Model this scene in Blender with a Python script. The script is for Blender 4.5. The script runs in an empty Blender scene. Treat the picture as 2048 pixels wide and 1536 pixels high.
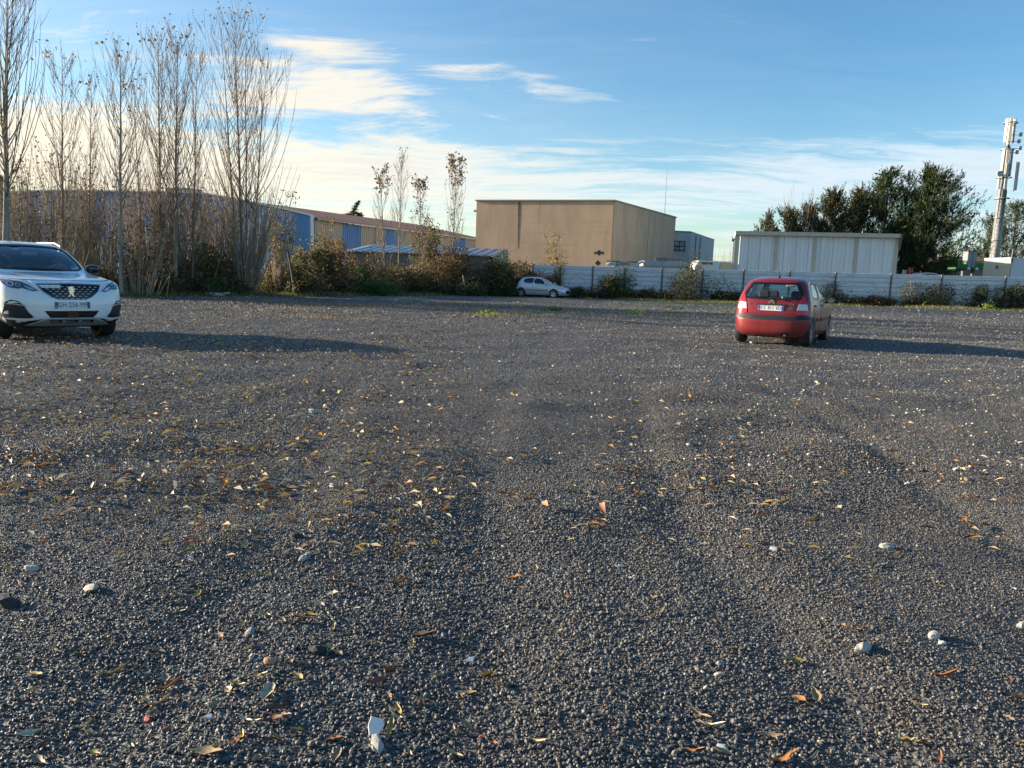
import bpy, bmesh, math, random
import numpy as np
from mathutils import Vector, Matrix
from mathutils.bvhtree import BVHTree
from mathutils.geometry import delaunay_2d_cdt

random.seed(7)
RNG = np.random.default_rng(11)
SC = bpy.context.scene
COL = SC.collection
R = math.radians

# ------------------------------------------------------------------ camera
F_PX, CAM_H, PITCH, ROLL = 1520.0, 1.2, R(7.72), R(2.0)
cam_d = bpy.data.cameras.new('camera')
cam_d.sensor_width = 36.0
cam_d.sensor_fit = 'HORIZONTAL'
cam_d.lens = F_PX / 2048.0 * 36.0
cam_d.clip_start = 0.05
cam_d.clip_end = 9000.0
cam = bpy.data.objects.new('camera', cam_d)
COL.objects.link(cam)
CAM_R = Matrix.Rotation(R(90) - PITCH, 3, 'X') @ Matrix.Rotation(ROLL, 3, 'Z')
cam.matrix_world = Matrix.Translation((0, 0, CAM_H)) @ CAM_R.to_4x4()
SC.camera = cam

def ray(u, v):
    """photo pixel (2048 x 1536) -> world direction, scaled so that y = 1"""
    d = CAM_R @ Vector(((u - 1024) / F_PX, -(v - 768) / F_PX, -1.0))
    return d / d.y
def at(u, v, y):
    d = ray(u, v)
    return Vector((d.x * y, y, CAM_H + d.z * y))

# ------------------------------------------------------------------ sun and sky
SUN_AZ, SUN_EL = R(-76), R(12.5)          # azimuth from +Y towards +X
to_sun = Vector((math.sin(SUN_AZ) * math.cos(SUN_EL), math.cos(SUN_AZ) * math.cos(SUN_EL), math.sin(SUN_EL)))
sd = bpy.data.lights.new('sun', 'SUN')
sd.energy = 4.4
sd.angle = R(1.2)
sd.color = (1.0, 0.86, 0.67)
sun = bpy.data.objects.new('sun', sd)
COL.objects.link(sun)
sun.rotation_euler = to_sun.to_track_quat('Z', 'Y').to_euler()

SC.view_settings.view_transform = 'Standard'
SC.view_settings.look = 'None'
SC.view_settings.exposure = 1.48
SC.view_settings.gamma = 1.0
SC.view_settings.use_curve_mapping = False
SC.cycles.use_denoising = True
SC.cycles.max_bounces = 8
SC.cycles.transparent_max_bounces = 12
SC.cycles.caustics_reflective = False
SC.cycles.caustics_refractive = False

world = bpy.data.worlds.new('World')
SC.world = world
world.use_nodes = True
class NT:
    """small helper to write node trees"""
    def __init__(s, tree): s.t = tree; s.n = tree.nodes; s.l = tree.links
    def node(s, kind, **kw):
        n = s.n.new(kind)
        for k, v in kw.items(): setattr(n, k, v)
        return n
    def set(s, sock, v):
        if isinstance(v, bpy.types.NodeSocket): s.l.new(v, sock)
        elif isinstance(v, (tuple, list, Vector)) and len(v) == 3 and sock.type == 'RGBA': sock.default_value = (*v, 1)
        else: sock.default_value = v
    def math(s, op, a, b=None, c=None, clamp=False):
        n = s.node('ShaderNodeMath', operation=op, use_clamp=clamp)
        s.set(n.inputs[0], a)
        if b is not None: s.set(n.inputs[1], b)
        if c is not None: s.set(n.inputs[2], c)
        return n.outputs[0]
    def vmath(s, op, a, b=None, out=0):
        n = s.node('ShaderNodeVectorMath', operation=op)
        s.set(n.inputs[0], a)
        if b is not None: s.set(n.inputs[1], b)
        return n.outputs['Value'] if op in ('DOT_PRODUCT', 'LENGTH', 'DISTANCE') else n.outputs[0]
    def noise(s, vec, scale, detail=4, rough=0.55, dist=0.0, out='Fac'):
        n = s.node('ShaderNodeTexNoise')
        s.set(n.inputs['Vector'], vec)
        n.inputs['Scale'].default_value = scale
        n.inputs['Detail'].default_value = detail
        n.inputs['Roughness'].default_value = rough
        n.inputs['Distortion'].default_value = dist
        return n.outputs[out]
    def ramp(s, fac, stops, interp='LINEAR'):
        n = s.node('ShaderNodeValToRGB')
        n.color_ramp.interpolation = interp
        el = n.color_ramp.elements
        while len(el) < len(stops): el.new(0.5)
        for e, (p, c) in zip(el, stops):
            e.position = p
            e.color = (c, c, c, 1) if not isinstance(c, (tuple, list)) else (*c[:3], 1)
        s.set(n.inputs[0], fac)
        return n.outputs[0]
    def maprange(s, v, a, b, c=0.0, d=1.0, smooth=True):
        n = s.node('ShaderNodeMapRange')
        n.interpolation_type = 'SMOOTHSTEP' if smooth else 'LINEAR'
        for i, x in enumerate((v, a, b, c, d)): s.set(n.inputs[i], x)
        return n.outputs[0]
    def mix(s, fac, a, b, blend='MIX'):
        n = s.node('ShaderNodeMix', data_type='RGBA', blend_type=blend)
        s.set(n.inputs[0], fac); s.set(n.inputs[6], a); s.set(n.inputs[7], b)
        return n.outputs[2]
    def bump(s, height, strength, dist, normal=None):
        n = s.node('ShaderNodeBump')
        n.inputs['Strength'].default_value = strength
        n.inputs['Distance'].default_value = dist
        s.set(n.inputs['Height'], height)
        if normal is not None: s.set(n.inputs['Normal'], normal)
        return n.outputs[0]
    def mapping(s, vec, loc=(0, 0, 0), rot=(0, 0, 0), scale=(1, 1, 1)):
        n = s.node('ShaderNodeMapping')
        s.set(n.inputs[0], vec)
        n.inputs[1].default_value = loc; n.inputs[2].default_value = rot; n.inputs[3].default_value = scale
        return n.outputs[0]

def build_world():
    w = NT(world.node_tree)
    w.n.clear()
    sky = w.node('ShaderNodeTexSky', sky_type='NISHITA')
    sky.sun_disc = False
    sky.sun_elevation = SUN_EL
    sky.sun_rotation = SUN_AZ
    sky.altitude = 100
    sky.air_density = 1.0
    sky.dust_density = 0.6
    sky.ozone_density = 2.2
    tc = w.node('ShaderNodeTexCoord').outputs['Generated']
    d = w.vmath('NORMALIZE', tc)
    sep = w.node('ShaderNodeSeparateXYZ'); w.set(sep.inputs[0], d)
    z = sep.outputs[2]
    zz = w.math('ADD', w.math('MAXIMUM', z, 0.0), 0.10)
    comb = w.node('ShaderNodeCombineXYZ')
    w.set(comb.inputs[0], w.math('DIVIDE', sep.outputs[0], zz))
    w.set(comb.inputs[1], w.math('DIVIDE', sep.outputs[1], zz))
    p = comb.outputs[0]                              # a flat cloud layer seen in perspective
    warp = w.noise(p, 0.55, 3, 0.5, 0.0, 'Color')
    p2 = w.vmath('ADD', p, w.vmath('SCALE', w.vmath('SUBTRACT', warp, (0.5, 0.5, 0.5)), None))
    p2.node.inputs[1].links[0].from_node.inputs['Scale'].default_value = 1.1
    st = w.mapping(p2, rot=(0, 0, R(28)), scale=(0.55, 1.5, 1))
    n1 = w.noise(st, 1.25, 8, 0.62, 0.4)
    n2 = w.noise(w.mapping(p2, loc=(5.3, 1.7, 0), rot=(0, 0, R(-14)), scale=(0.5, 2.4, 1)), 2.2, 7, 0.65, 0.2)
    def blob(u, v, r0, r1, k):
        dv = ray(u, v).normalized()
        return w.math('MULTIPLY', w.maprange(w.vmath('DOT_PRODUCT', d, dv), math.cos(R(r0)), math.cos(R(r1))), k)
    el = w.math('ARCSINE', z)
    az = w.math('ARCTAN2', sep.outputs[0], sep.outputs[1])
    def streak(u, v, wu, hv, k, slope=0.0):
        """an elongated cloud bank: centre, half width and half height in photo pixels"""
        r = ray(u, v).normalized(); a0 = math.atan2(r.x, r.y); e0 = math.asin(r.z)
        da = w.math('SUBTRACT', az, a0); de = w.math('SUBTRACT', w.math('SUBTRACT', el, e0), w.math('MULTIPLY', da, slope))
        q = w.math('ADD', w.math('POWER', w.math('DIVIDE', da, wu / F_PX), 2.0), w.math('POWER', w.math('DIVIDE', de, hv / F_PX), 2.0))
        return w.math('MULTIPLY', w.maprange(q, 1.0, 0.0), k)
    band = w.math('MULTIPLY', w.maprange(el, R(0.5), R(3), 0.7, 1.0), w.maprange(el, R(13), R(5.0)))
    cov = w.math('MULTIPLY', band, 0.27)
    for b in ((330, 310, 440, 110, 0.26, -0.10), (700, 250, 330, 150, 0.20, -0.25), (790, 170, 200, 60, 0.13, 0.1), (560, 150, 260, 70, 0.06, 0.05), (520, 200, 200, 70, 0.10, 0.1), (150, 330, 300, 120, 0.12, 0), (1050, 360, 460, 80, 0.20, -0.06), (1700, 340, 420, 70, 0.18, 0.05),
              (2040, 330, 230, 50, 0.18, 0.05), (1000, 152, 190, 34, 0.24, -0.03), (1120, 192, 150, 24, 0.24, -0.02), (680, 92, 170, 34, 0.22, -0.05), (60, 60, 300, 90, 0.10, 0), (1500, 10, 900, 260, -0.10, 0)):
        cov = w.math('ADD', cov, streak(*b))
    n3 = w.noise(w.mapping(p2, loc=(2.1, 8.2, 0), rot=(0, 0, R(-20)), scale=(0.8, 2.6, 1)), 3.4, 9, 0.70, 0.5)
    dens = w.math('ADD', w.math('ADD', w.math('ADD', w.math('MULTIPLY', n1, 0.40), w.math('MULTIPLY', n2, 0.26)), w.math('MULTIPLY', n3, 0.40)), 0.0)
    dens = w.math('ADD', w.math('MULTIPLY_ADD', w.math('SUBTRACT', dens, 0.53), 2.3, 0.45), cov)
    cl = w.math('MULTIPLY', w.maprange(dens, 0.46, 1.0), 0.88)
    veil = w.math('MULTIPLY', w.maprange(el, R(30), R(5), 0.08, 1.0), w.maprange(w.vmath('DOT_PRODUCT', d, to_sun.normalized()), -0.1, 0.85, 0.35, 1.0))
    cl = w.math('MAXIMUM', cl, w.math('MULTIPLY', veil, w.maprange(n1, 0.30, 0.75, 0.10, 0.42)))
    sunny = w.maprange(w.vmath('DOT_PRODUCT', d, to_sun.normalized()), -0.2, 0.95)
    ccol = w.mix(sunny, (3.6, 4.1, 4.5), (5.9, 4.8, 3.2))
    ccol = w.mix(w.math('MULTIPLY', w.maprange(dens, 0.86, 1.15), 0.35), ccol, (2.9, 3.1, 3.4))
    hs = w.node('ShaderNodeHueSaturation'); hs.inputs['Saturation'].default_value = 1.28
    w.set(hs.inputs['Color'], w.mix(1.0, sky.outputs[0], (1.0, 1.02, 1.02), 'MULTIPLY'))
    col = w.mix(cl, hs.outputs[0], ccol)
    bg = w.node('ShaderNodeBackground')
    w.set(bg.inputs[0], col)
    bg.inputs[1].default_value = 0.082
    out = w.node('ShaderNodeOutputWorld')
    w.l.new(bg.outputs[0], out.inputs[0])
build_world()

# ------------------------------------------------------------------ materials
MATS = {}
def mat(name, color=(0.5, 0.5, 0.5), rough=0.6, metal=0.0, c2=None, scale=6.0, detail=4, bump=0.0, bscale=None, bdist=0.01,
        coat=0.0, stretch=(1, 1, 1), ior=1.5, spec=None, fn=None, emit=None):
    if name in MATS: return MATS[name]
    m = bpy.data.materials.new(name); m.use_nodes = True
    t = NT(m.node_tree); b = t.n['Principled BSDF']
    b.inputs['Base Color'].default_value = (*color, 1)
    b.inputs['Roughness'].default_value = rough
    b.inputs['Metallic'].default_value = metal
    b.inputs['IOR'].default_value = ior
    b.inputs['Coat Weight'].default_value = coat
    b.inputs['Coat Roughness'].default_value = 0.04
    if spec is not None: b.inputs['Specular IOR Level'].default_value = spec
    vec = t.mapping(t.node('ShaderNodeTexCoord').outputs['Object'], scale=stretch)
    if c2 is not None:
        t.set(b.inputs['Base Color'], t.mix(t.ramp(t.noise(vec, scale, detail), [(0.32, 0.0), (0.68, 1.0)]), color, c2))
    if bump:
        t.set(b.inputs['Normal'], t.bump(t.noise(vec, bscale or scale * 4, 5), bump, bdist))
    if fn: fn(t, b, vec)
    MATS[name] = m
    return m

def leaf_mat(name, stops, rough=0.55, trans=0.35):
    """every leaf (mesh island) takes its own colour from the ramp"""
    if name in MATS: return MATS[name]
    m = bpy.data.materials.new(name); m.use_nodes = True
    t = NT(m.node_tree); b = t.n['Principled BSDF']
    g = t.node('ShaderNodeNewGeometry')
    c = t.ramp(g.outputs['Random Per Island'], stops)
    t.set(b.inputs['Base Color'], c)
    b.inputs['Roughness'].default_value = rough
    b.inputs['Specular IOR Level'].default_value = 0.3
    tr = t.node('ShaderNodeBsdfTranslucent'); t.set(tr.inputs[0], c)
    mx = t.node('ShaderNodeMixShader'); mx.inputs[0].default_value = trans
    t.l.new(b.outputs[0], mx.inputs[1]); t.l.new(tr.outputs[0], mx.inputs[2])
    t.l.new(mx.outputs[0], t.n['Material Output'].inputs[0])
    MATS[name] = m
    return m

def glass_mat(name, tint=(0.75, 0.85, 0.83), rough=0.01, refl=1.0):
    """thin pane: tinted see-through plus mirror reflection by Fresnel"""
    if name in MATS: return MATS[name]
    m = bpy.data.materials.new(name); m.use_nodes = True
    t = NT(m.node_tree); t.n.clear()
    tr = t.node('ShaderNodeBsdfTransparent'); t.set(tr.inputs[0], tint)
    gl = t.node('ShaderNodeBsdfGlossy'); gl.inputs['Roughness'].default_value = rough
    g = t.node('ShaderNodeNewGeometry')
    c = t.math('ABSOLUTE', t.vmath('DOT_PRODUCT', g.outputs['Normal'], g.outputs['Incoming']))
    f = t.math('MULTIPLY_ADD', t.math('POWER', t.math('SUBTRACT', 1.0, c, clamp=True), 5.0), 0.93, 0.07)
    mx = t.node('ShaderNodeMixShader')
    t.set(mx.inputs[0], t.math('MULTIPLY', f, refl, clamp=True))
    t.l.new(tr.outputs[0], mx.inputs[1]); t.l.new(gl.outputs[0], mx.inputs[2])
    o = t.node('ShaderNodeOutputMaterial'); t.l.new(mx.outputs[0], o.inputs[0])
    MATS[name] = m
    return m

# ------------------------------------------------------------------ object helpers
def tag(o, label=None, cat=None, group=None, kind=None):
    if label: o['label'] = label
    if cat: o['category'] = cat
    if group: o['group'] = group
    if kind: o['kind'] = kind
    return o
def empty(name, loc=(0, 0, 0), rz=0.0, label=None, cat=None, group=None):
    o = bpy.data.objects.new(name, None)
    o.empty_display_size = 0.3
    COL.objects.link(o)
    o.location = loc; o.rotation_euler = (0, 0, rz)
    return tag(o, label, cat, group)
def link(name, me, m=None, parent=None, smooth=False, matrix=None):
    o = bpy.data.objects.new(name, me)
    COL.objects.link(o)
    if m is not None and not me.materials: me.materials.append(m)
    if smooth and len(me.polygons): me.polygons.foreach_set('use_smooth', [True] * len(me.polygons))
    if parent is not None: o.parent = parent
    if matrix is not None: o.matrix_local = matrix
    return o
def mesh_pd(name, v, f):
    me = bpy.data.meshes.new(name)
    me.from_pydata([tuple(p) for p in v], [], f)
    me.update()
    return me
def mesh_np(name, V, F):
    """fast mesh from numpy arrays, F is (n, k)"""
    me = bpy.data.meshes.new(name)
    V = np.asarray(V, dtype=np.float32); F = np.asarray(F, dtype=np.int32)
    n, k = F.shape
    me.vertices.add(len(V)); me.vertices.foreach_set('co', V.ravel())
    me.loops.add(n * k); me.loops.foreach_set('vertex_index', F.ravel())
    me.polygons.add(n); me.polygons.foreach_set('loop_start', np.arange(0, n * k, k, dtype=np.int32))
    me.update(calc_edges=True)
    return me
class MB:
    """collects boxes, bars and tubes of ONE part"""
    def __init__(s): s.v = []; s.f = []
    def add(s, v, f):
        k = len(s.v); s.v += [tuple(p) for p in v]; s.f += [tuple(i + k for i in q) for q in f]; return s
    def box(s, x0, x1, y0, y1, z0, z1, M=None):
        v = [Vector(p) for p in ((x0, y0, z0), (x1, y0, z0), (x1, y1, z0), (x0, y1, z0), (x0, y0, z1), (x1, y0, z1), (x1, y1, z1), (x0, y1, z1))]
        if M is not None: v = [M @ p for p in v]
        return s.add(v, [(3, 2, 1, 0), (4, 5, 6, 7), (0, 1, 5, 4), (1, 2, 6, 5), (2, 3, 7, 6), (3, 0, 4, 7)])
    def tube(s, pts, rad, n=6, cap=True):
        pts = [Vector(p) for p in pts]
        if not isinstance(rad, (list, tuple)): rad = [rad] * len(pts)
        v = []; f = []
        for i, p in enumerate(pts):
            t = (pts[min(i + 1, len(pts) - 1)] - pts[max(i - 1, 0)]).normalized()
            a = t.cross(Vector((0, 0, 1)) if abs(t.z) < 0.9 else Vector((1, 0, 0))).normalized(); b = t.cross(a)
            for j in range(n):
                q = 2 * math.pi * j / n
                v.append(p + (a * math.cos(q) + b * math.sin(q)) * rad[i])
        for i in range(len(pts) - 1):
            for j in range(n):
                f.append((i * n + j, i * n + (j + 1) % n, (i + 1) * n + (j + 1) % n, (i + 1) * n + j))
        if cap: f += [tuple(range(n))[::-1], tuple(range((len(pts) - 1) * n, len(pts) * n))]
        return s.add(v, f)
    def lathe(s, prof, n=24, M=None, axis='y'):
        """prof: (r, h) pairs turned about the axis"""
        v = []; f = []
        for r, h in prof:
            for j in range(n):
                q = 2 * math.pi * j / n
                p = Vector((r * math.cos(q), h, r * math.sin(q))) if axis == 'y' else Vector((r * math.cos(q), r * math.sin(q), h))
                v.append(M @ p if M is not None else p)
        k = len(prof)
        for i in range(k - 1):
            for j in range(n):
                f.append((i * n + j, i * n + (j + 1) % n, (i + 1) * n + (j + 1) % n, (i + 1) * n + j))
        return s.add(v, f)
    def prism(s, poly, a, b, to3):
        """poly: 2-D outline; to3(p, t) -> 3-D point, t = a .. b"""
        n = len(poly)
        v = [to3(p, a) for p in poly] + [to3(p, b) for p in poly]
        return s.add(v, [tuple(range(n))[::-1], tuple(range(n, 2 * n))] + [(i, (i + 1) % n, n + (i + 1) % n, n + i) for i in range(n)])
    def mesh(s, name, fix=True):
        me = mesh_pd(name, s.v, s.f)
        if fix:
            bm = bmesh.new(); bm.from_mesh(me); bmesh.ops.recalc_face_normals(bm, faces=bm.faces); bm.to_mesh(me); bm.free()
        return me
    def build(s, name, m, parent=None, smooth=False, bevel=0.0, matrix=None):
        me = s.mesh(name)
        if bevel:
            bm = bmesh.new(); bm.from_mesh(me)
            bmesh.ops.bevel(bm, geom=bm.edges[:], offset=bevel, segments=1, affect='EDGES', clamp_overlap=True)
            bm.to_mesh(me); bm.free()
        o = link(name, me, m, parent, smooth, matrix)
        if smooth: me.set_sharp_from_angle(angle=R(38))
        return o
def text_mesh(s, size, extrude=0.0):
    cu = bpy.data.curves.new('text', 'FONT')
    cu.body = s; cu.size = size; cu.extrude = extrude; cu.align_x = 'CENTER'; cu.align_y = 'CENTER'; cu.resolution_u = 3; cu.space_character = 1.08
    o = bpy.data.objects.new('text', cu); COL.objects.link(o)
    dg = bpy.context.evaluated_depsgraph_get(); dg.update()
    me = bpy.data.meshes.new_from_object(o.evaluated_get(dg))
    bpy.data.objects.remove(o); bpy.data.curves.remove(cu)
    return me

def smooth01(t):
    t = np.clip(t, 0, 1); return t * t * (3 - 2 * t)
def gz(x, y):
    """height of the ground"""
    x = np.asarray(x, dtype=float); y = np.asarray(y, dtype=float)
    z = 0.25 * smooth01((x - 4) / 30) * smooth01((y - 22) / 30) + 0.10 * smooth01((y - 38) / 15)
    near = smooth01((70 - y) / 20)
    w = 0.020 * np.sin(x * 0.9 + 1.3 * np.sin(y * 0.35)) + 0.022 * np.sin(y * 0.75 + 0.9 * np.sin(x * 0.5 + 1)) + 0.010 * np.sin(x * 2.3 + y * 1.1) * np.cos(y * 1.7 - x * 0.6)
    for ax_, ay_, ph, am in ((3.1, 1.9, 0.3, 0.006), (-2.2, 3.3, 1.9, 0.007), (4.6, -1.4, 4.0, 0.004), (1.3, 4.9, 2.2, 0.005), (-5.2, 2.4, 5.1, 0.003), (2.4, -6.1, 0.9, 0.003)):
        w = w + am * np.sin(ax_ * x + ay_ * y + ph + 1.1 * np.sin(0.7 * x - 0.9 * y + ph))
    # two shallow wheel ruts coming towards the camera, one bank on the right
    for x0, k, dep in ((-1.15, -0.10, 0.012), (-0.15, 0.02, 0.014), (0.95, 0.06, 0.019), (2.55, 0.10, 0.020)):
        c = x0 + k * (y - 3) + 0.12 * np.sin(y * 0.8 + x0)
        w = w - dep * np.exp(-((x - c) / 0.16) ** 2) * smooth01((13 - y) / 7) + dep * 0.55 * np.exp(-((x - c - 0.33) / 0.17) ** 2) * smooth01((13 - y) / 7)
    return z + w * near
def ground(u, v):
    """photo pixel -> point on the ground"""
    d = ray(u, v); y = 10.0; z = 0.0
    for _ in range(12):
        y = (CAM_H - z) / max(-d.z, 1e-4)
        z = float(gz(d.x * y, y))
    return Vector((d.x * y, y, z))
def on(x, y): return Vector((x, y, float(gz(x, y))))
# ================================================================== the ground
def build_ground():
    def axis(bounds):
        out = []
        for a, b, s in bounds: out += list(np.arange(a, b, s))
        return np.array(out + [bounds[-1][1]])
    half = [(0, 6, 0.06), (6, 12, 0.12), (12, 30, 0.4), (30, 80, 1.6), (80, 300, 20), (300, 3000, 450), (3000, 6000, 3000)]
    xs = axis(half); xs = np.concatenate([-xs[:0:-1], xs])
    ys = axis([(-3000, -200, 700), (-200, -10, 24), (-10, 0.6, 0.6), (0.6, 6, 0.05), (6, 14, 0.1), (14, 30, 0.25), (30, 80, 0.6), (80, 300, 12), (300, 6000, 500)])
    X, Y = np.meshgrid(xs, ys)
    Z = gz(X, Y)
    V = np.stack([X, Y, Z], -1).reshape(-1, 3)
    nx, ny = len(xs), len(ys)
    i = np.arange(nx * ny).reshape(ny, nx)
    Fc = np.stack([i[:-1, :-1], i[:-1, 1:], i[1:, 1:], i[1:, :-1]], -1).reshape(-1, 4)
    me = mesh_np('ground', V, Fc)
    def fn(t, b, vec):
        pos = t.node('ShaderNodeNewGeometry').outputs['Position']
        vo = t.node('ShaderNodeTexVoronoi'); t.set(vo.inputs['Vector'], pos); vo.inputs['Scale'].default_value = 62
        stone = t.ramp(vo.outputs['Color'], [(0.0, (0.040, 0.039, 0.038)), (0.45, (0.075, 0.073, 0.070)), (0.8, (0.125, 0.121, 0.114)), (1.0, (0.23, 0.22, 0.20))])
        vo2 = t.node('ShaderNodeTexVoronoi'); t.set(vo2.inputs['Vector'], pos); vo2.inputs['Scale'].default_value = 21
        stone = t.mix(t.maprange(t.noise(pos, 0.22, 4), 0.35, 0.65, 0.0, 0.45), stone, (0.075, 0.072, 0.068))
        v3 = t.node('ShaderNodeTexVoronoi'); t.set(v3.inputs['Vector'], pos); v3.inputs['Scale'].default_value = 13
        sp = t.node('ShaderNodeSeparateColor'); t.set(sp.inputs[0], v3.outputs['Color'])
        stone = t.mix(t.maprange(sp.outputs[0], 0.55, 1.0, 0, 0.55, False), stone, (0.125, 0.12, 0.11))
        stone = t.mix(t.maprange(sp.outputs[1], 0.45, 1.0, 0, 0.7, False), stone, (0.020, 0.021, 0.024))
        stone = t.mix(t.maprange(t.noise(pos, 5.0, 7, 0.75), 0.50, 0.72, 0, 0.55), stone, (0.024, 0.024, 0.027))
        big = t.noise(pos, 0.55, 6, 0.6)
        stone = t.mix(t.maprange(big, 0.40, 0.75, 0.0, 0.5), stone, (0.040, 0.036, 0.034))
        # pale crushed dust in long drifts
        dust = t.noise(t.mapping(pos, scale=(0.5, 1.4, 1)), 0.9, 7, 0.7)
        stone = t.mix(t.maprange(dust, 0.58, 0.80, 0.0, 0.35), stone, (0.16, 0.15, 0.135))
        # soil and thin moss along the edges of the yard, grass land beyond
        sx = t.node('ShaderNodeSeparateXYZ'); t.set(sx.inputs[0], pos)
        edge = t.math('ADD', t.math('MULTIPLY', sx.outputs[1], 1.0), t.math('MULTIPLY', t.noise(pos, 0.35, 5), 9.0))
        hed = t.math('SUBTRACT', sx.outputs[1], t.math('MULTIPLY', t.math('MINIMUM', sx.outputs[0], -4.0), 1.55))   # hedge side
        f1 = t.maprange(edge, 50.5, 57.0)
        f2 = t.maprange(t.math('ADD', hed, t.math('MULTIPLY', t.noise(pos, 0.5, 5), 8.0)), 59.0, 64.0)
        soil = t.mix(t.maprange(t.noise(pos, 1.7, 6), 0.42, 0.62), (0.085, 0.072, 0.040), (0.060, 0.085, 0.028))
        colr = t.mix(t.math('MULTIPLY', t.math('MAXIMUM', f1, f2), 0.85), stone, soil)
        t.set(b.inputs['Base Color'], colr)
        h = t.math('ADD', t.math('SUBTRACT', 1.0, vo.outputs['Distance']), t.math('MULTIPLY', t.math('SUBTRACT', 1.0, vo2.outputs['Distance']), 0.9))
        h = t.math('ADD', h, t.math('MULTIPLY', t.noise(pos, 7.0, 8, 0.72), 2.2))
        t.set(b.inputs['Normal'], t.bump(h, 0.9, 0.014))
    o = link('ground', me, mat('dark_gravel_ground', rough=0.62, spec=0.45, fn=fn), smooth=True)
    tag(o, kind='structure')
build_ground()

def build_hills():
    # low wooded ridge far behind the yard
    V = []; Fc = []
    xs = np.linspace(-1500, 2400, 120)
    prof = 26 + 16 * np.sin(xs * 0.0031 + 0.4) + 7 * np.sin(xs * 0.011) + 3 * np.sin(xs * 0.04) + 1.5 * np.sin(xs * 0.13)
    for k, (dy, hz) in enumerate(((0, -1), (40, 0.45), (120, 0.85), (220, 1.0), (420, 0.9), (900, -1))):
        for x, p in zip(xs, prof): V.append((x, 900 + dy, -3 if hz < 0 else p * hz + 1.2 * math.sin(x * 0.3 + k)))
    n = len(xs)
    for k in range(5):
        for i in range(n - 1): Fc.append((k * n + i, k * n + i + 1, (k + 1) * n + i + 1, (k + 1) * n + i))
    o = link('hills', mesh_pd('hills', V, Fc), mat('wooded_ridge', (0.09, 0.10, 0.12), 0.9, c2=(0.14, 0.15, 0.17), scale=0.03), smooth=True)
    tag(o, kind='structure')
build_hills()

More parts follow.
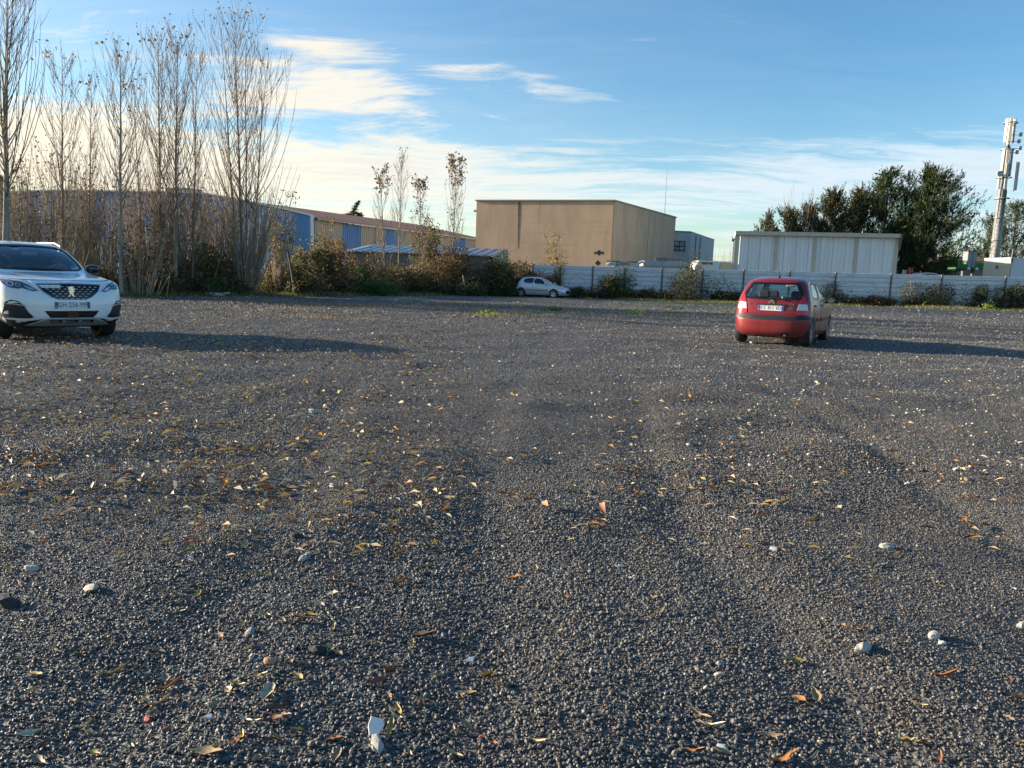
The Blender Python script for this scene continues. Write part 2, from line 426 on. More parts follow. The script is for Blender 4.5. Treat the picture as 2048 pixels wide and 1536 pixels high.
# ================================================================== fence
def build_fence():
    wood = mat('fence_board_paint', rough=0.55, fn=None)
    t = NT(wood.node_tree); b = t.n['Principled BSDF']
    tc = t.node('ShaderNodeTexCoord').outputs['Object']
    oi = t.node('ShaderNodeObjectInfo').outputs['Random']
    off = t.node('ShaderNodeCombineXYZ'); t.set(off.inputs[2], t.math('MULTIPLY', oi, 37.0)); t.set(off.inputs[0], t.math('MULTIPLY', oi, 11.0))
    v = t.vmath('ADD', tc, off.outputs[0])
    n = t.noise(t.mapping(v, scale=(0.7, 1, 5)), 1.6, 7, 0.68)
    n2 = t.noise(t.mapping(v, scale=(1.0, 1, 9)), 5.0, 5, 0.6)
    c = t.mix(t.maprange(n, 0.38, 0.68), (0.76, 0.78, 0.79), (0.52, 0.54, 0.56))
    c = t.mix(t.maprange(n2, 0.52, 0.70, 0, 0.85), c, (0.12, 0.13, 0.14))
    c = t.mix(t.math('MULTIPLY', oi, 0.35), c, (0.60, 0.65, 0.70))
    t.set(b.inputs['Base Color'], c)
    t.set(b.inputs['Normal'], t.bump(n2, 0.3, 0.01))
    lip = mat('fence_board_tongue', (0.46, 0.465, 0.47), 0.8)
    post_m = mat('fence_post_steel', (0.34, 0.25, 0.20), 0.7, c2=(0.18, 0.13, 0.11), scale=5, bump=0.2)
    # post tops read from the photograph; the fence is about 2.4 m high
    tops = [(1066, 529), (1121, 530), (1186, 532), (1250, 533.5), (1325, 536.5), (1406, 539), (1488, 540), (1580, 542.5), (1672, 545), (1783, 547.5), (1884, 550.5), (2012, 553.5), (2140, 557)]
    P = []
    for i, (u, vt) in enumerate(tops):
        yy = 60.5 - 5.0 * (u - 1066) / 950.0
        p = at(u, vt, yy); P.append(p)
    root = empty('board_fence', (P[0].x, P[0].y, float(gz(P[0].x, P[0].y))), 0, 'long weathered blue-grey board fence with steel posts behind the gravel yard', 'fence')
    o0 = Vector(root.location)
    nb = 7
    for i, p in enumerate(P):
        g = float(gz(p.x, p.y))
        m = MB()
        for sx in (-0.055, 0.043): m.box(sx, sx + 0.012, -0.075, 0.05, -0.3, p.z + 0.03 - g)
        m.box(-0.055, 0.055, -0.012, 0.002, -0.3, p.z + 0.03 - g)
        for k in range(int(7)): m.box(-0.05, 0.05, -0.083, -0.076, 0.2 + k * 0.32, 0.27 + k * 0.32)
        m.build('post', post_m, root, matrix=Matrix.Translation(Vector((p.x, p.y, g)) - o0))
        if i + 1 == len(P): break
        q = P[i + 1]
        d = q - p; L = d.xy.length; ang = math.atan2(d.y, d.x)
        g0 = g; g1 = float(gz(q.x, q.y))
        for k in range(nb):
            a0 = g0 + (p.z - g0) * k / nb; a1 = g0 + (p.z - g0) * (k + 1) / nb - 0.014
            b0 = g1 + (q.z - g1) * k / nb; b1 = g1 + (q.z - g1) * (k + 1) / nb - 0.014
            j = random.uniform(-0.012, 0.012); sag = random.uniform(-0.012, 0.012)
            y0 = 0.0 + j; bm = MB()
            ns = 4
            vs = []; fs = []
            for s in range(ns + 1):
                f = s / ns; zz0 = a0 + (b0 - a0) * f; zz1 = a1 + (b1 - a1) * f + sag * math.sin(math.pi * f); xx = 0.045 + (L - 0.09) * f
                mid = 0.5 * (zz0 + zz1)
                for yy_, z_ in ((y0 + 0.004, zz0 + 0.026), (y0 - 0.018, zz0 + 0.036), (y0 - 0.018, zz1 - 0.012), (y0, zz1), (y0 + 0.05, zz1), (y0 + 0.05, zz0 - 0.012), (y0 + 0.004, zz0 - 0.012)): vs.append((xx, yy_, z_ - o0.z))
            for s in range(ns):
                for c_ in range(7): fs.append((s * 7 + c_, s * 7 + (c_ + 1) % 7, (s + 1) * 7 + (c_ + 1) % 7, (s + 1) * 7 + c_))
            fs += [tuple(range(7)), tuple(range(ns * 7, ns * 7 + 7))[::-1]]
            bm.add(vs, fs)
            bo = bm.build('board', wood, root, matrix=Matrix.Translation(Vector((p.x - o0.x, p.y - o0.y, 0))) @ Matrix.Rotation(ang, 4, 'Z'))
            bo.data.materials.append(lip)
            for pi in range(ns):
                for fi in (0, 6): bo.data.polygons[pi * 7 + fi].material_index = 1
    return P
FENCE = build_fence()

# ================================================================== buildings
def wall_frame(a, b, z0=0.0):
    """matrix whose x runs from a to b along the ground and -y faces the outside (right-hand wall seen from the camera)"""
    d = (b - a); d.z = 0; L = d.length
    return Matrix.Translation((a.x, a.y, z0)) @ Matrix.Rotation(math.atan2(d.y, d.x), 4, 'Z'), L

def tan_building():
    def fn(t, b, vec):
        pos = t.node('ShaderNodeTexCoord').outputs['Object']
        n = t.noise(t.mapping(pos, scale=(1, 1, 0.35)), 0.5, 7, 0.65)
        c = t.mix(t.maprange(n, 0.36, 0.66), (0.66, 0.44, 0.285), (0.54, 0.355, 0.23))
        lines = t.noise(t.mapping(pos, scale=(0.15, 0.15, 3.0)), 2.0, 4, 0.6)
        c = t.mix(t.maprange(lines, 0.5, 0.72, 0, 0.35), c, (0.43, 0.29, 0.19))
        runs = t.noise(t.mapping(pos, scale=(3.2, 3.2, 0.10)), 1.0, 5, 0.6)
        sz = t.node('ShaderNodeSeparateXYZ'); t.set(sz.inputs[0], pos)
        top = t.maprange(sz.outputs[2], 4.0, 9.0)
        c = t.mix(t.math('MULTIPLY', t.maprange(runs, 0.58, 0.72), t.math('MULTIPLY', top, 0.7)), c, (0.24, 0.17, 0.12))
        t.set(b.inputs['Base Color'], c)
        t.set(b.inputs['Normal'], t.bump(t.noise(pos, 6, 5), 0.25, 0.02))
    m = mat('tan_render_wall', rough=0.85, fn=fn)
    H = 9.0
    A = at(949, 560, 78.0); B = at(1221, 560, 73.6); C = at(1344, 560, 89.0)
    D = A + (C - B) * 1.3
    root = empty('tan_building', (B.x, B.y, 0), 0, 'windowless tan rendered warehouse block behind the fence', 'building')
    o = Vector((B.x, B.y, 0))
    poly = [(p.x - o.x, p.y - o.y) for p in (A, B, C, D)]
    MB().prism(poly, -0.3, H, lambda p, t: (p[0], p[1], t)).build('wall', m, root)
    # metal coping round the top
    cx = sum(p[0] for p in poly) / 4; cy = sum(p[1] for p in poly) / 4
    big = [(cx + (p[0] - cx) * 1.012, cy + (p[1] - cy) * 1.012) for p in poly]
    MB().prism(big, H, H + 0.14, lambda p, t: (p[0], p[1], t)).build('coping', mat('coping_metal', (0.33, 0.27, 0.20), 0.6), root)
    Mf, L = wall_frame(A - o, Vector((0, 0, 0)))
    sd_ = mat('damp_stain', (0.115, 0.09, 0.075), 0.9, c2=(0.22, 0.16, 0.12), scale=3)
    MB().prism([(4.36, 8.95), (4.66, 8.95), (4.63, 7.4), (4.57, 5.5), (4.52, 4.4), (4.46, 5.6), (4.42, 7.3)], 0.0, -0.012, lambda p, t: (p[0], t, p[1])).build('stain', sd_, root, matrix=Mf)
    jt = mat('movement_joint', (0.25, 0.18, 0.125), 0.9)
    MB().box(-0.05, 0.05, -0.02, 0.0, 0, 8.98).build('corner_bead', jt, root, matrix=Mf @ Matrix.Translation((L - 0.03, 0, 0)))
    dk = mat('vent_dark', (0.02, 0.017, 0.015), 0.8)
    def diamond(x, z, w, h):
        mb = MB(); mb.prism([(x - w, z), (x, z - h), (x + w, z), (x, z + h)], 0.0, -0.008, lambda p, t: (p[0], t, p[1]))
        mb.build('vent', dk, root, matrix=Mf)
    # vents at pixels (1196,505) (1188/1203,506) (1194,526)
    def fpt(u, v):
        d = ray(u, v); a = A; n = (B - A).cross(Vector((0, 0, 1)))
        t_ = n.dot(a - Vector((0, 0, 0))) / n.dot(Vector((d.x, 1, 0)))
        p = Vector((d.x * t_, t_, CAM_H + d.z * t_))
        return (p - A).dot((B - A).normalized()), p.z
    for (u, v, w_, h_) in ((1196, 505.5, 0.30, 0.28), (1188.3, 506, 0.12, 0.17), (1203.7, 506, 0.12, 0.17), (1194.5, 526, 0.28, 0.27)):
        x, z = fpt(u, v); diamond(x, z, w_, h_)
    # floodlight bracket on the left corner
    MB().box(-0.30, -0.02, 0.02, 0.22, 7.95, 8.15).build('wall_lamp', mat('lamp_body', (0.3, 0.3, 0.3), 0.5), root, matrix=Mf)
    Ms, Ls = wall_frame(Vector((0, 0, 0)), C - o)
    MB().box(Ls * 0.52, Ls * 0.52 + 0.06, -0.015, 0, 0, 8.98).build('movement_joint', jt, root, matrix=Ms)
tan_building()

def grey_building():
    m = mat('grey_render_wall', (0.55, 0.54, 0.53), 0.85, c2=(0.46, 0.455, 0.45), scale=0.7, detail=6, stretch=(1.5, 1.5, 0.4))
    A = at(1338, 560, 95.6); B = at(1376, 560, 96); C = at(1423, 560, 110); D = A + (C - B)
    o = Vector((B.x, B.y, 0)); H = at(1376, 464.5, 96).z
    root = empty('grey_building', o, 0, 'small light grey flat-roofed building with one barred window', 'building')
    poly = [(p.x - o.x, p.y - o.y) for p in (A, B, C, D)]
    MB().prism(poly, -0.3, H, lambda p, t: (p[0], p[1], t)).build('wall', m, root)
    cx = sum(p[0] for p in poly) / 4; cy = sum(p[1] for p in poly) / 4
    MB().prism([(cx + (p[0] - cx) * 1.02, cy + (p[1] - cy) * 1.02) for p in poly], H, H + 0.12, lambda p, t: (p[0], p[1], t)).build('coping', mat('grey_coping', (0.25, 0.25, 0.25), 0.6), root)
    Mf, L = wall_frame(A - o, Vector((0, 0, 0)))
    z0 = at(1354, 503, 98.5).z; z1 = at(1354, 485, 98.5).z
    x0 = L * 0.16; x1 = L * 0.70
    w = MB().box(x0, x1, -0.03, -0.005, z0, z1).build('window', mat('window_pane_bright', (0.5, 0.58, 0.62), 0.05, metal=0.6), root, matrix=Mf)
    fr = mat('window_frame_dark', (0.05, 0.05, 0.055), 0.5)
    mb = MB()
    for a in (x0, (x0 + x1) / 2, x1): mb.box(a - 0.06, a + 0.06, -0.08, -0.035, z0 - 0.1, z1 + 0.1)
    for a in (z0, z0 * 0.52 + z1 * 0.48, z1): mb.box(x0 - 0.06, x1 + 0.06, -0.092, -0.081, a - 0.05, a + 0.05)
    f = mb.build('frame', fr, None); f.parent = w
    Ms, Ls = wall_frame(Vector((0, 0, 0)), C - o)
    for k, f_ in enumerate((0.18, 0.36)):
        MB().tube([(Ls * f_, -0.08, 0), (Ls * f_, -0.08, H - 0.2)], 0.06, 8).build('drainpipe', mat('pipe_grey', (0.22, 0.22, 0.23), 0.5), root, matrix=Ms)
grey_building()

def white_barn():
    yl, yr = 66.0, 63.0
    A = at(1468, 560, yl); B = at(1786, 560, yr)
    o = Vector((A.x, A.y, 0)); H = at(1468, 470, yl).z
    Mf, L = wall_frame(A, B); 
    root = empty('metal_shed', o, 0, 'white ribbed sheet-metal shed with flat overhanging roof behind the fence', 'shed')
    Mf = Matrix.Translation(-o) @ Mf
    cl = mat('white_cladding', (0.80, 0.81, 0.81), 0.45, c2=(0.70, 0.71, 0.71), scale=0.6, stretch=(3, 1, 0.25))
    tr = mat('cream_trim', (0.55, 0.50, 0.41), 0.55, c2=(0.47, 0.43, 0.36), scale=2)
    dep = 9.0
    n = 13; w = L / n
    for k in range(n):
        x0 = k * w + 0.012; x1 = (k + 1) * w - 0.012
        mb = MB(); prof = []
        nr = 3
        for r in range(nr):
            a = x0 + (x1 - x0) * r / nr; b_ = x0 + (x1 - x0) * (r + 1) / nr; q = (b_ - a)
            prof += [(a, 0.0), (a + q * 0.78, 0.0), (a + q * 0.84, -0.035), (a + q * 0.95, -0.035)]
        prof.append((x1, 0.0))
        vs = [(x, y, 0) for x, y in prof] + [(x, y, H) for x, y in prof]; q = len(prof)
        mb.add(vs, [(i, i + 1, q + i + 1, q + i) for i in range(q - 1)])
        mb.build('wall_panel', cl, root, matrix=Mf)
    for f in (0.0, 0.255, 0.50, 0.755, 1.0):
        x = L * f
        MB().box(x - 0.16, x + 0.16, -0.062, -0.04, 0, H).build('cover_strip', tr, root, matrix=Mf)
    MB().box(0.0, L - 0.02, 0.05, dep, -0.3, H - 0.05).build('side_wall', cl, root, matrix=Mf)
    MB().box(-0.15, L + 0.12, -0.45, dep + 0.3, H, H + 0.32).build('roof', tr, root, matrix=Mf)
    mb = MB(); mb.prism([(L + 0.13, -0.4), (L + 0.3, -0.4), (L + 0.3, 3.0), (L + 0.13, 3.0)], H - 1.0, H + 0.26, lambda p, t: (p[0], p[1] + (H - t) * 0.4, t))
    mb.build('verge_board', mat('verge_wood', (0.23, 0.18, 0.13), 0.8, c2=(0.15, 0.12, 0.09)), root, matrix=Mf)
white_barn()

def blue_warehouse():
    blue = mat('blue_cladding', (0.012, 0.15, 0.37), 0.6, c2=(0.010, 0.125, 0.31), scale=0.5, stretch=(1, 1, 0.2))
    C0 = at(625, 560, 82.0); E = at(960, 560, 112.0)
    L0 = at(-120, 560, 96.0)
    o = Vector((C0.x, C0.y, 0))
    root = empty('blue_warehouse', o, 0, 'long warehouse with blue end wall and cream and blue striped side', 'building')
    zc = at(625, 432, 82.0).z
    def top(u, v, y): return at(u, v, y).z
    # end wall: top line follows the photographed roof line
    pts = [(-120, 388), (0, 385), (130, 381), (400, 386), (450, 394), (580, 421), (625, 432)]
    Mf, L = wall_frame(L0, C0); Mf = Matrix.Translation(-o) @ Mf
    prof = []
    for u, v in pts:
        f = None
        d = ray(u, v); a = L0; n = Vector((C0.y - L0.y, -(C0.x - L0.x), 0))
        t_ = (n.x * a.x + n.y * a.y) / (n.x * d.x + n.y)
        p = Vector((d.x * t_, t_, CAM_H + d.z * t_)); prof.append(((p - L0).xy.length, p.z))
    prof[-1] = (L, prof[-1][1])
    # cladding bays of the end wall
    nb = 16
    def zat(x):
        return float(np.interp(x, [p[0] for p in prof], [p[1] for p in prof]))
    for k in range(nb):
        x0 = L * k / nb + 0.02; x1 = L * (k + 1) / nb - 0.02
        vs = [(x0, 0, 0), (x1, 0, 0), (x1, 0, zat(x1)), (x0, 0, zat(x0)), (x0, 0.25, 0), (x1, 0.25, 0), (x1, 0.25, zat(x1)), (x0, 0.25, zat(x0))]
        MB().add(vs, [(0, 1, 2, 3), (4, 7, 6, 5), (0, 4, 5, 1), (3, 2, 6, 7), (0, 3, 7, 4), (1, 5, 6, 2)]).build('wall_panel', blue, root, matrix=Mf)
    mb = MB()
    poly = [(0, -0.2)] + [(L, -0.2)] + [(x, z - 0.12) for x, z in prof[::-1]]
    mb.prism(poly, 0.3, 8.0, lambda p, t: (p[0], t, p[1])).build('roof', mat('dark_roof_sheet', (0.10, 0.085, 0.08), 0.7), root, matrix=Mf)
    cap = mat('white_trim', (0.62, 0.62, 0.60), 0.5)
    mb = MB()
    for (xa, za), (xb, zb) in zip(prof[:-1], prof[1:]): mb.add([(xa, -0.10, za - 0.02), (xb, -0.10, zb - 0.02), (xb, 0.30, zb - 0.02), (xa, 0.30, za - 0.02), (xa, -0.10, za + 0.14), (xb, -0.10, zb + 0.14), (xb, 0.30, zb + 0.14), (xa, 0.30, za + 0.14)],
        [(3, 2, 1, 0), (4, 5, 6, 7), (0, 1, 5, 4), (1, 2, 6, 5), (2, 3, 7, 6), (3, 0, 4, 7)])
    mb.build('verge_trim', cap, root, matrix=Mf)
    MB().box(L - 0.12, L + 0.14, -0.16, 0.14, 0, zc).build('drainpipe', cap, root, matrix=Mf)
    MB().box(L * 0.62, L * 0.68, 2.0, 4.2, zat(L * 0.65) - 0.2, zat(L * 0.65) + 0.75).build('roof_vent', mat('vent_grey', (0.3, 0.3, 0.3), 0.6), root, matrix=Mf)
    # striped long side
    Ms, Ls = wall_frame(C0, E); Ms = Matrix.Translation(-o) @ Ms
    cream = mat('cream_cladding', (0.58, 0.50, 0.35), 0.6, c2=(0.50, 0.43, 0.30), scale=0.8, stretch=(2, 1, 0.3))
    lb = mat('light_blue_cladding', (0.10, 0.30, 0.58), 0.45, c2=(0.09, 0.26, 0.50), scale=0.8)
    Hs = zc - 0.35
    xs = [0.4]; 
    widths = [4.2, 3.2] * 7
    for w in widths:
        if xs[-1] + w < Ls: xs.append(xs[-1] + w)
    xs.append(Ls)
    for k in range(len(xs) - 1):
        x0, x1 = xs[k], xs[k + 1]
        nr = max(2, int((x1 - x0) / 0.33)); prof2 = []
        for r in range(nr):
            a = x0 + (x1 - x0) * r / nr; q = (x1 - x0) / nr
            prof2 += [(a, 0), (a + q * 0.55, 0), (a + q * 0.65, -0.07), (a + q * 0.92, -0.07)]
        prof2.append((x1 - 0.01, 0)); q = len(prof2)
        MB().add([(x, y, 0) for x, y in prof2] + [(x, y, Hs) for x, y in prof2], [(i, i + 1, q + i + 1, q + i) for i in range(q - 1)]).build('wall_panel', lb if k % 2 else cream, root, matrix=Ms)
    MB().box(0.2, Ls, 0.1, 16, -0.3, Hs).build('side_wall', mat('inner_wall', (0.2, 0.2, 0.2), 0.9), root, matrix=Ms)
    rr = mat('rust_red_roof', (0.34, 0.11, 0.06), 0.95, c2=(0.25, 0.085, 0.05), scale=0.7)
    mb = MB(); mb.prism([(-0.45, Hs + 0.02), (-0.45, Hs + 0.18), (12.0, Hs + 2.35), (12.0, Hs + 1.6)], 0.3, Ls, lambda p, t: (t, p[0], p[1])).build('side_roof', rr, root, matrix=Ms)
    MB().box(0.2, Ls, -0.60, -0.47, Hs - 0.02, Hs + 0.12).build('gutter', mat('gutter_pale', (0.50, 0.46, 0.40), 0.5), root, matrix=Ms)
    for f in (0.30, 0.62):
        MB().box(Ls * f, Ls * f + 0.16, -0.3, -0.1, 0, Hs).build('drainpipe', cap, root, matrix=Ms)
blue_warehouse()

def low_shed():
    A = at(690, 560, 63.0); B = at(985, 560, 62.0)
    o = Vector((A.x, A.y, 0))
    root = empty('low_shed', o, 0, 'low grey outbuilding with ribbed metal roof behind the brambles', 'shed')
    Mf, L = wall_frame(A, B); Mf = Matrix.Translation(-o) @ Mf
    e0 = at(700, 503, 62.5).z; e1 = at(985, 511, 62.5).z; H = 0.5 * (e0 + e1)
    r1 = at(720, 489, 67.0).z
    MB().box(0.1, L - 0.2, 0, 4.5, -0.2, H - 0.05).build('wall', mat('grey_block_wall', (0.20, 0.20, 0.195), 0.9, c2=(0.14, 0.14, 0.135), scale=1.5), root, matrix=Mf)
    sh = mat('zinc_sheet', (0.50, 0.53, 0.55), 0.38, metal=0.5, c2=(0.40, 0.42, 0.44), scale=1.2)
    n = 15; w = L / n
    for k in range(n):
        x0 = k * w; mb = MB()
        prof = [(x0 + 0.01, 0), (x0 + w * 0.8, 0), (x0 + w * 0.84, 0.09), (x0 + w * 0.94, 0.09), (x0 + w - 0.01, 0.0)]; q = len(prof)
        mb.add([(x, -0.35, H + y) for x, y in prof] + [(x + 0.6, 4.6, r1 + y) for x, y in prof], [(i, i + 1, q + i + 1, q + i) for i in range(q - 1)])
        mb.add([(x, -0.35, H + y - 0.05) for x, y in prof] + [(x + 0.6, 4.6, r1 + y - 0.05) for x, y in prof], [(q + i, q + i + 1, i + 1, i) for i in range(q - 1)])
        mb.build('roof_sheet', sh, root, matrix=Mf)
    MB().add([(L, -0.2, H - 0.05), (L + 0.65, 4.5, r1 - 0.05), (L + 0.65, 4.5, 0), (L, -0.2, 0), (L + 0.1, -0.2, H - 0.05), (L + 0.75, 4.5, r1 - 0.05), (L + 0.75, 4.5, 0), (L + 0.1, -0.2, 0)],
             [(0, 1, 2, 3), (7, 6, 5, 4), (0, 4, 5, 1), (3, 2, 6, 7), (0, 3, 7, 4), (1, 5, 6, 2)]).build('end_wall', mat('pale_blue_panel', (0.30, 0.38, 0.42), 0.6, c2=(0.16, 0.22, 0.22), scale=3), root, matrix=Mf)
    # collapsed pale panel and rusty awning
    g = at(838, 560, 58.0)
    aw = empty('collapsed_lean_to', (g.x, g.y, 0), 0, 'collapsed little lean-to with rusty roof edge in the brambles', 'lean-to')
    MB().box(-0.35, 0.35, 0, 0.06, 0.9, 2.9, Matrix.Rotation(R(-9), 4, 'Y')).build('panel', mat('pale_panel', (0.55, 0.52, 0.44), 0.7, c2=(0.4, 0.37, 0.3), scale=2), aw)
    MB().box(-0.5, 2.6, -0.3, 1.4, 2.85, 2.97, Matrix.Rotation(R(-3), 4, 'Y')).build('roof', mat('rust_sheet', (0.24, 0.12, 0.07), 0.8, c2=(0.14, 0.08, 0.05)), aw)
    for x in (0.1, 2.3): MB().box(x, x + 0.09, -0.2, -0.1, 0, 2.85).build('post', mat('old_wood', (0.12, 0.10, 0.08), 0.9), aw)
low_shed()

def beige_house():
    A = at(1842, 560, 96.0); B = at(1990, 560, 94.0); o = Vector((A.x, A.y, 0))
    root = empty('beige_house', o, 0, 'low beige house with dark tiled eaves under the large conifers', 'house')
    Mf, L = wall_frame(A, B); Mf = Matrix.Translation(-o) @ Mf
    H = at(1900, 527, 95).z
    MB().box(0, L, 0, 7, -0.2, H).build('wall', mat('beige_wall', (0.30, 0.25, 0.17), 0.85, c2=(0.24, 0.20, 0.14), scale=0.8), root, matrix=Mf)
    mb = MB(); mb.prism([(-0.5, H - 0.1), (-0.5, H + 0.12), (3.5, H + 1.0), (7.5, H + 0.12), (7.5, H - 0.1)], -0.4, L + 0.4, lambda p, t: (t, p[0], p[1])).build('roof', mat('brown_tile', (0.13, 0.075, 0.05), 0.8), root, matrix=Mf)
    z0 = at(1885, 541, 95).z; z1 = at(1885, 530, 95).z; xm = L * 0.29
    w = MB().box(xm - 0.75, xm + 0.75, -0.04, -0.01, z0, z1).build('window', mat('dark_pane', (0.03, 0.03, 0.035), 0.1), root, matrix=Mf)
    f = MB().box(xm - 0.85, xm + 0.85, -0.06, -0.015, z0 - 0.12, z0 - 0.02).build('sill', mat('window_frame_dark'), None); f.parent = w
beige_house()

def radio_mast():
    b = at(1321, 560, 125.0); top = at(1325.5, 328, 125.0).z
    root = empty('radio_mast', (b.x, b.y, 0), 0, 'thin lattice radio mast rising behind the tan warehouse', 'mast')
    m = mat('galvanised', (0.42, 0.43, 0.44), 0.5, metal=0.4, c2=(0.34, 0.35, 0.36))
    zs = top - 9.0; r = 0.17
    mb = MB(); leg = []
    for k in range(3):
        a = R(90 + 120 * k); leg.append((r * math.cos(a), r * math.sin(a)))
    for x, y in leg: MB().tube([(x, y, 0), (x, y, zs)], 0.04, 5).build('leg', m, root)
    mb = MB(); n = int(zs / 0.6)
    for i in range(n):
        for k in range(3):
            p, q = leg[k], leg[(k + 1) % 3]
            mb.tube([(*p, i * 0.6), (*q, i * 0.6 + 0.6)], 0.022, 4, cap=False)
    tag(mb.build('bracing', m, root), kind='stuff')
    MB().tube([(0, 0, zs - 0.5), (0, 0, top - 4), (0, 0, top)], [0.07, 0.05, 0.03], 6).build('whip_antenna', m, root)
    for z, l in ((zs, 1.0), (zs + 0.7, 0.75), (zs - 1.6, 0.8)):
        MB().tube([(-l, 0, z), (l, 0, z)], 0.04, 4).build('cross_arm', m, root); MB().tube([(0, -l, z + 0.05), (0, l, z + 0.05)], 0.04, 4).build('cross_arm', m, root)
    for s in (-0.6, 0.6): MB().tube([(s, 0, zs - 0.2), (s, 0, zs + 1.3)], 0.035, 4).build('dipole', m, root)
    for k, (sx, sy) in enumerate(((14, 3), (-9, 8), (-3, -6))):
        MB().tube([(0, 0, zs - 2), (sx, sy, 0)], 0.012, 3).build('guy_wire', m, root)
radio_mast()

def cell_mast():
    Y = 120.0
    b = at(1984, 560, Y); zt = at(2012, 236, Y).z
    root = empty('mobile_phone_mast', (b.x, b.y, 0), 0, 'tall white tapered mobile phone mast with stacked panel antennas', 'mast')
    wh = mat('mast_white', (0.32, 0.32, 0.31), 0.5, c2=(0.26, 0.26, 0.25), scale=0.6)
    gr = mat('mast_grey', (0.30, 0.31, 0.32), 0.5, metal=0.3)
    an = mat('antenna_cream', (0.48, 0.45, 0.36), 0.5)
    aw = mat('antenna_white', (0.50, 0.50, 0.49), 0.45)
    MB().lathe([(0.78, -0.2), (0.72, 4), (0.60, 12), (0.52, 17.5), (0.26, 18.0), (0.20, zt - 5), (0.16, zt - 0.5), (0.0, zt - 0.45)], 20, axis='z').build('pole', wh, root, smooth=True)
    for z, r in ((6.5, 0.82), (10.0, 0.77), (13.4, 0.72), (16.3, 1.0)):
        MB().lathe([(r - 0.1, z), (r + 0.10, z), (r + 0.10, z + 0.12), (r - 0.1, z + 0.12)], 20, axis='z').build('ring', gr, root)
    lad = MB()
    for y_ in (-0.16, 0.16): lad.tube([(-1.0, y_ - 0.3, 0.5), (-0.78, y_ - 0.3, 17), (-0.62, y_ - 0.3, zt - 3)], 0.035, 4)
    for i in range(int((zt - 4) / 0.6)): 
        z = 0.8 + i * 0.6; x = -1.0 + 0.38 * z / zt
        lad.tube([(x, -0.46, z), (x, -0.14, z)], 0.025, 4)
    lad.build('ladder', gr, root)
    rnd = random.Random(4)
    for z, r in ((19.4, 1.0), (23.6, 0.9), (27.5, 0.95)):
        mb = MB().lathe([(r - 0.1, z), (r + 0.06, z), (r + 0.06, z + 0.1), (r - 0.1, z + 0.1)], 16, axis='z')
        for k in range(3):
            a = R(30 + 120 * k); mb.tube([(0, 0, z + 0.05), (r * math.cos(a), r * math.sin(a), z + 0.05)], 0.05, 5)
        mb.build('mount_ring', gr, root)
    def panel(ang, r, z0, z1, w, d, m):
        M = Matrix.Rotation(ang, 4, 'Z') @ Matrix.Translation((r, 0, 0))
        MB().box(-d / 2, d / 2, -w / 2, w / 2, z0, z1, M).build('panel_antenna', m, root, bevel=0.04)
        MB().tube([M @ Vector((-d / 2 - 0.12, 0, z0 - 0.2)), M @ Vector((-d / 2 - 0.12, 0, z1 + 0.1))], 0.05, 5).build('antenna_pole', gr, root)
    # three tiers, seen from the photographs' side
    for ang, m in ((R(-115), an), (R(-160), aw), (R(10), aw), (R(80), aw)): panel(ang, 0.72, zt - 3.6, zt - 0.1, 0.42, 0.22, m)
    for ang, m in ((R(-112), an), (R(-158), aw), (R(-20), gr), (R(70), aw)): panel(ang, 0.70, zt - 8.6, zt - 4.6, 0.42, 0.22, m)
    panel(R(-12), 1.75, 17.6, 21.8, 0.42, 0.25, aw); panel(R(-100), 0.75, 17.8, 21.6, 0.4, 0.2, aw); panel(R(170), 0.7, 17.8, 20.6, 0.35, 0.2, an)
    for i in range(16):
        a = R(rnd.uniform(-170, 10)); z = rnd.uniform(21.8, zt - 8.6); r = rnd.uniform(0.45, 0.75)
        M = Matrix.Rotation(a, 4, 'Z') @ Matrix.Translation((r, 0, z))
        MB().box(-0.12, 0.12, -0.18, 0.18, -0.3, 0.3, M).build('radio_unit', (gr, aw, wh)[i % 3], root)
    for k in range(5):
        a = R(-150 + 32 * k); MB().tube([(0.5 * math.cos(a), 0.5 * math.sin(a), 2), (0.62 * math.cos(a) * 0.9, 0.6 * math.sin(a), 17.4), (0.34 * math.cos(a), 0.34 * math.sin(a), 18.4), (0.30 * math.cos(a), 0.30 * math.sin(a), zt - 4)], 0.05, 5).build('cable', mat('cable_black', (0.03, 0.03, 0.03), 0.6), root)
    for (x, z) in ((1.45, 24.6), (1.75, 23.6), (1.35, 23.0), (1.6, 25.6)):
        MB().box(x - 0.16, x + 0.16, -0.4, -0.1, z, z + 0.55).build('radio_unit', gr, root)
        MB().tube([(0.2, -0.2, z + 0.2), (x, -0.25, z + 0.2)], 0.04, 4).build('bracket', gr, root)
    M = Matrix.Translation((-1.25, -0.7, 19.9))
    MB().lathe([(0.0, 0.18), (0.28, 0.12), (0.42, 0.0), (0.46, -0.25), (0.0, -0.25)], 18, M, 'y').build('dish', mat('dish_grey', (0.45, 0.44, 0.43), 0.5), root, smooth=True)
    MB().tube([(-1.25, -0.55, 19.9), (0, -0.2, 19.9)], 0.05, 5).build('bracket', gr, root)
    M = Matrix.Translation((0.9, -1.0, 3.9)) @ Matrix.Rotation(R(12), 4, 'Y')
    mb = MB(); mb.lathe([(0.0, 0.0), (0.35, 0.05), (0.42, 0.15), (0.42, 0.25), (0.0, 0.3)], 16, M @ Matrix.Diagonal((1, 1, 4.4, 1)), 'y'); mb.build('dish', wh, root, smooth=True)
cell_mast()
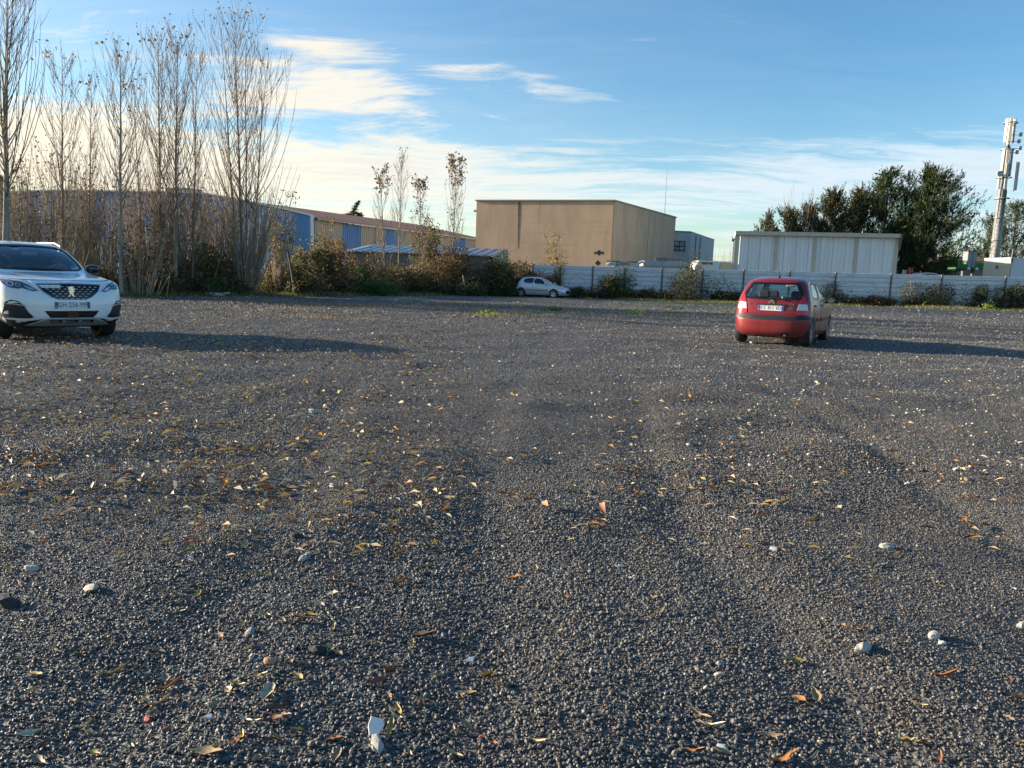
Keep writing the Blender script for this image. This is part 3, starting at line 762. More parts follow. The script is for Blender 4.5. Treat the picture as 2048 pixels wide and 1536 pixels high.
# ================================================================== cars
def pchip(xk, yk, x):
    xk = np.asarray(xk, float); yk = np.asarray(yk, float)
    h = np.diff(xk); d = np.diff(yk) / h
    m = np.zeros(len(xk)); m[0] = d[0]; m[-1] = d[-1]
    for i in range(1, len(xk) - 1):
        if d[i - 1] * d[i] > 0:
            w1 = 2 * h[i] + h[i - 1]; w2 = h[i] + 2 * h[i - 1]
            m[i] = (w1 + w2) / (w1 / d[i - 1] + w2 / d[i])
    i = np.clip(np.searchsorted(xk, x) - 1, 0, len(xk) - 2)
    t = (x - xk[i]) / h[i]
    return yk[i] * (1 + 2 * t) * (1 - t) ** 2 + h[i] * m[i] * t * (1 - t) ** 2 + yk[i + 1] * t * t * (3 - 2 * t) + h[i] * m[i + 1] * t * t * (t - 1)

class Car:
    """A car body lofted from level outlines: rows of (z, x_front, x_rear, half_width, front_corner, rear_corner).
    Local axes: x from the nose (0) to the tail (L), y to the car's right, z up."""
    def __init__(s, name, rows, L, paint, wheels, tyre_r, label, cat='car', group=None, nf=2.6, nr=2.8, barrel=0.03):
        s.rows = np.array(rows, float); s.L = L; s.paint = paint; s.nf = nf; s.nr = nr; s.barrel = barrel
        s.wheels = wheels; s.tr = tyre_r
        s.root = empty(name, (0, 0, 0), 0, label, cat, group)
        s.cut = []
        s.solid = s.loft(0.0, 44)
        s.bvh = BVHTree.FromPolygons([tuple(v) for v in s.solid[0]], s.solid[1])
    def loft(s, inset, nz, zlo=None, zhi=None):
        r = s.rows
        z0, z1 = (r[0, 0], r[-1, 0]) if zlo is None else (zlo, zhi)
        t = np.linspace(0, 1, nz)
        zs = z0 + (z1 - z0) * (1 - (1 - t) ** 1.5)            # closer levels near the roof
        V = []; n1, n2, n3 = 12, 22, 12
        for z in zs:
            xf, xr, w, cf, cr = (float(pchip(r[:, 0], r[:, k], z)) for k in range(1, 6))
            xf += inset; xr -= inset; w = max(w - inset, 0.02)
            if xr - xf < 0.06: m = (xf + xr) / 2; xf, xr = m - 0.03, m + 0.03
            k = min(1.0, (xr - xf) * 0.96 / (cf + cr)); cf *= k; cr *= k
            def ww(x): return w * (1 - s.barrel * ((x - s.L / 2) / (s.L / 2)) ** 2)
            half = []
            for i in range(n1):
                a = math.pi / 2 * i / (n1 - 1)
                x = xf + cf * (1 - math.cos(a) ** (2 / s.nf)); half.append((x, ww(x) * math.sin(a) ** (2 / s.nf)))
            for i in range(1, n2):
                x = xf + cf + (xr - cr - xf - cf) * i / n2; half.append((x, ww(x)))
            for i in range(n3):
                a = math.pi / 2 * (1 - i / (n3 - 1))
                x = xr - cr * (1 - max(math.cos(a), 0) ** (2 / s.nr)); half.append((x, ww(x) * math.sin(a) ** (2 / s.nr) if i < n3 - 1 else 0.0))
            ring = [(x, y, z) for x, y in half] + [(x, -y, z) for x, y in half[-2:0:-1]]
            V += ring
        N = len(ring); Fc = []
        for k in range(nz - 1):
            for j in range(N): Fc.append((k * N + j, k * N + (j + 1) % N, (k + 1) * N + (j + 1) % N, (k + 1) * N + j))
        Fc.append(tuple(range(N))[::-1]); Fc.append(tuple(range((nz - 1) * N, nz * N)))
        return V, Fc
    def hit(s, proj, p):
        if proj == 'right': o, d = Vector((p[0], 3, p[1])), Vector((0, -1, 0))
        elif proj == 'left': o, d = Vector((p[0], -3, p[1])), Vector((0, 1, 0))
        elif proj == 'front': o, d = Vector((-2, p[0], p[1])), Vector((1, 0, 0))
        elif proj == 'rear': o, d = Vector((s.L + 2, p[0], p[1])), Vector((-1, 0, 0))
        else: o, d = Vector((p[0], p[1], 4)), Vector((0, 0, -1))
        loc, n, i, _ = s.bvh.ray_cast(o, d)
        if loc is None: 
            loc, n, i, _ = s.bvh.find_nearest(o + d * 2.6)
        if n.dot(d) > 0: n = -n
        return loc, n
    def patch(s, name, proj, poly, m, off=0.004, parent=None, step=0.05, skirt=0.012, smooth_poly=0, bulge=0.0):
        """a plate that follows the bodywork: outline drawn in a side, front, rear or top view"""
        poly = [Vector(p) for p in poly]
        for _ in range(smooth_poly):
            q = []
            for i, p in enumerate(poly):
                n = poly[(i + 1) % len(poly)]; q += [p * 0.75 + n * 0.25, p * 0.25 + n * 0.75]
            poly = q
        b = []
        for i, p in enumerate(poly):
            q = poly[(i + 1) % len(poly)]; k = max(1, int((q - p).length / step))
            b += [p.lerp(q, j / k) for j in range(k)]
        nb = len(b)
        lo = Vector((min(p.x for p in b), min(p.y for p in b))); hi = Vector((max(p.x for p in b), max(p.y for p in b)))
        def inside(p):
            c = False; j = nb - 1
            for i in range(nb):
                if (b[i].y > p.y) != (b[j].y > p.y) and p.x < (b[j].x - b[i].x) * (p.y - b[i].y) / (b[j].y - b[i].y) + b[i].x: c = not c
                j = i
            return c
        inn = []
        x = lo.x + step * 0.5
        while x < hi.x:
            y = lo.y + step * 0.5
            while y < hi.y:
                p = Vector((x, y))
                if inside(p) and min((p - q).length for q in b) > step * 0.45: inn.append(p)
                y += step
            x += step
        vs, es, fs, *_ = delaunay_2d_cdt([Vector(p) for p in b + inn], [], [list(range(nb))], 1, 1e-5)
        H = [s.hit(proj, p) for p in vs]
        def dist(p): return min((p - q).length for q in b)
        V = [h[0] + h[1] * (off + (bulge * min(1, dist(p) / 0.05) if bulge else 0)) for h, p in zip(H, vs)]
        F3 = [tuple(f) for f in fs]
        k = len(V)
        V += [H[i][0] - H[i][1] * skirt for i in range(nb)]
        F3 += [(i, (i + 1) % nb, k + (i + 1) % nb, k + i) for i in range(nb)]
        mb = MB(); mb.add(V, F3)
        o = mb.build(name, m, parent or s.root, smooth=True)
        return o
    def strip(s, name, proj, line, w, m, off=0.003, parent=None, closed=False):
        line = [Vector(p) for p in line]; pts = []
        n = len(line) if closed else len(line) - 1
        for i in range(n):
            p = line[i]; q = line[(i + 1) % len(line)]; k = max(1, int((q - p).length / 0.05))
            pts += [p.lerp(q, j / k) for j in range(k)]
        if not closed: pts.append(line[-1])
        N = len(pts); V = []
        for i, p in enumerate(pts):
            a = pts[(i - 1) % N] if closed or i else p; c = pts[(i + 1) % N] if closed or i < N - 1 else p
            t = (c - a).normalized(); nn = Vector((-t.y, t.x)) * w / 2
            for q in (p + nn, p - nn):
                h = s.hit(proj, q); V.append(h[0] + h[1] * off)
        Fc = [(2 * i, 2 * ((i + 1) % N), 2 * ((i + 1) % N) + 1, 2 * i + 1) for i in range(N if closed else N - 1)]
        return MB().add(V, Fc).build(name, m, parent or s.root)
    def window(s, name, proj, poly, m, depth=0.35, border=None, smooth_poly=1, tint_frame=None):
        """an opening cut into the body and a pane set into it"""
        pl = [Vector(p) for p in poly]
        for _ in range(smooth_poly):
            q = []
            for i, p in enumerate(pl):
                n = pl[(i + 1) % len(pl)]; q += [p * 0.82 + n * 0.18, p * 0.18 + n * 0.82]
            pl = q
        s.cut.append((proj, pl, depth))
        o = s.patch(name, proj, pl, m, off=-0.006, step=0.07, skirt=0.006)
        if border:
            s.strip('window_seal', proj, pl, border, mat('rubber_trim', (0.012, 0.012, 0.013), 0.45), 0.003, o, closed=True)
        return o
    def body(s, cabin=(0.45, None)):
        """cut the cabin, the openings and the wheel arches out of the solid"""
        def tmp(V, Fc):
            me = mesh_pd('tmp', V, Fc)
            bm = bmesh.new(); bm.from_mesh(me); bmesh.ops.recalc_face_normals(bm, faces=bm.faces); bm.to_mesh(me); bm.free()
            o = bpy.data.objects.new('tmp', me); COL.objects.link(o); return o
        me = mesh_pd('body', *s.solid)
        bm = bmesh.new(); bm.from_mesh(me); bmesh.ops.recalc_face_normals(bm, faces=bm.faces); bm.to_mesh(me); bm.free()
        o = link('body', me, s.paint, s.root)
        cutters = []
        zt = s.rows[-1, 0]
        cutters.append(tmp(*s.loft(0.035, 26, cabin[0], zt - 0.045)))
        for proj, pl, dep in s.cut:
            c = sum((s.hit(proj, p)[0] for p in pl), Vector()) / len(pl)
            mb = MB()
            if proj in ('right', 'left'):
                y = [s.hit(proj, p)[0].y for p in pl]
                a, b = (min(y) - dep * 0.45, 1.6) if proj == 'right' else (-1.6, max(y) + dep * 0.45)
                mb.prism(pl, a, b, lambda p, t: (p[0], t, p[1]))
            elif proj == 'front':
                x = [s.hit(proj, p)[0].x for p in pl]
                mb.prism(pl, -1.0, max(x) + 0.30, lambda p, t: (t, p[0], p[1]))
            else:
                x = [s.hit(proj, p)[0].x for p in pl]
                mb.prism(pl, min(x) - 0.30, s.L + 1, lambda p, t: (t, p[0], p[1]))
            cutters.append(tmp(mb.v, mb.f))
        W = s.rows[:, 3].max()
        for xw in s.wheels:
            for sg in (1, -1):
                mb = MB(); n = 36; rr = s.tr + 0.055
                pl = [(xw + rr * math.cos(2 * math.pi * i / n), s.tr + rr * math.sin(2 * math.pi * i / n)) for i in range(n)]
                mb.prism(pl, sg * (W - 0.30), sg * (W + 0.2), lambda p, t: (p[0], t, p[1]))
                cutters.append(tmp(mb.v, mb.f))
        for c in cutters:
            md = o.modifiers.new('cut', 'BOOLEAN'); md.operation = 'DIFFERENCE'; md.object = c; md.solver = 'EXACT'
        dg = bpy.context.evaluated_depsgraph_get(); dg.update()
        me2 = bpy.data.meshes.new_from_object(o.evaluated_get(dg))
        o.modifiers.clear()
        o.data = me2
        me2.materials.clear(); me2.materials.append(s.paint); me2.materials.append(mat('car_cabin_dark', (0.018, 0.018, 0.020), 0.8))
        for p in me2.polygons:
            p.material_index = 1 if max(s.bvh.find_nearest(me2.vertices[i].co)[3] for i in p.vertices) > 0.008 else 0
            p.use_smooth = True
        me2.set_sharp_from_angle(angle=R(32))
        for c in cutters:
            m_ = c.data; bpy.data.objects.remove(c); bpy.data.meshes.remove(m_)
        s.bodyo = o
        return o
    def wheel(s, xw, sg, rim_m, width=0.20, spokes=5, rim_r=0.68, y=None, solid=False, steer=0.0):
        W = s.rows[:, 3].max(); r = s.tr; yo = (W - 0.035 if y is None else y)
        M = Matrix.Translation((xw, sg * yo, r)) @ (Matrix.Rotation(math.pi, 4, 'Z') if sg < 0 else Matrix.Identity(4)) @ Matrix.Rotation(steer * sg, 4, 'Z')
        w = empty('wheel'); w.parent = s.root; w.matrix_local = M
        rb = mat('tyre_rubber', (0.016, 0.016, 0.017), 0.75, bump=0.15, scale=20)
        ri = r * rim_r
        MB().lathe([(ri, -width), (r * 0.94, -width), (r, -width + 0.03), (r, -0.03), (r * 0.95, 0.0), (r * 0.82, 0.012), (ri, 0.0), (ri - 0.012, -0.03), (ri - 0.012, -width)], 32).build('tyre', rb, w, smooth=True)
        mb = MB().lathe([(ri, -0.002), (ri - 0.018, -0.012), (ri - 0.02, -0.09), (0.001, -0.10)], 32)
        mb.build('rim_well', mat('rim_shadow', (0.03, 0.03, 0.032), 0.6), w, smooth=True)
        mb = MB().lathe([(ri, 0.000), (ri, 0.006), (ri - 0.025, 0.004), (ri - 0.028, -0.02)], 32)
        for k in range(spokes):
            a = 2 * math.pi * (k + 0.25) / spokes
            A = Matrix.Rotation(-a, 4, 'Y')
            h = ri * (0.21 if not solid else 0.30)
            mb.add([A @ Vector(p) for p in ((0.03, -0.028, -h * 0.55), (0.03, -0.028, h * 0.55), (ri - 0.01, -0.004, h), (ri - 0.01, -0.004, -h), (0.03, -0.06, -h * 0.55), (0.03, -0.06, h * 0.55), (ri - 0.01, -0.05, h), (ri - 0.01, -0.05, -h))],
                   [(0, 1, 2, 3), (4, 7, 6, 5), (0, 4, 5, 1), (3, 2, 6, 7), (0, 3, 7, 4), (1, 5, 6, 2)])
        mb.lathe([(0.075, -0.05), (0.07, -0.015), (0.03, -0.008), (0.001, -0.008)], 16)
        mb.build('rim', rim_m, w)
        return w
    def mirror(s, sg, x, z, m, glass=True, w=0.20, h=0.15, out=0.03):
        side = 'right' if sg > 0 else 'left'
        p, n = s.hit(side, (x, z))
        c = p + Vector((0, sg * (0.13 + out), 0.04))
        mb = MB(); r0 = []
        rings = ((-0.085, 0.35), (-0.07, 0.75), (-0.03, 0.97), (0.03, 1.0), (0.06, 0.96))
        N = 14; V = []; Fc = []
        for dx, k in rings:
            for j in range(N):
                a = 2 * math.pi * j / N
                ca, sa = math.cos(a), math.sin(a)
                V.append(c + Vector((dx, (abs(ca) ** 0.7) * math.copysign(1, ca) * w / 2 * k, (abs(sa) ** 0.7) * math.copysign(1, sa) * h / 2 * k)))
        for i in range(len(rings) - 1):
            for j in range(N): Fc.append((i * N + j, i * N + (j + 1) % N, (i + 1) * N + (j + 1) % N, (i + 1) * N + j))
        Fc += [tuple(range(N))[::-1], tuple(range((len(rings) - 1) * N, len(rings) * N))]
        mb.add(V, Fc)
        o = mb.build('mirror', m, s.root, smooth=True)
        MB().tube([p - n * 0.02, c - Vector((0, sg * 0.06, 0.05))], 0.032, 6).build('mirror_stalk', mat('black_plastic', (0.014, 0.014, 0.015), 0.5), o)
        MB().lathe([(0.001, 0.0), (0.5, 0.0)], 16, Matrix.Translation(c + Vector((0.063, 0, 0))) @ Matrix.Diagonal((1, w * 0.86, h * 0.86, 1)) @ Matrix.Rotation(R(90), 4, 'Z')).build('mirror_glass', mat('mirror_silver', (0.30, 0.36, 0.33), 0.05, metal=1.0), o)
        return o
    def plate(s, proj, z, txt, w=0.52, h=0.11, y0=0.0, tilt=0.0):
        p, n = s.hit(proj, (y0, z))
        sx = -1 if proj == 'front' else 1
        # front plate: text reads along -y (car's right is +y); rear plate reads along +y
        ax = Vector((0, -1, 0)) if proj == 'front' else Vector((0, 1, 0))
        nz = Vector((sx, 0, tilt)).normalized(); up = nz.cross(ax); 
        if up.z < 0: up = -up
        M = Matrix((ax, up, ax.cross(up))).transposed().to_4x4()
        xo = min(s.hit(proj, (y0 + k * w / 2, z))[0].x for k in (-1, 0, 1)) if proj == 'front' else max(s.hit(proj, (y0 + k * w / 2, z))[0].x for k in (-1, 0, 1))
        M.translation = Vector((xo + sx * 0.012, y0, z))
        pl = empty('number_plate'); pl.parent = s.root; pl.matrix_local = M
        MB().box(-w / 2, w / 2, -h / 2, h / 2, -0.012, 0.0).build('plate_back', mat('plate_white', (0.72, 0.73, 0.72), 0.4), pl)
        bl = mat('plate_blue', (0.03, 0.06, 0.36), 0.4)
        MB().box(-w / 2 + 0.003, -w / 2 + 0.045, -h / 2 + 0.003, h / 2 - 0.003, -0.006, 0.0015).build('country_band', bl, pl)
        MB().box(w / 2 - 0.045, w / 2 - 0.003, -h / 2 + 0.003, h / 2 - 0.003, -0.006, 0.0015).build('region_band', bl, pl)
        me = text_mesh(txt, h * 0.98)
        link('plate_text', me, mat('plate_black', (0.01, 0.01, 0.012), 0.5), pl, matrix=Matrix.Translation((0, 0.002, 0.002)) @ Matrix.Diagonal((0.78, 1.05, 1, 1)))
        link('plate_text', text_mesh('F', h * 0.32), mat('plate_back_text', (0.75, 0.76, 0.76), 0.4), pl, matrix=Matrix.Translation((-w / 2 + 0.024, -h * 0.26, 0.003)))
        return pl
    def place(s, anchor_local, world_xy, heading):
        """heading: direction the nose points; anchor_local: (x, y) of the car that comes to stand at world_xy"""
        rz = math.atan2(-heading[1], -heading[0])
        c, n = math.cos(rz), math.sin(rz)
        ax, ay = anchor_local
        ox = world_xy[0] - (c * ax - n * ay); oy = world_xy[1] - (n * ax + c * ay)
        # rest the wheels on the ground
        zs = []
        for xw in s.wheels:
            for y in (-0.7, 0.7): zs.append(float(gz(ox + c * xw - n * y, oy + n * xw + c * y)))
        s.root.location = (ox, oy, sum(zs) / 4 - 0.006); s.root.rotation_euler = (0, 0, rz)
    def seats(s, xs, z=0.52, head=True, top=1.0):
        m = mat('seat_fabric', (0.03, 0.03, 0.033), 0.9)
        for x in xs:
            for y in (-0.36, 0.36):
                mb = MB()
                mb.box(x, x + 0.14, y - 0.24, y + 0.24, z, top, Matrix.Translation((0, 0, 0)))
                st = mb.build('seat', m, s.root, bevel=0.05)
                MB().box(x + 0.03, x + 0.13, y - 0.13, y + 0.13, top + 0.04, top + 0.22).build('headrest', m, st, bevel=0.04)
    def cabin_bits(s, xs, zs, wheel_side=-1):
        dk = mat('car_cabin_dark')
        MB().box(xs - 0.25, xs + 0.12, -0.66, 0.66, zs - 0.35, zs).build('dashboard', dk, s.root, bevel=0.04)
        M = Matrix.Translation((xs + 0.25, wheel_side * 0.36, zs + 0.0)) @ Matrix.Rotation(R(65), 4, 'Y')
        mb = MB(); mb.tube([M @ Vector((0.18 * math.cos(a), 0.18 * math.sin(a), 0)) for a in np.linspace(0, 2 * math.pi, 19)], 0.016, 5, cap=False)
        mb.build('steering_wheel', dk, s.root)

BLACK = lambda: mat('black_plastic', (0.014, 0.014, 0.015), 0.5)
CHROME = lambda: mat('chrome', (0.72, 0.72, 0.72), 0.12, metal=1.0)
SEAM = lambda: mat('panel_gap', (0.008, 0.008, 0.009), 0.8)
def paint(name, c, metal=0.0, rough=0.35, c2=None):
    def fn(t, b, vec):
        pos = t.node('ShaderNodeTexCoord').outputs['Object']
        sx = t.node('ShaderNodeSeparateXYZ'); t.set(sx.inputs[0], pos)
        dirt = t.math('MULTIPLY', t.maprange(sx.outputs[2], 0.75, 0.15), t.maprange(t.noise(pos, 3.0, 6, 0.65), 0.3, 0.75))
        t.set(b.inputs['Base Color'], t.mix(t.math('MULTIPLY', dirt, 0.28), c, (0.14, 0.12, 0.10)))
        t.set(b.inputs['Roughness'], t.math('MULTIPLY_ADD', dirt, 0.35, rough))
    return mat(name, c, rough, metal, coat=0.3 if 'red' in name else 0.7, fn=fn)
def sym(poly): return [(-y, z) for y, z in poly][::-1]

# ---- red hatchback, seen from behind
def red_hatchback():
    L = 3.85
    rows = [(0.19, 0.14, 3.70, 0.745, 0.5, 0.45), (0.26, 0.05, 3.80, 0.79, 0.5, 0.45), (0.36, 0.01, 3.84, 0.815, 0.5, 0.42), (0.50, 0.0, 3.85, 0.83, 0.5, 0.40),
            (0.60, 0.02, 3.845, 0.833, 0.5, 0.38), (0.66, 0.05, 3.80, 0.832, 0.5, 0.36), (0.76, 0.16, 3.775, 0.826, 0.5, 0.34), (0.88, 0.52, 3.755, 0.812, 0.48, 0.32),
            (0.97, 0.98, 3.735, 0.79, 0.42, 0.30), (1.08, 1.18, 3.69, 0.758, 0.38, 0.30), (1.22, 1.40, 3.61, 0.708, 0.36, 0.30), (1.34, 1.62, 3.52, 0.655, 0.40, 0.32),
            (1.42, 1.82, 3.43, 0.605, 0.5, 0.42), (1.47, 2.00, 3.25, 0.545, 0.55, 0.6), (1.505, 2.22, 2.98, 0.42, 0.4, 0.4), (1.52, 2.48, 2.72, 0.12, 0.1, 0.1)]
    red = paint('red_car_paint', (0.22, 0.014, 0.020), 0.15, 0.32)
    c = Car('red_hatchback', rows, L, red, (0.78, 3.24), 0.295, 'red hatchback seen from behind, standing alone on the gravel to the right')
    gl = glass_mat('rear_glass_green', (0.80, 0.90, 0.87))
    gs = glass_mat('side_glass_clear', (0.86, 0.92, 0.91))
    # rear screen with black ceramic border
    blk = mat('gloss_black', (0.010, 0.010, 0.011), 0.12)
    rw = [(-0.50, 1.375), (0.50, 1.375), (0.60, 1.19), (0.665, 1.04), (0.60, 1.01), (0.0, 0.99), (-0.60, 1.01), (-0.665, 1.04), (-0.60, 1.19)]
    rin = [(-0.44, 1.34), (0.44, 1.34), (0.53, 1.19), (0.59, 1.075), (0.53, 1.045), (0.0, 1.03), (-0.53, 1.045), (-0.59, 1.075), (-0.53, 1.19)]
    c.window('rear_window', 'rear', rin, gl, smooth_poly=0)
    outer = [Vector(p) for p in rw]; inner = [Vector(p) for p in rin]
    # border as ring of strips
    for i in range(9):
        j = (i + 1) % 9
        c.patch('window_border', 'rear', [outer[i], outer[j], inner[j], inner[i]], blk, 0.004, step=0.06)
    for sd_ in ('right', 'left'):
        c.window('side_window', sd_, [(1.36, 1.02), (1.74, 1.36), (2.30, 1.40), (2.30, 1.015)], gs, border=0.035)
        c.window('side_window', sd_, [(2.40, 1.018), (2.40, 1.40), (2.90, 1.36), (3.13, 1.25), (3.20, 1.06)], gs, border=0.035)
    c.window('windscreen', 'front', [(-0.56, 1.06), (0.56, 1.06), (0.53, 1.22), (0.47, 1.37), (0.0, 1.40), (-0.47, 1.37), (-0.53, 1.22)], gs)
    for sd_ in ('right', 'left'):
        for poly in ([(1.16, 0.98), (2.33, 0.985), (2.33, 0.33), (1.22, 0.33)], [(2.37, 0.985), (3.22, 1.01), (3.26, 0.86), (2.98, 0.62), (2.86, 0.33), (2.37, 0.33)]):
            c.patch('door_gap', sd_, [(x + (0.008 if x > 2.35 and x < 2.4 else -0.0), z) for x, z in poly], SEAM(), 0.0015, step=0.08)
            cx = sum(p[0] for p in poly) / len(poly); cz = sum(p[1] for p in poly) / len(poly)
            d = c.patch('door', sd_, [(cx + (x - cx) * 0.985, cz + (z - cz) * 0.98) for x, z in poly], red, 0.005, step=0.08)
            hx = max(p[0] for p in poly) - 0.20
            c.patch('handle', sd_, [(hx - 0.10, 0.90), (hx + 0.09, 0.905), (hx + 0.09, 0.87), (hx - 0.10, 0.865)], red if False else BLACK(), 0.025, d, 0.06)
            x0 = min(p[0] for p in poly) + 0.08; x1 = min(max(p[0] for p in poly), 2.90) - 0.06
            c.patch('rubbing_strip', sd_, [(x0, 0.60), (x1, 0.605), (x1, 0.54), (x0, 0.535)], BLACK(), 0.020, d, 0.07)
    # bumper strip, tail lamps, hatch line
    c.patch('bumper_strip', 'rear', [(-0.80, 0.66), (-0.4, 0.645), (0.4, 0.645), (0.80, 0.66), (0.80, 0.585), (0.4, 0.565), (-0.4, 0.565), (-0.80, 0.585)], BLACK(), 0.014, step=0.06)
    for sd_, sg in (('right', 1), ('left', -1)):
        c.patch('bumper_strip', sd_, [(3.48, 0.655), (3.74, 0.655), (3.74, 0.58), (3.48, 0.585)], BLACK(), 0.014, step=0.05)
    rl = mat('lamp_red', (0.62, 0.006, 0.010), 0.12, coat=1.0); wl = mat('lamp_clear', (0.70, 0.68, 0.66), 0.12, coat=1.0)
    for sg in (1, -1):
        def q(pl): return pl if sg > 0 else sym(pl)
        lamp = c.patch('tail_lamp', 'rear', q([(0.625, 1.13), (0.68, 1.02), (0.70, 0.93), (0.56, 0.93)]), rl, 0.014, step=0.04)
        c.patch('reverse_lens', 'rear', q([(0.555, 0.92), (0.715, 0.92), (0.742, 0.785), (0.528, 0.785)]), wl, 0.016, lamp, 0.04)
        c.patch('fog_lens', 'rear', q([(0.525, 0.775), (0.745, 0.775), (0.755, 0.685), (0.515, 0.69)]), rl, 0.015, lamp, 0.04)
    c.strip('hatch_gap', 'rear', [(0.66, 1.38), (0.62, 1.2), (0.535, 0.95), (0.50, 0.69), (0.0, 0.675), (-0.50, 0.69), (-0.535, 0.95), (-0.62, 1.2), (-0.66, 1.38)], 0.010, SEAM(), 0.002)
    c.patch('plate_handle', 'rear', [(-0.32, 0.905), (0.32, 0.905), (0.31, 0.875), (-0.31, 0.875)], BLACK(), 0.030, step=0.06)
    c.plate('rear', 0.815, 'CC 011 VD', 0.54, 0.11, -0.005)
    # badge of two chevrons, lettering
    ch = CHROME()
    b = empty('badge'); b.parent = c.root
    p, n = c.hit('rear', (0.0, 0.952))
    for dz in (0.022, -0.018):
        MB().prism([(-0.062, dz - 0.035), (0, dz + 0.008), (0.062, dz - 0.035), (0.062, dz - 0.012), (0, dz + 0.032), (-0.062, dz - 0.012)], p.x + 0.004, p.x + 0.018, lambda q_, t: (t, q_[0], p.z - 0.0 + q_[1])).build('chevron', ch, b)
    Mt = lambda y, z: Matrix.Translation((c.hit('rear', (y, z))[0].x + 0.006, y, z)) @ Matrix(((0, 0, 1, 0), (1, 0, 0, 0), (0, 1, 0, 0), (0, 0, 0, 1)))
    link('lettering', text_mesh('C3', 0.075, 0.003), ch, c.root, matrix=Mt(0.42, 0.895))
    link('lettering', text_mesh('HDi', 0.06, 0.003), ch, c.root, matrix=Mt(0.405, 0.825))
    link('lettering', text_mesh('CITROËN', 0.042, 0.003), ch, c.root, matrix=Mt(-0.425, 0.90))
    # wiper, aerial, exhaust, lower lip
    pts = [c.hit('rear', (y, z))[0] + Vector((0.025, 0, 0)) for y, z in ((0.28, 1.0), (0.10, 1.03), (-0.06, 1.05))]
    w = MB().tube(pts, [0.018, 0.014, 0.008], 6).build('wiper', BLACK(), c.root)
    bp = c.hit('top', (3.10, 0.0))[0]
    MB().tube([bp, bp + Vector((-0.01, 0, 0.03))], [0.03, 0.018], 8).build('aerial_base', BLACK(), c.root)
    MB().tube([bp, bp + Vector((0.05, -0.02, 0.20)), bp + Vector((0.10, -0.04, 0.40))], [0.006, 0.004, 0.003], 5).build('aerial', BLACK(), c.root)
    c.patch('exhaust_cutout', 'rear', [(0.24, 0.23), (0.26, 0.285), (0.33, 0.30), (0.40, 0.285), (0.42, 0.23)], SEAM(), 0.004, step=0.04, smooth_poly=1)
    MB().tube([(3.55, 0.33, 0.24), (3.80, 0.33, 0.235)], 0.03, 10).build('exhaust_pipe', mat('exhaust_steel', (0.12, 0.11, 0.10), 0.5, metal=0.8), c.root)
    for sg in (1, -1):
        c.mirror(sg, 1.38, 0.97, BLACK(), w=0.185, h=0.14, out=-0.02)
        for xw in c.wheels: c.wheel(xw, sg, mat('hubcap_grey', (0.20, 0.20, 0.21), 0.45, metal=0.5), 0.18, 7, 0.68, solid=True)
    c.seats((1.75, 2.75), top=0.98)
    c.cabin_bits(1.2, 0.93)
    MB().box(1.62, 1.66, -0.11, 0.11, 1.29, 1.35).build('rear_view_mirror', mat('car_cabin_dark'), c.root, bevel=0.015)
    MB().box(0.5, 3.5, -0.55, 0.55, 0.16, 0.26).build('underbody', SEAM(), c.root)
    c.body()
    return c
CAR_RED = red_hatchback()
g = ground(1546, 688)
az = math.atan2(1543 - 1024, F_PX) + R(11)
CAR_RED.place((3.24, 0.0), (g.x, g.y), (math.sin(az), math.cos(az)))

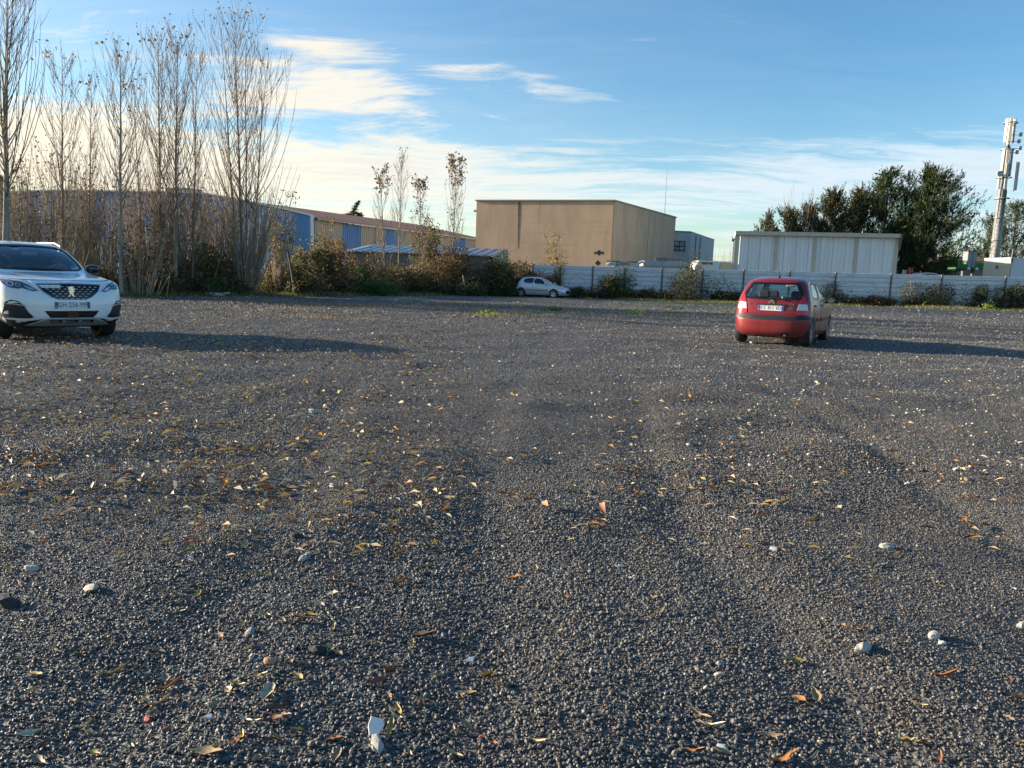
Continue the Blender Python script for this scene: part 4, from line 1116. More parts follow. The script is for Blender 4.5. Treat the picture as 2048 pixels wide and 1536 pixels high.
# ---- white crossover, seen from the front
def white_crossover():
    L = 4.45
    rows = [(0.24, 0.16, 4.25, 0.80, 0.6, 0.5), (0.34, 0.04, 4.38, 0.89, 0.6, 0.5), (0.46, 0.0, 4.44, 0.905, 0.6, 0.48), (0.60, 0.0, 4.45, 0.92, 0.6, 0.45),
            (0.74, 0.02, 4.44, 0.92, 0.6, 0.42), (0.84, 0.05, 4.40, 0.915, 0.6, 0.4), (0.92, 0.11, 4.36, 0.905, 0.6, 0.4), (0.985, 0.34, 4.33, 0.885, 0.6, 0.38), (1.03, 0.74, 4.30, 0.865, 0.55, 0.36), (1.065, 1.12, 4.28, 0.845, 0.5, 0.36),
            (1.12, 1.30, 4.24, 0.82, 0.46, 0.34), (1.25, 1.50, 4.12, 0.77, 0.42, 0.33), (1.40, 1.74, 3.98, 0.71, 0.42, 0.34), (1.50, 1.95, 3.90, 0.66, 0.46, 0.4),
            (1.565, 2.15, 3.82, 0.60, 0.6, 0.5), (1.60, 2.40, 3.60, 0.48, 0.5, 0.5), (1.62, 2.75, 3.2, 0.15, 0.15, 0.15)]
    wh = paint('white_car_paint', (0.80, 0.81, 0.82), 0.0, 0.25)
    c = Car('white_crossover', rows, L, wh, (0.90, 3.575), 0.345, 'white crossover facing the camera, cut off by the left edge of the picture', nf=3.0)
    gl = glass_mat('windscreen_glass', (0.45, 0.52, 0.55), refl=2.4)
    gs = glass_mat('dark_side_glass', (0.25, 0.28, 0.30))
    blk = mat('gloss_black', (0.010, 0.010, 0.011), 0.12)
    c.window('windscreen', 'front', [(-0.70, 1.135), (0.0, 1.115), (0.70, 1.135), (0.655, 1.30), (0.58, 1.47), (0.53, 1.52), (0.0, 1.54), (-0.53, 1.52), (-0.58, 1.47), (-0.655, 1.30)], gl, border=0.03)
    for sd_ in ('right', 'left'):
        c.window('side_window', sd_, [(1.62, 1.14), (2.10, 1.47), (2.62, 1.51), (2.62, 1.13)], gs, border=0.03)
        c.window('side_window', sd_, [(2.72, 1.13), (2.72, 1.51), (3.35, 1.48), (3.62, 1.32), (3.60, 1.18)], gs, border=0.03)
        for poly in ([(1.38, 1.08), (2.66, 1.08), (2.66, 0.42), (1.42, 0.42)], [(2.70, 1.08), (3.62, 1.10), (3.55, 0.86), (3.16, 0.72), (3.10, 0.42), (2.70, 0.42)]):
            c.patch('door_gap', sd_, poly, SEAM(), 0.0015, step=0.1)
            cx = sum(p[0] for p in poly) / len(poly); cz = sum(p[1] for p in poly) / len(poly)
            d = c.patch('door', sd_, [(cx + (x - cx) * 0.985, cz + (z - cz) * 0.98) for x, z in poly], wh, 0.005, step=0.1)
            hx = max(p[0] for p in poly) - 0.22
            c.patch('handle', sd_, [(hx - 0.11, 0.99), (hx + 0.10, 0.995), (hx + 0.10, 0.96), (hx - 0.11, 0.955)], wh, 0.03, d, 0.07)
        c.patch('sill_cladding', sd_, [(1.32, 0.44), (3.14, 0.44), (3.10, 0.25), (1.36, 0.25)], BLACK(), 0.008, step=0.1)
        # black arch lips
        n = 20; r0 = c.tr + 0.06; r1 = c.tr + 0.125
        for xw in c.wheels:
            lip = [(xw + r1 * math.cos(math.pi * (i / n * 1.14 - 0.07)), c.tr + r1 * math.sin(math.pi * (i / n * 1.14 - 0.07))) for i in range(n + 1)] + [(xw + r0 * math.cos(math.pi * (i / n * 1.14 - 0.07)), c.tr + r0 * math.sin(math.pi * (i / n * 1.14 - 0.07))) for i in range(n, -1, -1)]
            c.patch('arch_lip', sd_, [p for p in lip if 0.16 < p[0] < L - 0.12], BLACK(), 0.006, step=0.08)
    # ---- nose
    # grille with rows of chrome dashes
    gp = [(-0.47, 0.905), (0.0, 0.915), (0.47, 0.905), (0.40, 0.79), (0.29, 0.70), (0.20, 0.665), (-0.20, 0.665), (-0.29, 0.70), (-0.40, 0.79)]
    gr = c.patch('grille', 'front', gp, blk, 0.004, step=0.05)
    for k in range(6):
        z = 0.690 + k * 0.036
        half = float(np.interp(z, [0.665, 0.70, 0.79, 0.905], [0.18, 0.27, 0.38, 0.44])); half = half - 0.02
        n = int(half / 0.042)
        for i in range(-n, n + 1):
            y = (i + 0.5 * (k % 2)) * 0.084 
            if abs(y) > half: continue
            p, nn = c.hit('front', (y, z))
            q, _ = c.hit('front', (y + 0.022, z)); r_, _ = c.hit('front', (y - 0.022, z))
            mb = MB()
            a, b_ = r_ + nn * 0.012, q + nn * 0.012; u = Vector((0, 0, 0.0042))
            mb.add([a - u, b_ - u, b_ + u, a + u, a - u - nn * 0.01, b_ - u - nn * 0.01, b_ + u - nn * 0.01, a + u - nn * 0.01], [(0, 1, 2, 3), (0, 4, 5, 1), (3, 2, 6, 7)])
            mb.build('grille_bar', mat('grille_silver', (0.42, 0.44, 0.46), 0.35, metal=0.8), gr)
    c.strip('grille_trim', 'front', gp, 0.013, mat('dull_chrome', (0.45, 0.46, 0.47), 0.3, metal=1.0), 0.010, closed=True)
    c.patch('bonnet_lip', 'front', [(-0.53, 0.955), (0.0, 0.96), (0.53, 0.955), (0.50, 0.92), (0.0, 0.928), (-0.50, 0.92)], wh, 0.010, step=0.06)
    Mf = lambda y, z, o=0.012: Matrix.Translation((c.hit('front', (y, z))[0].x - o, y, z)) @ Matrix(((0, 0, -1, 0), (-1, 0, 0, 0), (0, 1, 0, 0), (0, 0, 0, 1)))
    link('lettering', text_mesh('PEUGEOT', 0.042, 0.002), mat('copper_letters', (0.62, 0.40, 0.25), 0.25, metal=1.0), c.root, matrix=Mf(0.0, 0.942, 0.014))
    # rampant-animal emblem: head, body, tail and legs
    em = [(-0.055, -0.075), (-0.030, -0.075), (-0.018, -0.03), (0.000, -0.055), (0.015, -0.075), (0.042, -0.075), (0.026, -0.045), (0.020, -0.01), (0.036, 0.015), (0.030, 0.03), (0.050, 0.048), (0.045, 0.06), (0.022, 0.052),
          (0.016, 0.064), (0.030, 0.082), (0.004, 0.088), (-0.030, 0.085), (-0.058, 0.066), (-0.040, 0.062), (-0.060, 0.042), (-0.036, 0.040), (-0.030, 0.015), (-0.060, 0.018), (-0.034, -0.008), (-0.030, -0.04)]
    pe = c.hit('front', (0, 0.795))[0]
    MB().prism([(-y, z) for y, z in em], pe.x - 0.012, pe.x - 0.028, lambda q, t: (t, q[0], pe.z + q[1])).build('badge', mat('badge_bright', (0.80, 0.80, 0.79), 0.22, metal=1.0), c.root)
    c.plate('front', 0.585, 'GH-256-MF')
    # lower grille and skid plate
    lg = c.patch('lower_grille', 'front', [(-0.40, 0.495), (0.40, 0.495), (0.36, 0.44), (0.315, 0.385), (-0.315, 0.385), (-0.36, 0.44)], blk, 0.004, step=0.05)
    for k in range(4):
        z = 0.405 + k * 0.026; h = 0.31 + k * 0.02
        c.strip('slat', 'front', [(-h, z), (h, z)], 0.007, mat('slat_grey', (0.05, 0.05, 0.05), 0.4), 0.012, lg)
    MB().box(c.hit('front', (0, 0.44))[0].x - 0.02, c.hit('front', (0, 0.44))[0].x + 0.02, -0.085, 0.085, 0.39, 0.49).build('radar_cover', blk, c.root)
    sk = mat('silver_plastic', (0.52, 0.53, 0.53), 0.32, metal=0.6)
    s_ = c.patch('skid_plate', 'front', [(-0.62, 0.262), (-0.34, 0.375), (0.34, 0.375), (0.62, 0.262), (0.0, 0.255)], sk, 0.012, step=0.05)
    for y in (-0.235, 0.0, 0.235):
        c.patch('slot', 'front', [(y - 0.095, 0.352), (y + 0.095, 0.352), (y + 0.085, 0.315), (y - 0.085, 0.315)], SEAM(), 0.014, s_, 0.05)
    hl = mat('lamp_clear'); hd = mat('lamp_housing', (0.06, 0.065, 0.07), 0.1, coat=1.0)
    for sg in (1, -1):
        def q(pl): return pl if sg > 0 else sym(pl)
        lamp = c.patch('headlight', 'front', q([(0.455, 0.81), (0.53, 0.795), (0.66, 0.845), (0.70, 0.83), (0.80, 0.85), (0.845, 0.90), (0.845, 0.975), (0.74, 0.955), (0.62, 0.93), (0.53, 0.875)]), hd, 0.010, step=0.04)
        c.strip('daylight_strip', 'front', q([(0.46, 0.82), (0.55, 0.885), (0.64, 0.935), (0.76, 0.962)]), 0.018, hl, 0.014, lamp)
        c.patch('lens', 'front', q([(0.50, 0.815), (0.56, 0.815), (0.63, 0.865), (0.62, 0.885), (0.55, 0.855)]), CHROME(), 0.014, lamp, 0.03)
        for y, z, r_ in ((0.775, 0.90, 0.040), (0.695, 0.885, 0.030)):
            pl = [(sg * y + r_ * math.cos(2 * math.pi * i / 14), z + r_ * math.sin(2 * math.pi * i / 14)) for i in range(14)]
            c.patch('lens', 'front', pl, CHROME(), 0.013, lamp, 0.03)
            pl = [(sg * y + r_ * 0.55 * math.cos(2 * math.pi * i / 12), z + r_ * 0.55 * math.sin(2 * math.pi * i / 12)) for i in range(12)]
            c.patch('lens_glass', 'front', pl, mat('lens_dark', (0.05, 0.06, 0.08), 0.05, coat=1.0), 0.017, lamp, 0.03)
        fg = c.patch('fog_lamp_housing', 'front', q([(0.525, 0.385), (0.60, 0.47), (0.66, 0.58), (0.72, 0.645), (0.80, 0.66), (0.855, 0.62), (0.875, 0.40), (0.84, 0.37)]), BLACK(), 0.008, step=0.05)
        c.strip('fog_trim', 'front', q([(0.63, 0.575), (0.69, 0.585), (0.78, 0.60), (0.845, 0.60)]), 0.016, CHROME(), 0.014, fg)
        c.patch('fog_lamp', 'front', q([(0.70, 0.615), (0.76, 0.64), (0.82, 0.63), (0.82, 0.61)]), hl, 0.014, fg, 0.03)
        c.patch('bumper_corner', 'front', q([(0.40, 0.37), (0.62, 0.355), (0.84, 0.36), (0.80, 0.27), (0.64, 0.262)]), BLACK(), 0.006, step=0.05)
        c.patch('bumper_blade', 'front', q([(0.36, 0.395), (0.44, 0.42), (0.60, 0.375), (0.83, 0.385), (0.83, 0.36), (0.60, 0.345), (0.42, 0.375)]), wh, 0.016, step=0.05)
        c.mirror(sg, 1.60, 1.12, blk, w=0.22, h=0.165, out=-0.02)
        for xw in c.wheels: c.wheel(xw, sg, mat('alloy_dark', (0.32, 0.32, 0.33), 0.35, metal=0.8), 0.22, 5, 0.70, y=0.885)
        rail = [c.hit('top', (x, sg * y))[0] for x, y in ((2.05, 0.55), (2.4, 0.57), (3.0, 0.58), (3.6, 0.55))]
        MB().tube([rail[0]] + [p + Vector((0, 0, 0.045)) for p in rail] + [rail[-1]], 0.018, 6).build('roof_rail', sk, c.root, smooth=True)
    c.patch('chin', 'front', [(-0.78, 0.275), (0.78, 0.275), (0.74, 0.245), (-0.74, 0.245)], BLACK(), 0.003, step=0.06)
    c.strip('bonnet_gap', 'front', [(-0.80, 0.99), (-0.62, 0.972), (0.0, 0.968), (0.62, 0.972), (0.80, 0.99)], 0.008, SEAM(), 0.002)
    for sg in (1, -1):
        c.strip('bonnet_crease', 'top', [(0.45, sg * 0.46), (0.8, sg * 0.52), (1.15, sg * 0.57)], 0.012, wh, 0.010)
        pts = [c.hit('front', (y + 0.1, z))[0] + Vector((-0.02, 0, 0.0)) for y, z in ((sg * 0.12 - 0.3, 1.135), (sg * 0.12 - 0.05, 1.15), (sg * 0.12 + 0.22, 1.16))]
        MB().tube(pts, 0.011, 5).build('wiper', BLACK(), c.root)
    c.seats((2.15, 3.1), 0.6, top=1.13)
    c.cabin_bits(1.45, 1.06)
    MB().box(1.90, 1.94, -0.12, 0.12, 1.36, 1.43).build('rear_view_mirror', mat('car_cabin_dark'), c.root, bevel=0.015)
    MB().box(0.5, 4.1, -0.62, 0.62, 0.20, 0.30).build('underbody', SEAM(), c.root)
    c.body((0.55, None))
    return c
CAR_WHITE = white_crossover()
p = at(143, 560, 12.2)
az = math.atan2(143 - 1024, F_PX) - R(19)
CAR_WHITE.place((0.0, 0.0), (p.x, p.y), (-math.sin(az), -math.cos(az)))

# ---- silver hatchback, three-quarter front, and the dark car hidden behind it
def small_hatch(name, pm, label, alloy, detail=True):
    L = 4.03
    rows = [(0.18, 0.14, 3.88, 0.77, 0.6, 0.5), (0.27, 0.04, 3.97, 0.83, 0.62, 0.5), (0.42, 0.0, 4.02, 0.86, 0.65, 0.48), (0.56, 0.02, 4.03, 0.875, 0.65, 0.45),
            (0.66, 0.09, 4.01, 0.872, 0.62, 0.42), (0.76, 0.30, 3.97, 0.862, 0.58, 0.4), (0.86, 0.68, 3.93, 0.845, 0.52, 0.38), (0.94, 1.02, 3.89, 0.82, 0.48, 0.36),
            (1.04, 1.26, 3.82, 0.775, 0.42, 0.34), (1.16, 1.50, 3.72, 0.725, 0.40, 0.34), (1.28, 1.76, 3.60, 0.67, 0.42, 0.36), (1.37, 2.00, 3.48, 0.615, 0.5, 0.42),
            (1.43, 2.20, 3.30, 0.54, 0.5, 0.5), (1.458, 2.40, 3.05, 0.40, 0.35, 0.35), (1.47, 2.65, 2.85, 0.12, 0.1, 0.1)]
    c = Car(name, rows, L, pm, (0.84, 3.38), 0.305, label)
    gs = glass_mat('tinted_side_glass', (0.30, 0.33, 0.36)); gl = glass_mat('windscreen_glass')
    c.window('windscreen', 'front', [(-0.62, 0.99), (0.0, 0.97), (0.62, 0.99), (0.56, 1.15), (0.49, 1.30), (0.44, 1.345), (0.0, 1.365), (-0.44, 1.345), (-0.49, 1.30), (-0.56, 1.15)], gl)
    c.window('rear_window', 'rear', [(-0.56, 1.02), (0.56, 1.02), (0.45, 1.32), (-0.45, 1.32)], gs)
    for sd_ in ('right', 'left'):
        c.window('side_window', sd_, [(1.42, 0.97), (1.95, 1.30), (2.36, 1.355), (2.42, 1.0)], gs, border=0.03)
        c.window('side_window', sd_, [(2.50, 1.005), (2.45, 1.36), (2.95, 1.345), (3.20, 1.26), (3.24, 1.14), (3.12, 1.04)], gs, border=0.03)
        for poly in ([(1.30, 0.93), (2.45, 0.955), (2.42, 0.32), (1.36, 0.32)], [(2.49, 0.957), (3.28, 1.0), (3.28, 0.88), (3.02, 0.68), (2.92, 0.32), (2.46, 0.32)]):
            c.patch('door_gap', sd_, poly, SEAM(), 0.0015, step=0.1)
            cx = sum(p[0] for p in poly) / len(poly); cz = sum(p[1] for p in poly) / len(poly)
            d = c.patch('door', sd_, [(cx + (x - cx) * 0.98, cz + (z - cz) * 0.975) for x, z in poly], pm, 0.006, step=0.1)
            hx = max(p[0] for p in poly) - 0.22
            c.patch('handle', sd_, [(hx - 0.10, 0.87), (hx + 0.09, 0.875), (hx + 0.09, 0.84), (hx - 0.10, 0.835)], pm, 0.03, d, 0.07)
            x0 = min(p[0] for p in poly) + 0.05; x1 = min(max(p[0] for p in poly), 2.98) - 0.06
            c.patch('rubbing_strip', sd_, [(x0, 0.535), (x1, 0.54), (x1, 0.505), (x0, 0.50)], mat('dark_trim', (0.10, 0.10, 0.105), 0.5), 0.016, d, 0.08)
    gp = [(-0.46, 0.56), (0.46, 0.56), (0.50, 0.44), (0.40, 0.30), (-0.40, 0.30), (-0.50, 0.44)]
    gr = c.patch('grille', 'front', gp, BLACK(), 0.005, step=0.06, smooth_poly=1)
    for z in (0.36, 0.42, 0.48, 0.53): c.strip('slat', 'front', [(-0.40, z), (0.40, z)], 0.010, mat('slat_grey', (0.05, 0.05, 0.05), 0.4), 0.012, gr)
    rl = mat('lamp_red'); hl = mat('lamp_clear')
    for sg in (1, -1):
        def q(pl): return pl if sg > 0 else sym(pl)
        c.patch('headlight', 'front', q([(0.44, 0.63), (0.60, 0.655), (0.78, 0.76), (0.80, 0.84), (0.70, 0.80), (0.52, 0.70)]), hl, 0.008, step=0.05)
        c.patch('fog_lamp', 'front', q([(0.60, 0.42), (0.70, 0.43), (0.73, 0.37), (0.64, 0.34)]), BLACK(), 0.008, step=0.05)
        c.patch('tail_lamp', 'right' if sg > 0 else 'left', [(3.56, 0.96), (3.72, 0.99), (3.90, 0.93), (3.96, 0.80), (3.80, 0.80)], rl, 0.012, step=0.05)
        c.mirror(sg, 1.46, 0.98, pm, w=0.20, h=0.15)
        for xw in c.wheels: c.wheel(xw, sg, alloy, 0.19, 5, 0.72)
    c.plate('front', 0.60, 'BR 472 TK') if False else None
    em = c.hit('front', (0, 0.66))[0]
    MB().lathe([(0.001, -0.02), (0.05, -0.015), (0.06, 0.0)], 14, Matrix.Translation(em + Vector((-0.005, 0, 0.0))) @ Matrix.Rotation(R(-90), 4, 'Z')).build('badge', CHROME(), c.root)
    c.seats((1.85, 2.85), 0.5, top=0.96)
    c.cabin_bits(1.3, 0.90)
    MB().box(0.5, 3.7, -0.55, 0.55, 0.15, 0.25).build('underbody', SEAM(), c.root)
    c.body()
    return c
silver = paint('silver_car_paint', (0.64, 0.65, 0.67), 0.35, 0.30)
CAR_SILVER = small_hatch('silver_hatchback', silver, 'silver hatchback parked in front of the fence beside the brambles', mat('alloy_bright', (0.62, 0.62, 0.63), 0.3, metal=0.8))
g = at(1079, 593.6, 55.5)
hd = (math.cos(R(24)), -math.sin(R(24)))
CAR_SILVER.place((2.05, 0.5), (g.x, g.y), hd)
CAR_BLUE = small_hatch('dark_blue_car', paint('navy_car_paint', (0.012, 0.018, 0.055), 0.2, 0.3), 'dark blue car mostly hidden behind the silver hatchback', mat('alloy_dark'))
CAR_BLUE.place((2.05, 0.0), (g.x - 0.30, g.y + 2.6), (math.cos(R(20)), -math.sin(R(20))))
# ================================================================== things standing in the yard behind the fence
def behind_fence():
    bs = mat('steel_blue_grey', (0.34, 0.40, 0.44), 0.5, metal=0.2, c2=(0.26, 0.31, 0.34), scale=2)
    # lorry flatbed with folded loading arm
    Y = 64.0; o = at(1290, 560, Y); o.z = 0
    s = Y / F_PX
    root = empty('flatbed_trailer', o, 0, 'pale blue-grey steel trailer deck with arched loader arm showing above the fence', 'trailer')
    z = lambda v, u=1290: at(u, v, Y).z
    x = lambda u: at(u, 530, Y).x - o.x
    MB().box(x(1288), x(1374), 0, 2.4, z(533, 1330), z(522.5, 1330)).build('deck_side', bs, root)
    ribm = mat('pale_steel', (0.52, 0.55, 0.54), 0.5)
    for u in np.arange(1340, 1374, 5.0): MB().box(x(u), x(u + 2), -0.06, 0.0, z(532, 1350), z(523, 1350)).build('stake', ribm, root)
    MB().box(x(1213), x(1290), 0.2, 0.5, z(524.5, 1250), z(522.2, 1250)).build('boom', mat('dark_steel', (0.14, 0.15, 0.16), 0.5), root)
    ar = MB(); ar.tube([(x(1228), 0.3, z(536, 1230)), (x(1236), 0.3, z(528, 1236)), (x(1246), 0.3, z(524.5, 1246)), (x(1256), 0.3, z(526, 1256)), (x(1262), 0.3, z(534, 1262)), (x(1263), 0.3, z(560, 1262))], 0.17, 8); ar.build('loader_arm', bs, root, smooth=True)
    MB().tube([(x(1214), 0.2, z(530, 1214)), (x(1222), 0.2, z(525, 1222)), (x(1232), 0.2, z(530, 1232))], 0.12, 8).build('ram', ribm, root)
    MB().tube([(x(1270), 0.2, z(535, 1270)), (x(1278), 0.2, z(526, 1278)), (x(1286), 0.2, z(523, 1286))], 0.11, 8).build('ram', ribm, root)
    for u in (1295, 1365):
        M = Matrix.Translation((x(u), 0.3, 0.5)); MB().lathe([(0.0, -0.12), (0.5, -0.12), (0.5, 0.12), (0.0, 0.12)], 18, M).build('wheel', mat('tyre_rubber'), root)
    MB().box(x(1290), x(1372), 0.5, 1.9, 0.75, 1.0).build('chassis', mat('dark_steel'), root)
    # crate of dark pallets on the trailer
    Yc = 68.0; oc = at(1338, 560, Yc)
    zc0 = at(1338, 523.5, Yc).z; zc1 = at(1338, 514.8, Yc).z; w = 57 * Yc / F_PX
    pr = empty('pallet_stack', (oc.x, oc.y, 0), 0, 'dark slatted crate standing behind the pale steel trailer', 'crate')
    cm = mat('dark_slat', (0.10, 0.11, 0.13), 0.7, c2=(0.16, 0.17, 0.19))
    for k in range(3): MB().box(-w / 2, w / 2, 0, 1.2, zc0 - 3 + k * 0, zc0 - 2.9).build('base', cm, pr) if k == 0 else None
    for k in range(4): 
        a = zc0 + (zc1 - zc0) * k / 4; MB().box(-w / 2, w / 2, 0, 0.05, a, a + (zc1 - zc0) / 4 - 0.03).build('slat', cm, pr)
    for k in range(12): MB().box(-w / 2 + k * w / 11.5, -w / 2 + k * w / 11.5 + 0.07, -0.05, 0.0, zc0 - 3, zc1).build('upright', cm, pr)
    # van roof with high light body
    Yv = 66.0; ov = at(1428, 560, Yv); ov.z = 0
    vr = empty('white_van', ov, 0, 'white van with cream rear body, only its roof showing above the fence', 'van')
    xx = lambda u: at(u, 530, Yv).x - ov.x
    zz = lambda v: at(1428, v, Yv).z
    wm = mat('van_white', (0.72, 0.71, 0.62), 0.35); cmn = mat('van_cream', (0.66, 0.55, 0.32), 0.4)
    prof = [(xx(1391), 0.6), (xx(1391), zz(533)), (xx(1394), zz(524.5)), (xx(1398), zz(521.5)), (xx(1440), zz(522)), (xx(1440), 0.6)]
    MB().prism(prof, 0, 2.1, lambda p, t: (p[0], t, p[1])).build('cab', wm, vr, bevel=0.05)
    MB().box(xx(1440.5), xx(1470), 0.02, 2.1, 0.6, zz(523.5)).build('box_body', cmn, vr, bevel=0.05)
    w_ = MB().box(xx(1401), xx(1425), -0.03, 0.0, zz(529.2), zz(525)).build('window', mat('brown_pane', (0.07, 0.03, 0.025), 0.1), vr)
    MB().box(xx(1400), xx(1426), -0.035, -0.004, zz(530.2), zz(529.4)).build('frame', wm, None).parent = w_
    for u in (1402, 1455): MB().lathe([(0.0, -0.1), (0.36, -0.1), (0.36, 0.1), (0.0, 0.1)], 18, Matrix.Translation((xx(u), 0.1, 0.36))).build('wheel', mat('tyre_rubber'), vr)
    # green machine with railings and grey cabinet
    Yg = 70.0; og = at(1940, 560, Yg); og.z = 0
    gr = empty('green_work_platform', og, 0, 'green railed lifting platform with upright grey cabinet beside the mast', 'platform')
    X = lambda u: at(u, 530, Yg).x - og.x; Z = lambda v: at(1940, v, Yg).z
    gm = mat('green_paint', (0.025, 0.22, 0.03), 0.45); gl = mat('cabinet_grey', (0.24, 0.255, 0.26), 0.5)
    for a, b in ((1917, 1934), (1954, 1968)):
        for v in (534, 530, 526, 522.5): MB().tube([(X(a), 0, Z(v)), (X(b), 0, Z(v))], 0.05, 6).build('rail', gm, gr)
        for u in (a, (a + b) / 2, b): MB().tube([(X(u), 0, Z(536)), (X(u), 0, Z(521.5))], 0.055, 6).build('rail_post', gm, gr)
        MB().box(X(a), X(b), 0.06, 0.1, Z(534.5), Z(528)).build('toe_panel', gm, gr)
    MB().box(X(1916), X(1969), -0.1, 1.6, Z(539), Z(535)).build('deck', mat('green_dark', (0.015, 0.10, 0.02), 0.6), gr)
    cab = MB().box(X(1935), X(1954), 0.1, 0.9, Z(535), Z(503)).build('cabinet', gl, gr, bevel=0.03)
    MB().box(X(1944.3), X(1944.7), 0.085, 0.1, Z(534), Z(504)).build('door_gap', SEAM(), cab)
    MB().box(X(1934), X(1955), 0.05, 0.95, Z(503), Z(502)).build('lid', mat('dark_steel'), cab)
    for u in (1936, 1952): MB().lathe([(0.001, -0.14), (0.13, -0.12), (0.13, 0.0)], 12, Matrix.Translation((X(u), -0.1, Z(537.5)))).build('lamp', mat('lamp_clear'), gr)
    for u in (1930, 1950): MB().box(X(u), X(u + 2), 0.2, 0.5, 0, Z(539)).build('leg', mat('dark_steel'), gr)
    # white box container at the right edge
    Yb = 63.0; ob = at(2026, 560, Yb); ob.z = 0
    br = empty('white_container', ob, 0, 'white box container with cream door end at the right edge', 'container')
    Xb = lambda u: at(u, 530, Yb).x - ob.x; Zb = lambda v: at(2026, v, Yb).z
    wl = mat('container_white', (0.62, 0.65, 0.68), 0.5, c2=(0.56, 0.59, 0.62)); cr = mat('container_cream', (0.50, 0.46, 0.34), 0.5)
    e0, e1, e2 = Xb(2006), Xb(2021), Xb(2110); zt = Zb(515)
    MB().add([(e0, 2.6, 0.2), (e1, 0, 0.2), (e1, 0, zt), (e0, 2.6, zt), (e0 + 0.15, 2.7, 0.2), (e1 + 0.06, 0.03, 0.2), (e1 + 0.06, 0.03, zt), (e0 + 0.15, 2.7, zt)], [(0, 1, 2, 3), (7, 6, 5, 4), (3, 2, 6, 7), (0, 4, 5, 1), (0, 3, 7, 4), (1, 5, 6, 2)]).build('door_end', cr, br)
    MB().add([(e1 + 0.07, 0, 0.2), (e2, 0, 0.2), (e2, 0, zt), (e1 + 0.07, 0, zt), (e1, 2.6, 0.2), (e2, 2.6, 0.2), (e2, 2.6, zt), (e1, 2.6, zt)], [(0, 1, 2, 3), (7, 6, 5, 4), (3, 2, 6, 7), (0, 4, 5, 1), (1, 5, 6, 2)]).build('side', wl, br)
    MB().lathe([(0.001, -0.05), (0.14, -0.05), (0.16, 0.0)], 12, Matrix.Translation(((e0 + e1) / 2 - 0.02, 1.2, Zb(534)))).build('lock', mat('dark_steel'), br)
    MB().tube([(e1, -0.05, Zb(522)), (e1 + 0.02, -0.05, Zb(498))], 0.035, 5).build('aerial', mat('dark_steel'), br)
    MB().box(e1 - 0.08, e1 + 0.1, -0.14, -0.03, Zb(524), Zb(516)).build('bracket', mat('dark_steel'), br)
    # two red gas bottles and a pale crate on something behind the fence
    Yr = 64.0
    for k, (u, v0, v1, r_, lab) in enumerate(((1816.5, 546, 534.5, 0.135, 'larger of the two red gas bottles showing above the fence'), (1822, 546, 535, 0.07, 'thin red gas bottle right beside the larger one'))):
        ob = at(u, 560, Yr); zb = at(u, v1, Yr).z
        rt = empty('gas_bottle', (ob.x, ob.y, 0), 0, lab, 'gas bottle', 'red gas bottles behind the fence')
        MB().lathe([(0.001, 1.0), (r_, 1.02), (r_, zb - 0.18), (r_ * 0.7, zb - 0.07), (r_ * 0.35, zb), (0.001, zb + 0.02)], 16, axis='z').build('cylinder', mat('bottle_red', (0.45, 0.03, 0.025), 0.4), rt, smooth=True)
        MB().box(-r_, r_, -r_, r_, 0, 1.0).build('stand', mat('dark_steel'), rt)
    ob = at(1806.5, 560, Yr); zb = at(1806.5, 539.5, Yr).z; zl = at(1806.5, 547, Yr).z
    ct = empty('pale_crate', (ob.x, ob.y, 0), 0, 'small pale crate showing above the fence left of the gas bottles', 'crate')
    for z_ in (zl, (zl + zb) / 2): MB().box(-0.15, 0.15, 0, 0.04, z_, z_ + 0.12).build('slat', mat('pale_wood', (0.62, 0.54, 0.30), 0.6), ct)
    for x_ in (-0.15, 0.09): MB().box(x_, x_ + 0.06, -0.045, -0.003, zl - 1.5, zb).build('upright', mat('pale_wood'), ct)
    # roof of a white car just above the boards
    oc = at(1856, 560, 63.0); zr = at(1856, 545.2, 63.0).z
    rt = empty('white_estate_car', (oc.x, oc.y, 0), 0, 'white car roof barely showing over the boards under the conifers', 'car')
    wv = 0.63
    prof = [(-1.9, zr - 1.0), (-1.75, zr - 0.6), (-0.95, zr - 0.5), (-0.55, zr - 0.12), (-0.2, zr), (0.5, zr - 0.02), (0.95, zr - 0.15), (1.4, zr - 0.52), (1.9, zr - 0.6), (1.95, zr - 1.0)]
    MB().prism(prof, 0, 1.7, lambda p, t: (p[0], t, p[1])).build('body', mat('van_body_white', (0.72, 0.72, 0.71), 0.3), rt, bevel=0.04)
    for x_ in (-1.2, 1.2): MB().lathe([(0.0, -0.1), (0.33, -0.1), (0.33, 0.1), (0.0, 0.1)], 18, Matrix.Translation((x_, 0.08, zr - 1.15))).build('wheel', mat('tyre_rubber'), rt)
    MB().prism([(-0.5, zr - 0.16), (-0.15, zr - 0.05), (0.45, zr - 0.07), (0.85, zr - 0.18), (0.95, zr - 0.42), (-0.8, zr - 0.42)], -0.012, 0.0, lambda p, t: (p[0], t, p[1])).build('window', mat('dark_pane'), rt)
behind_fence()

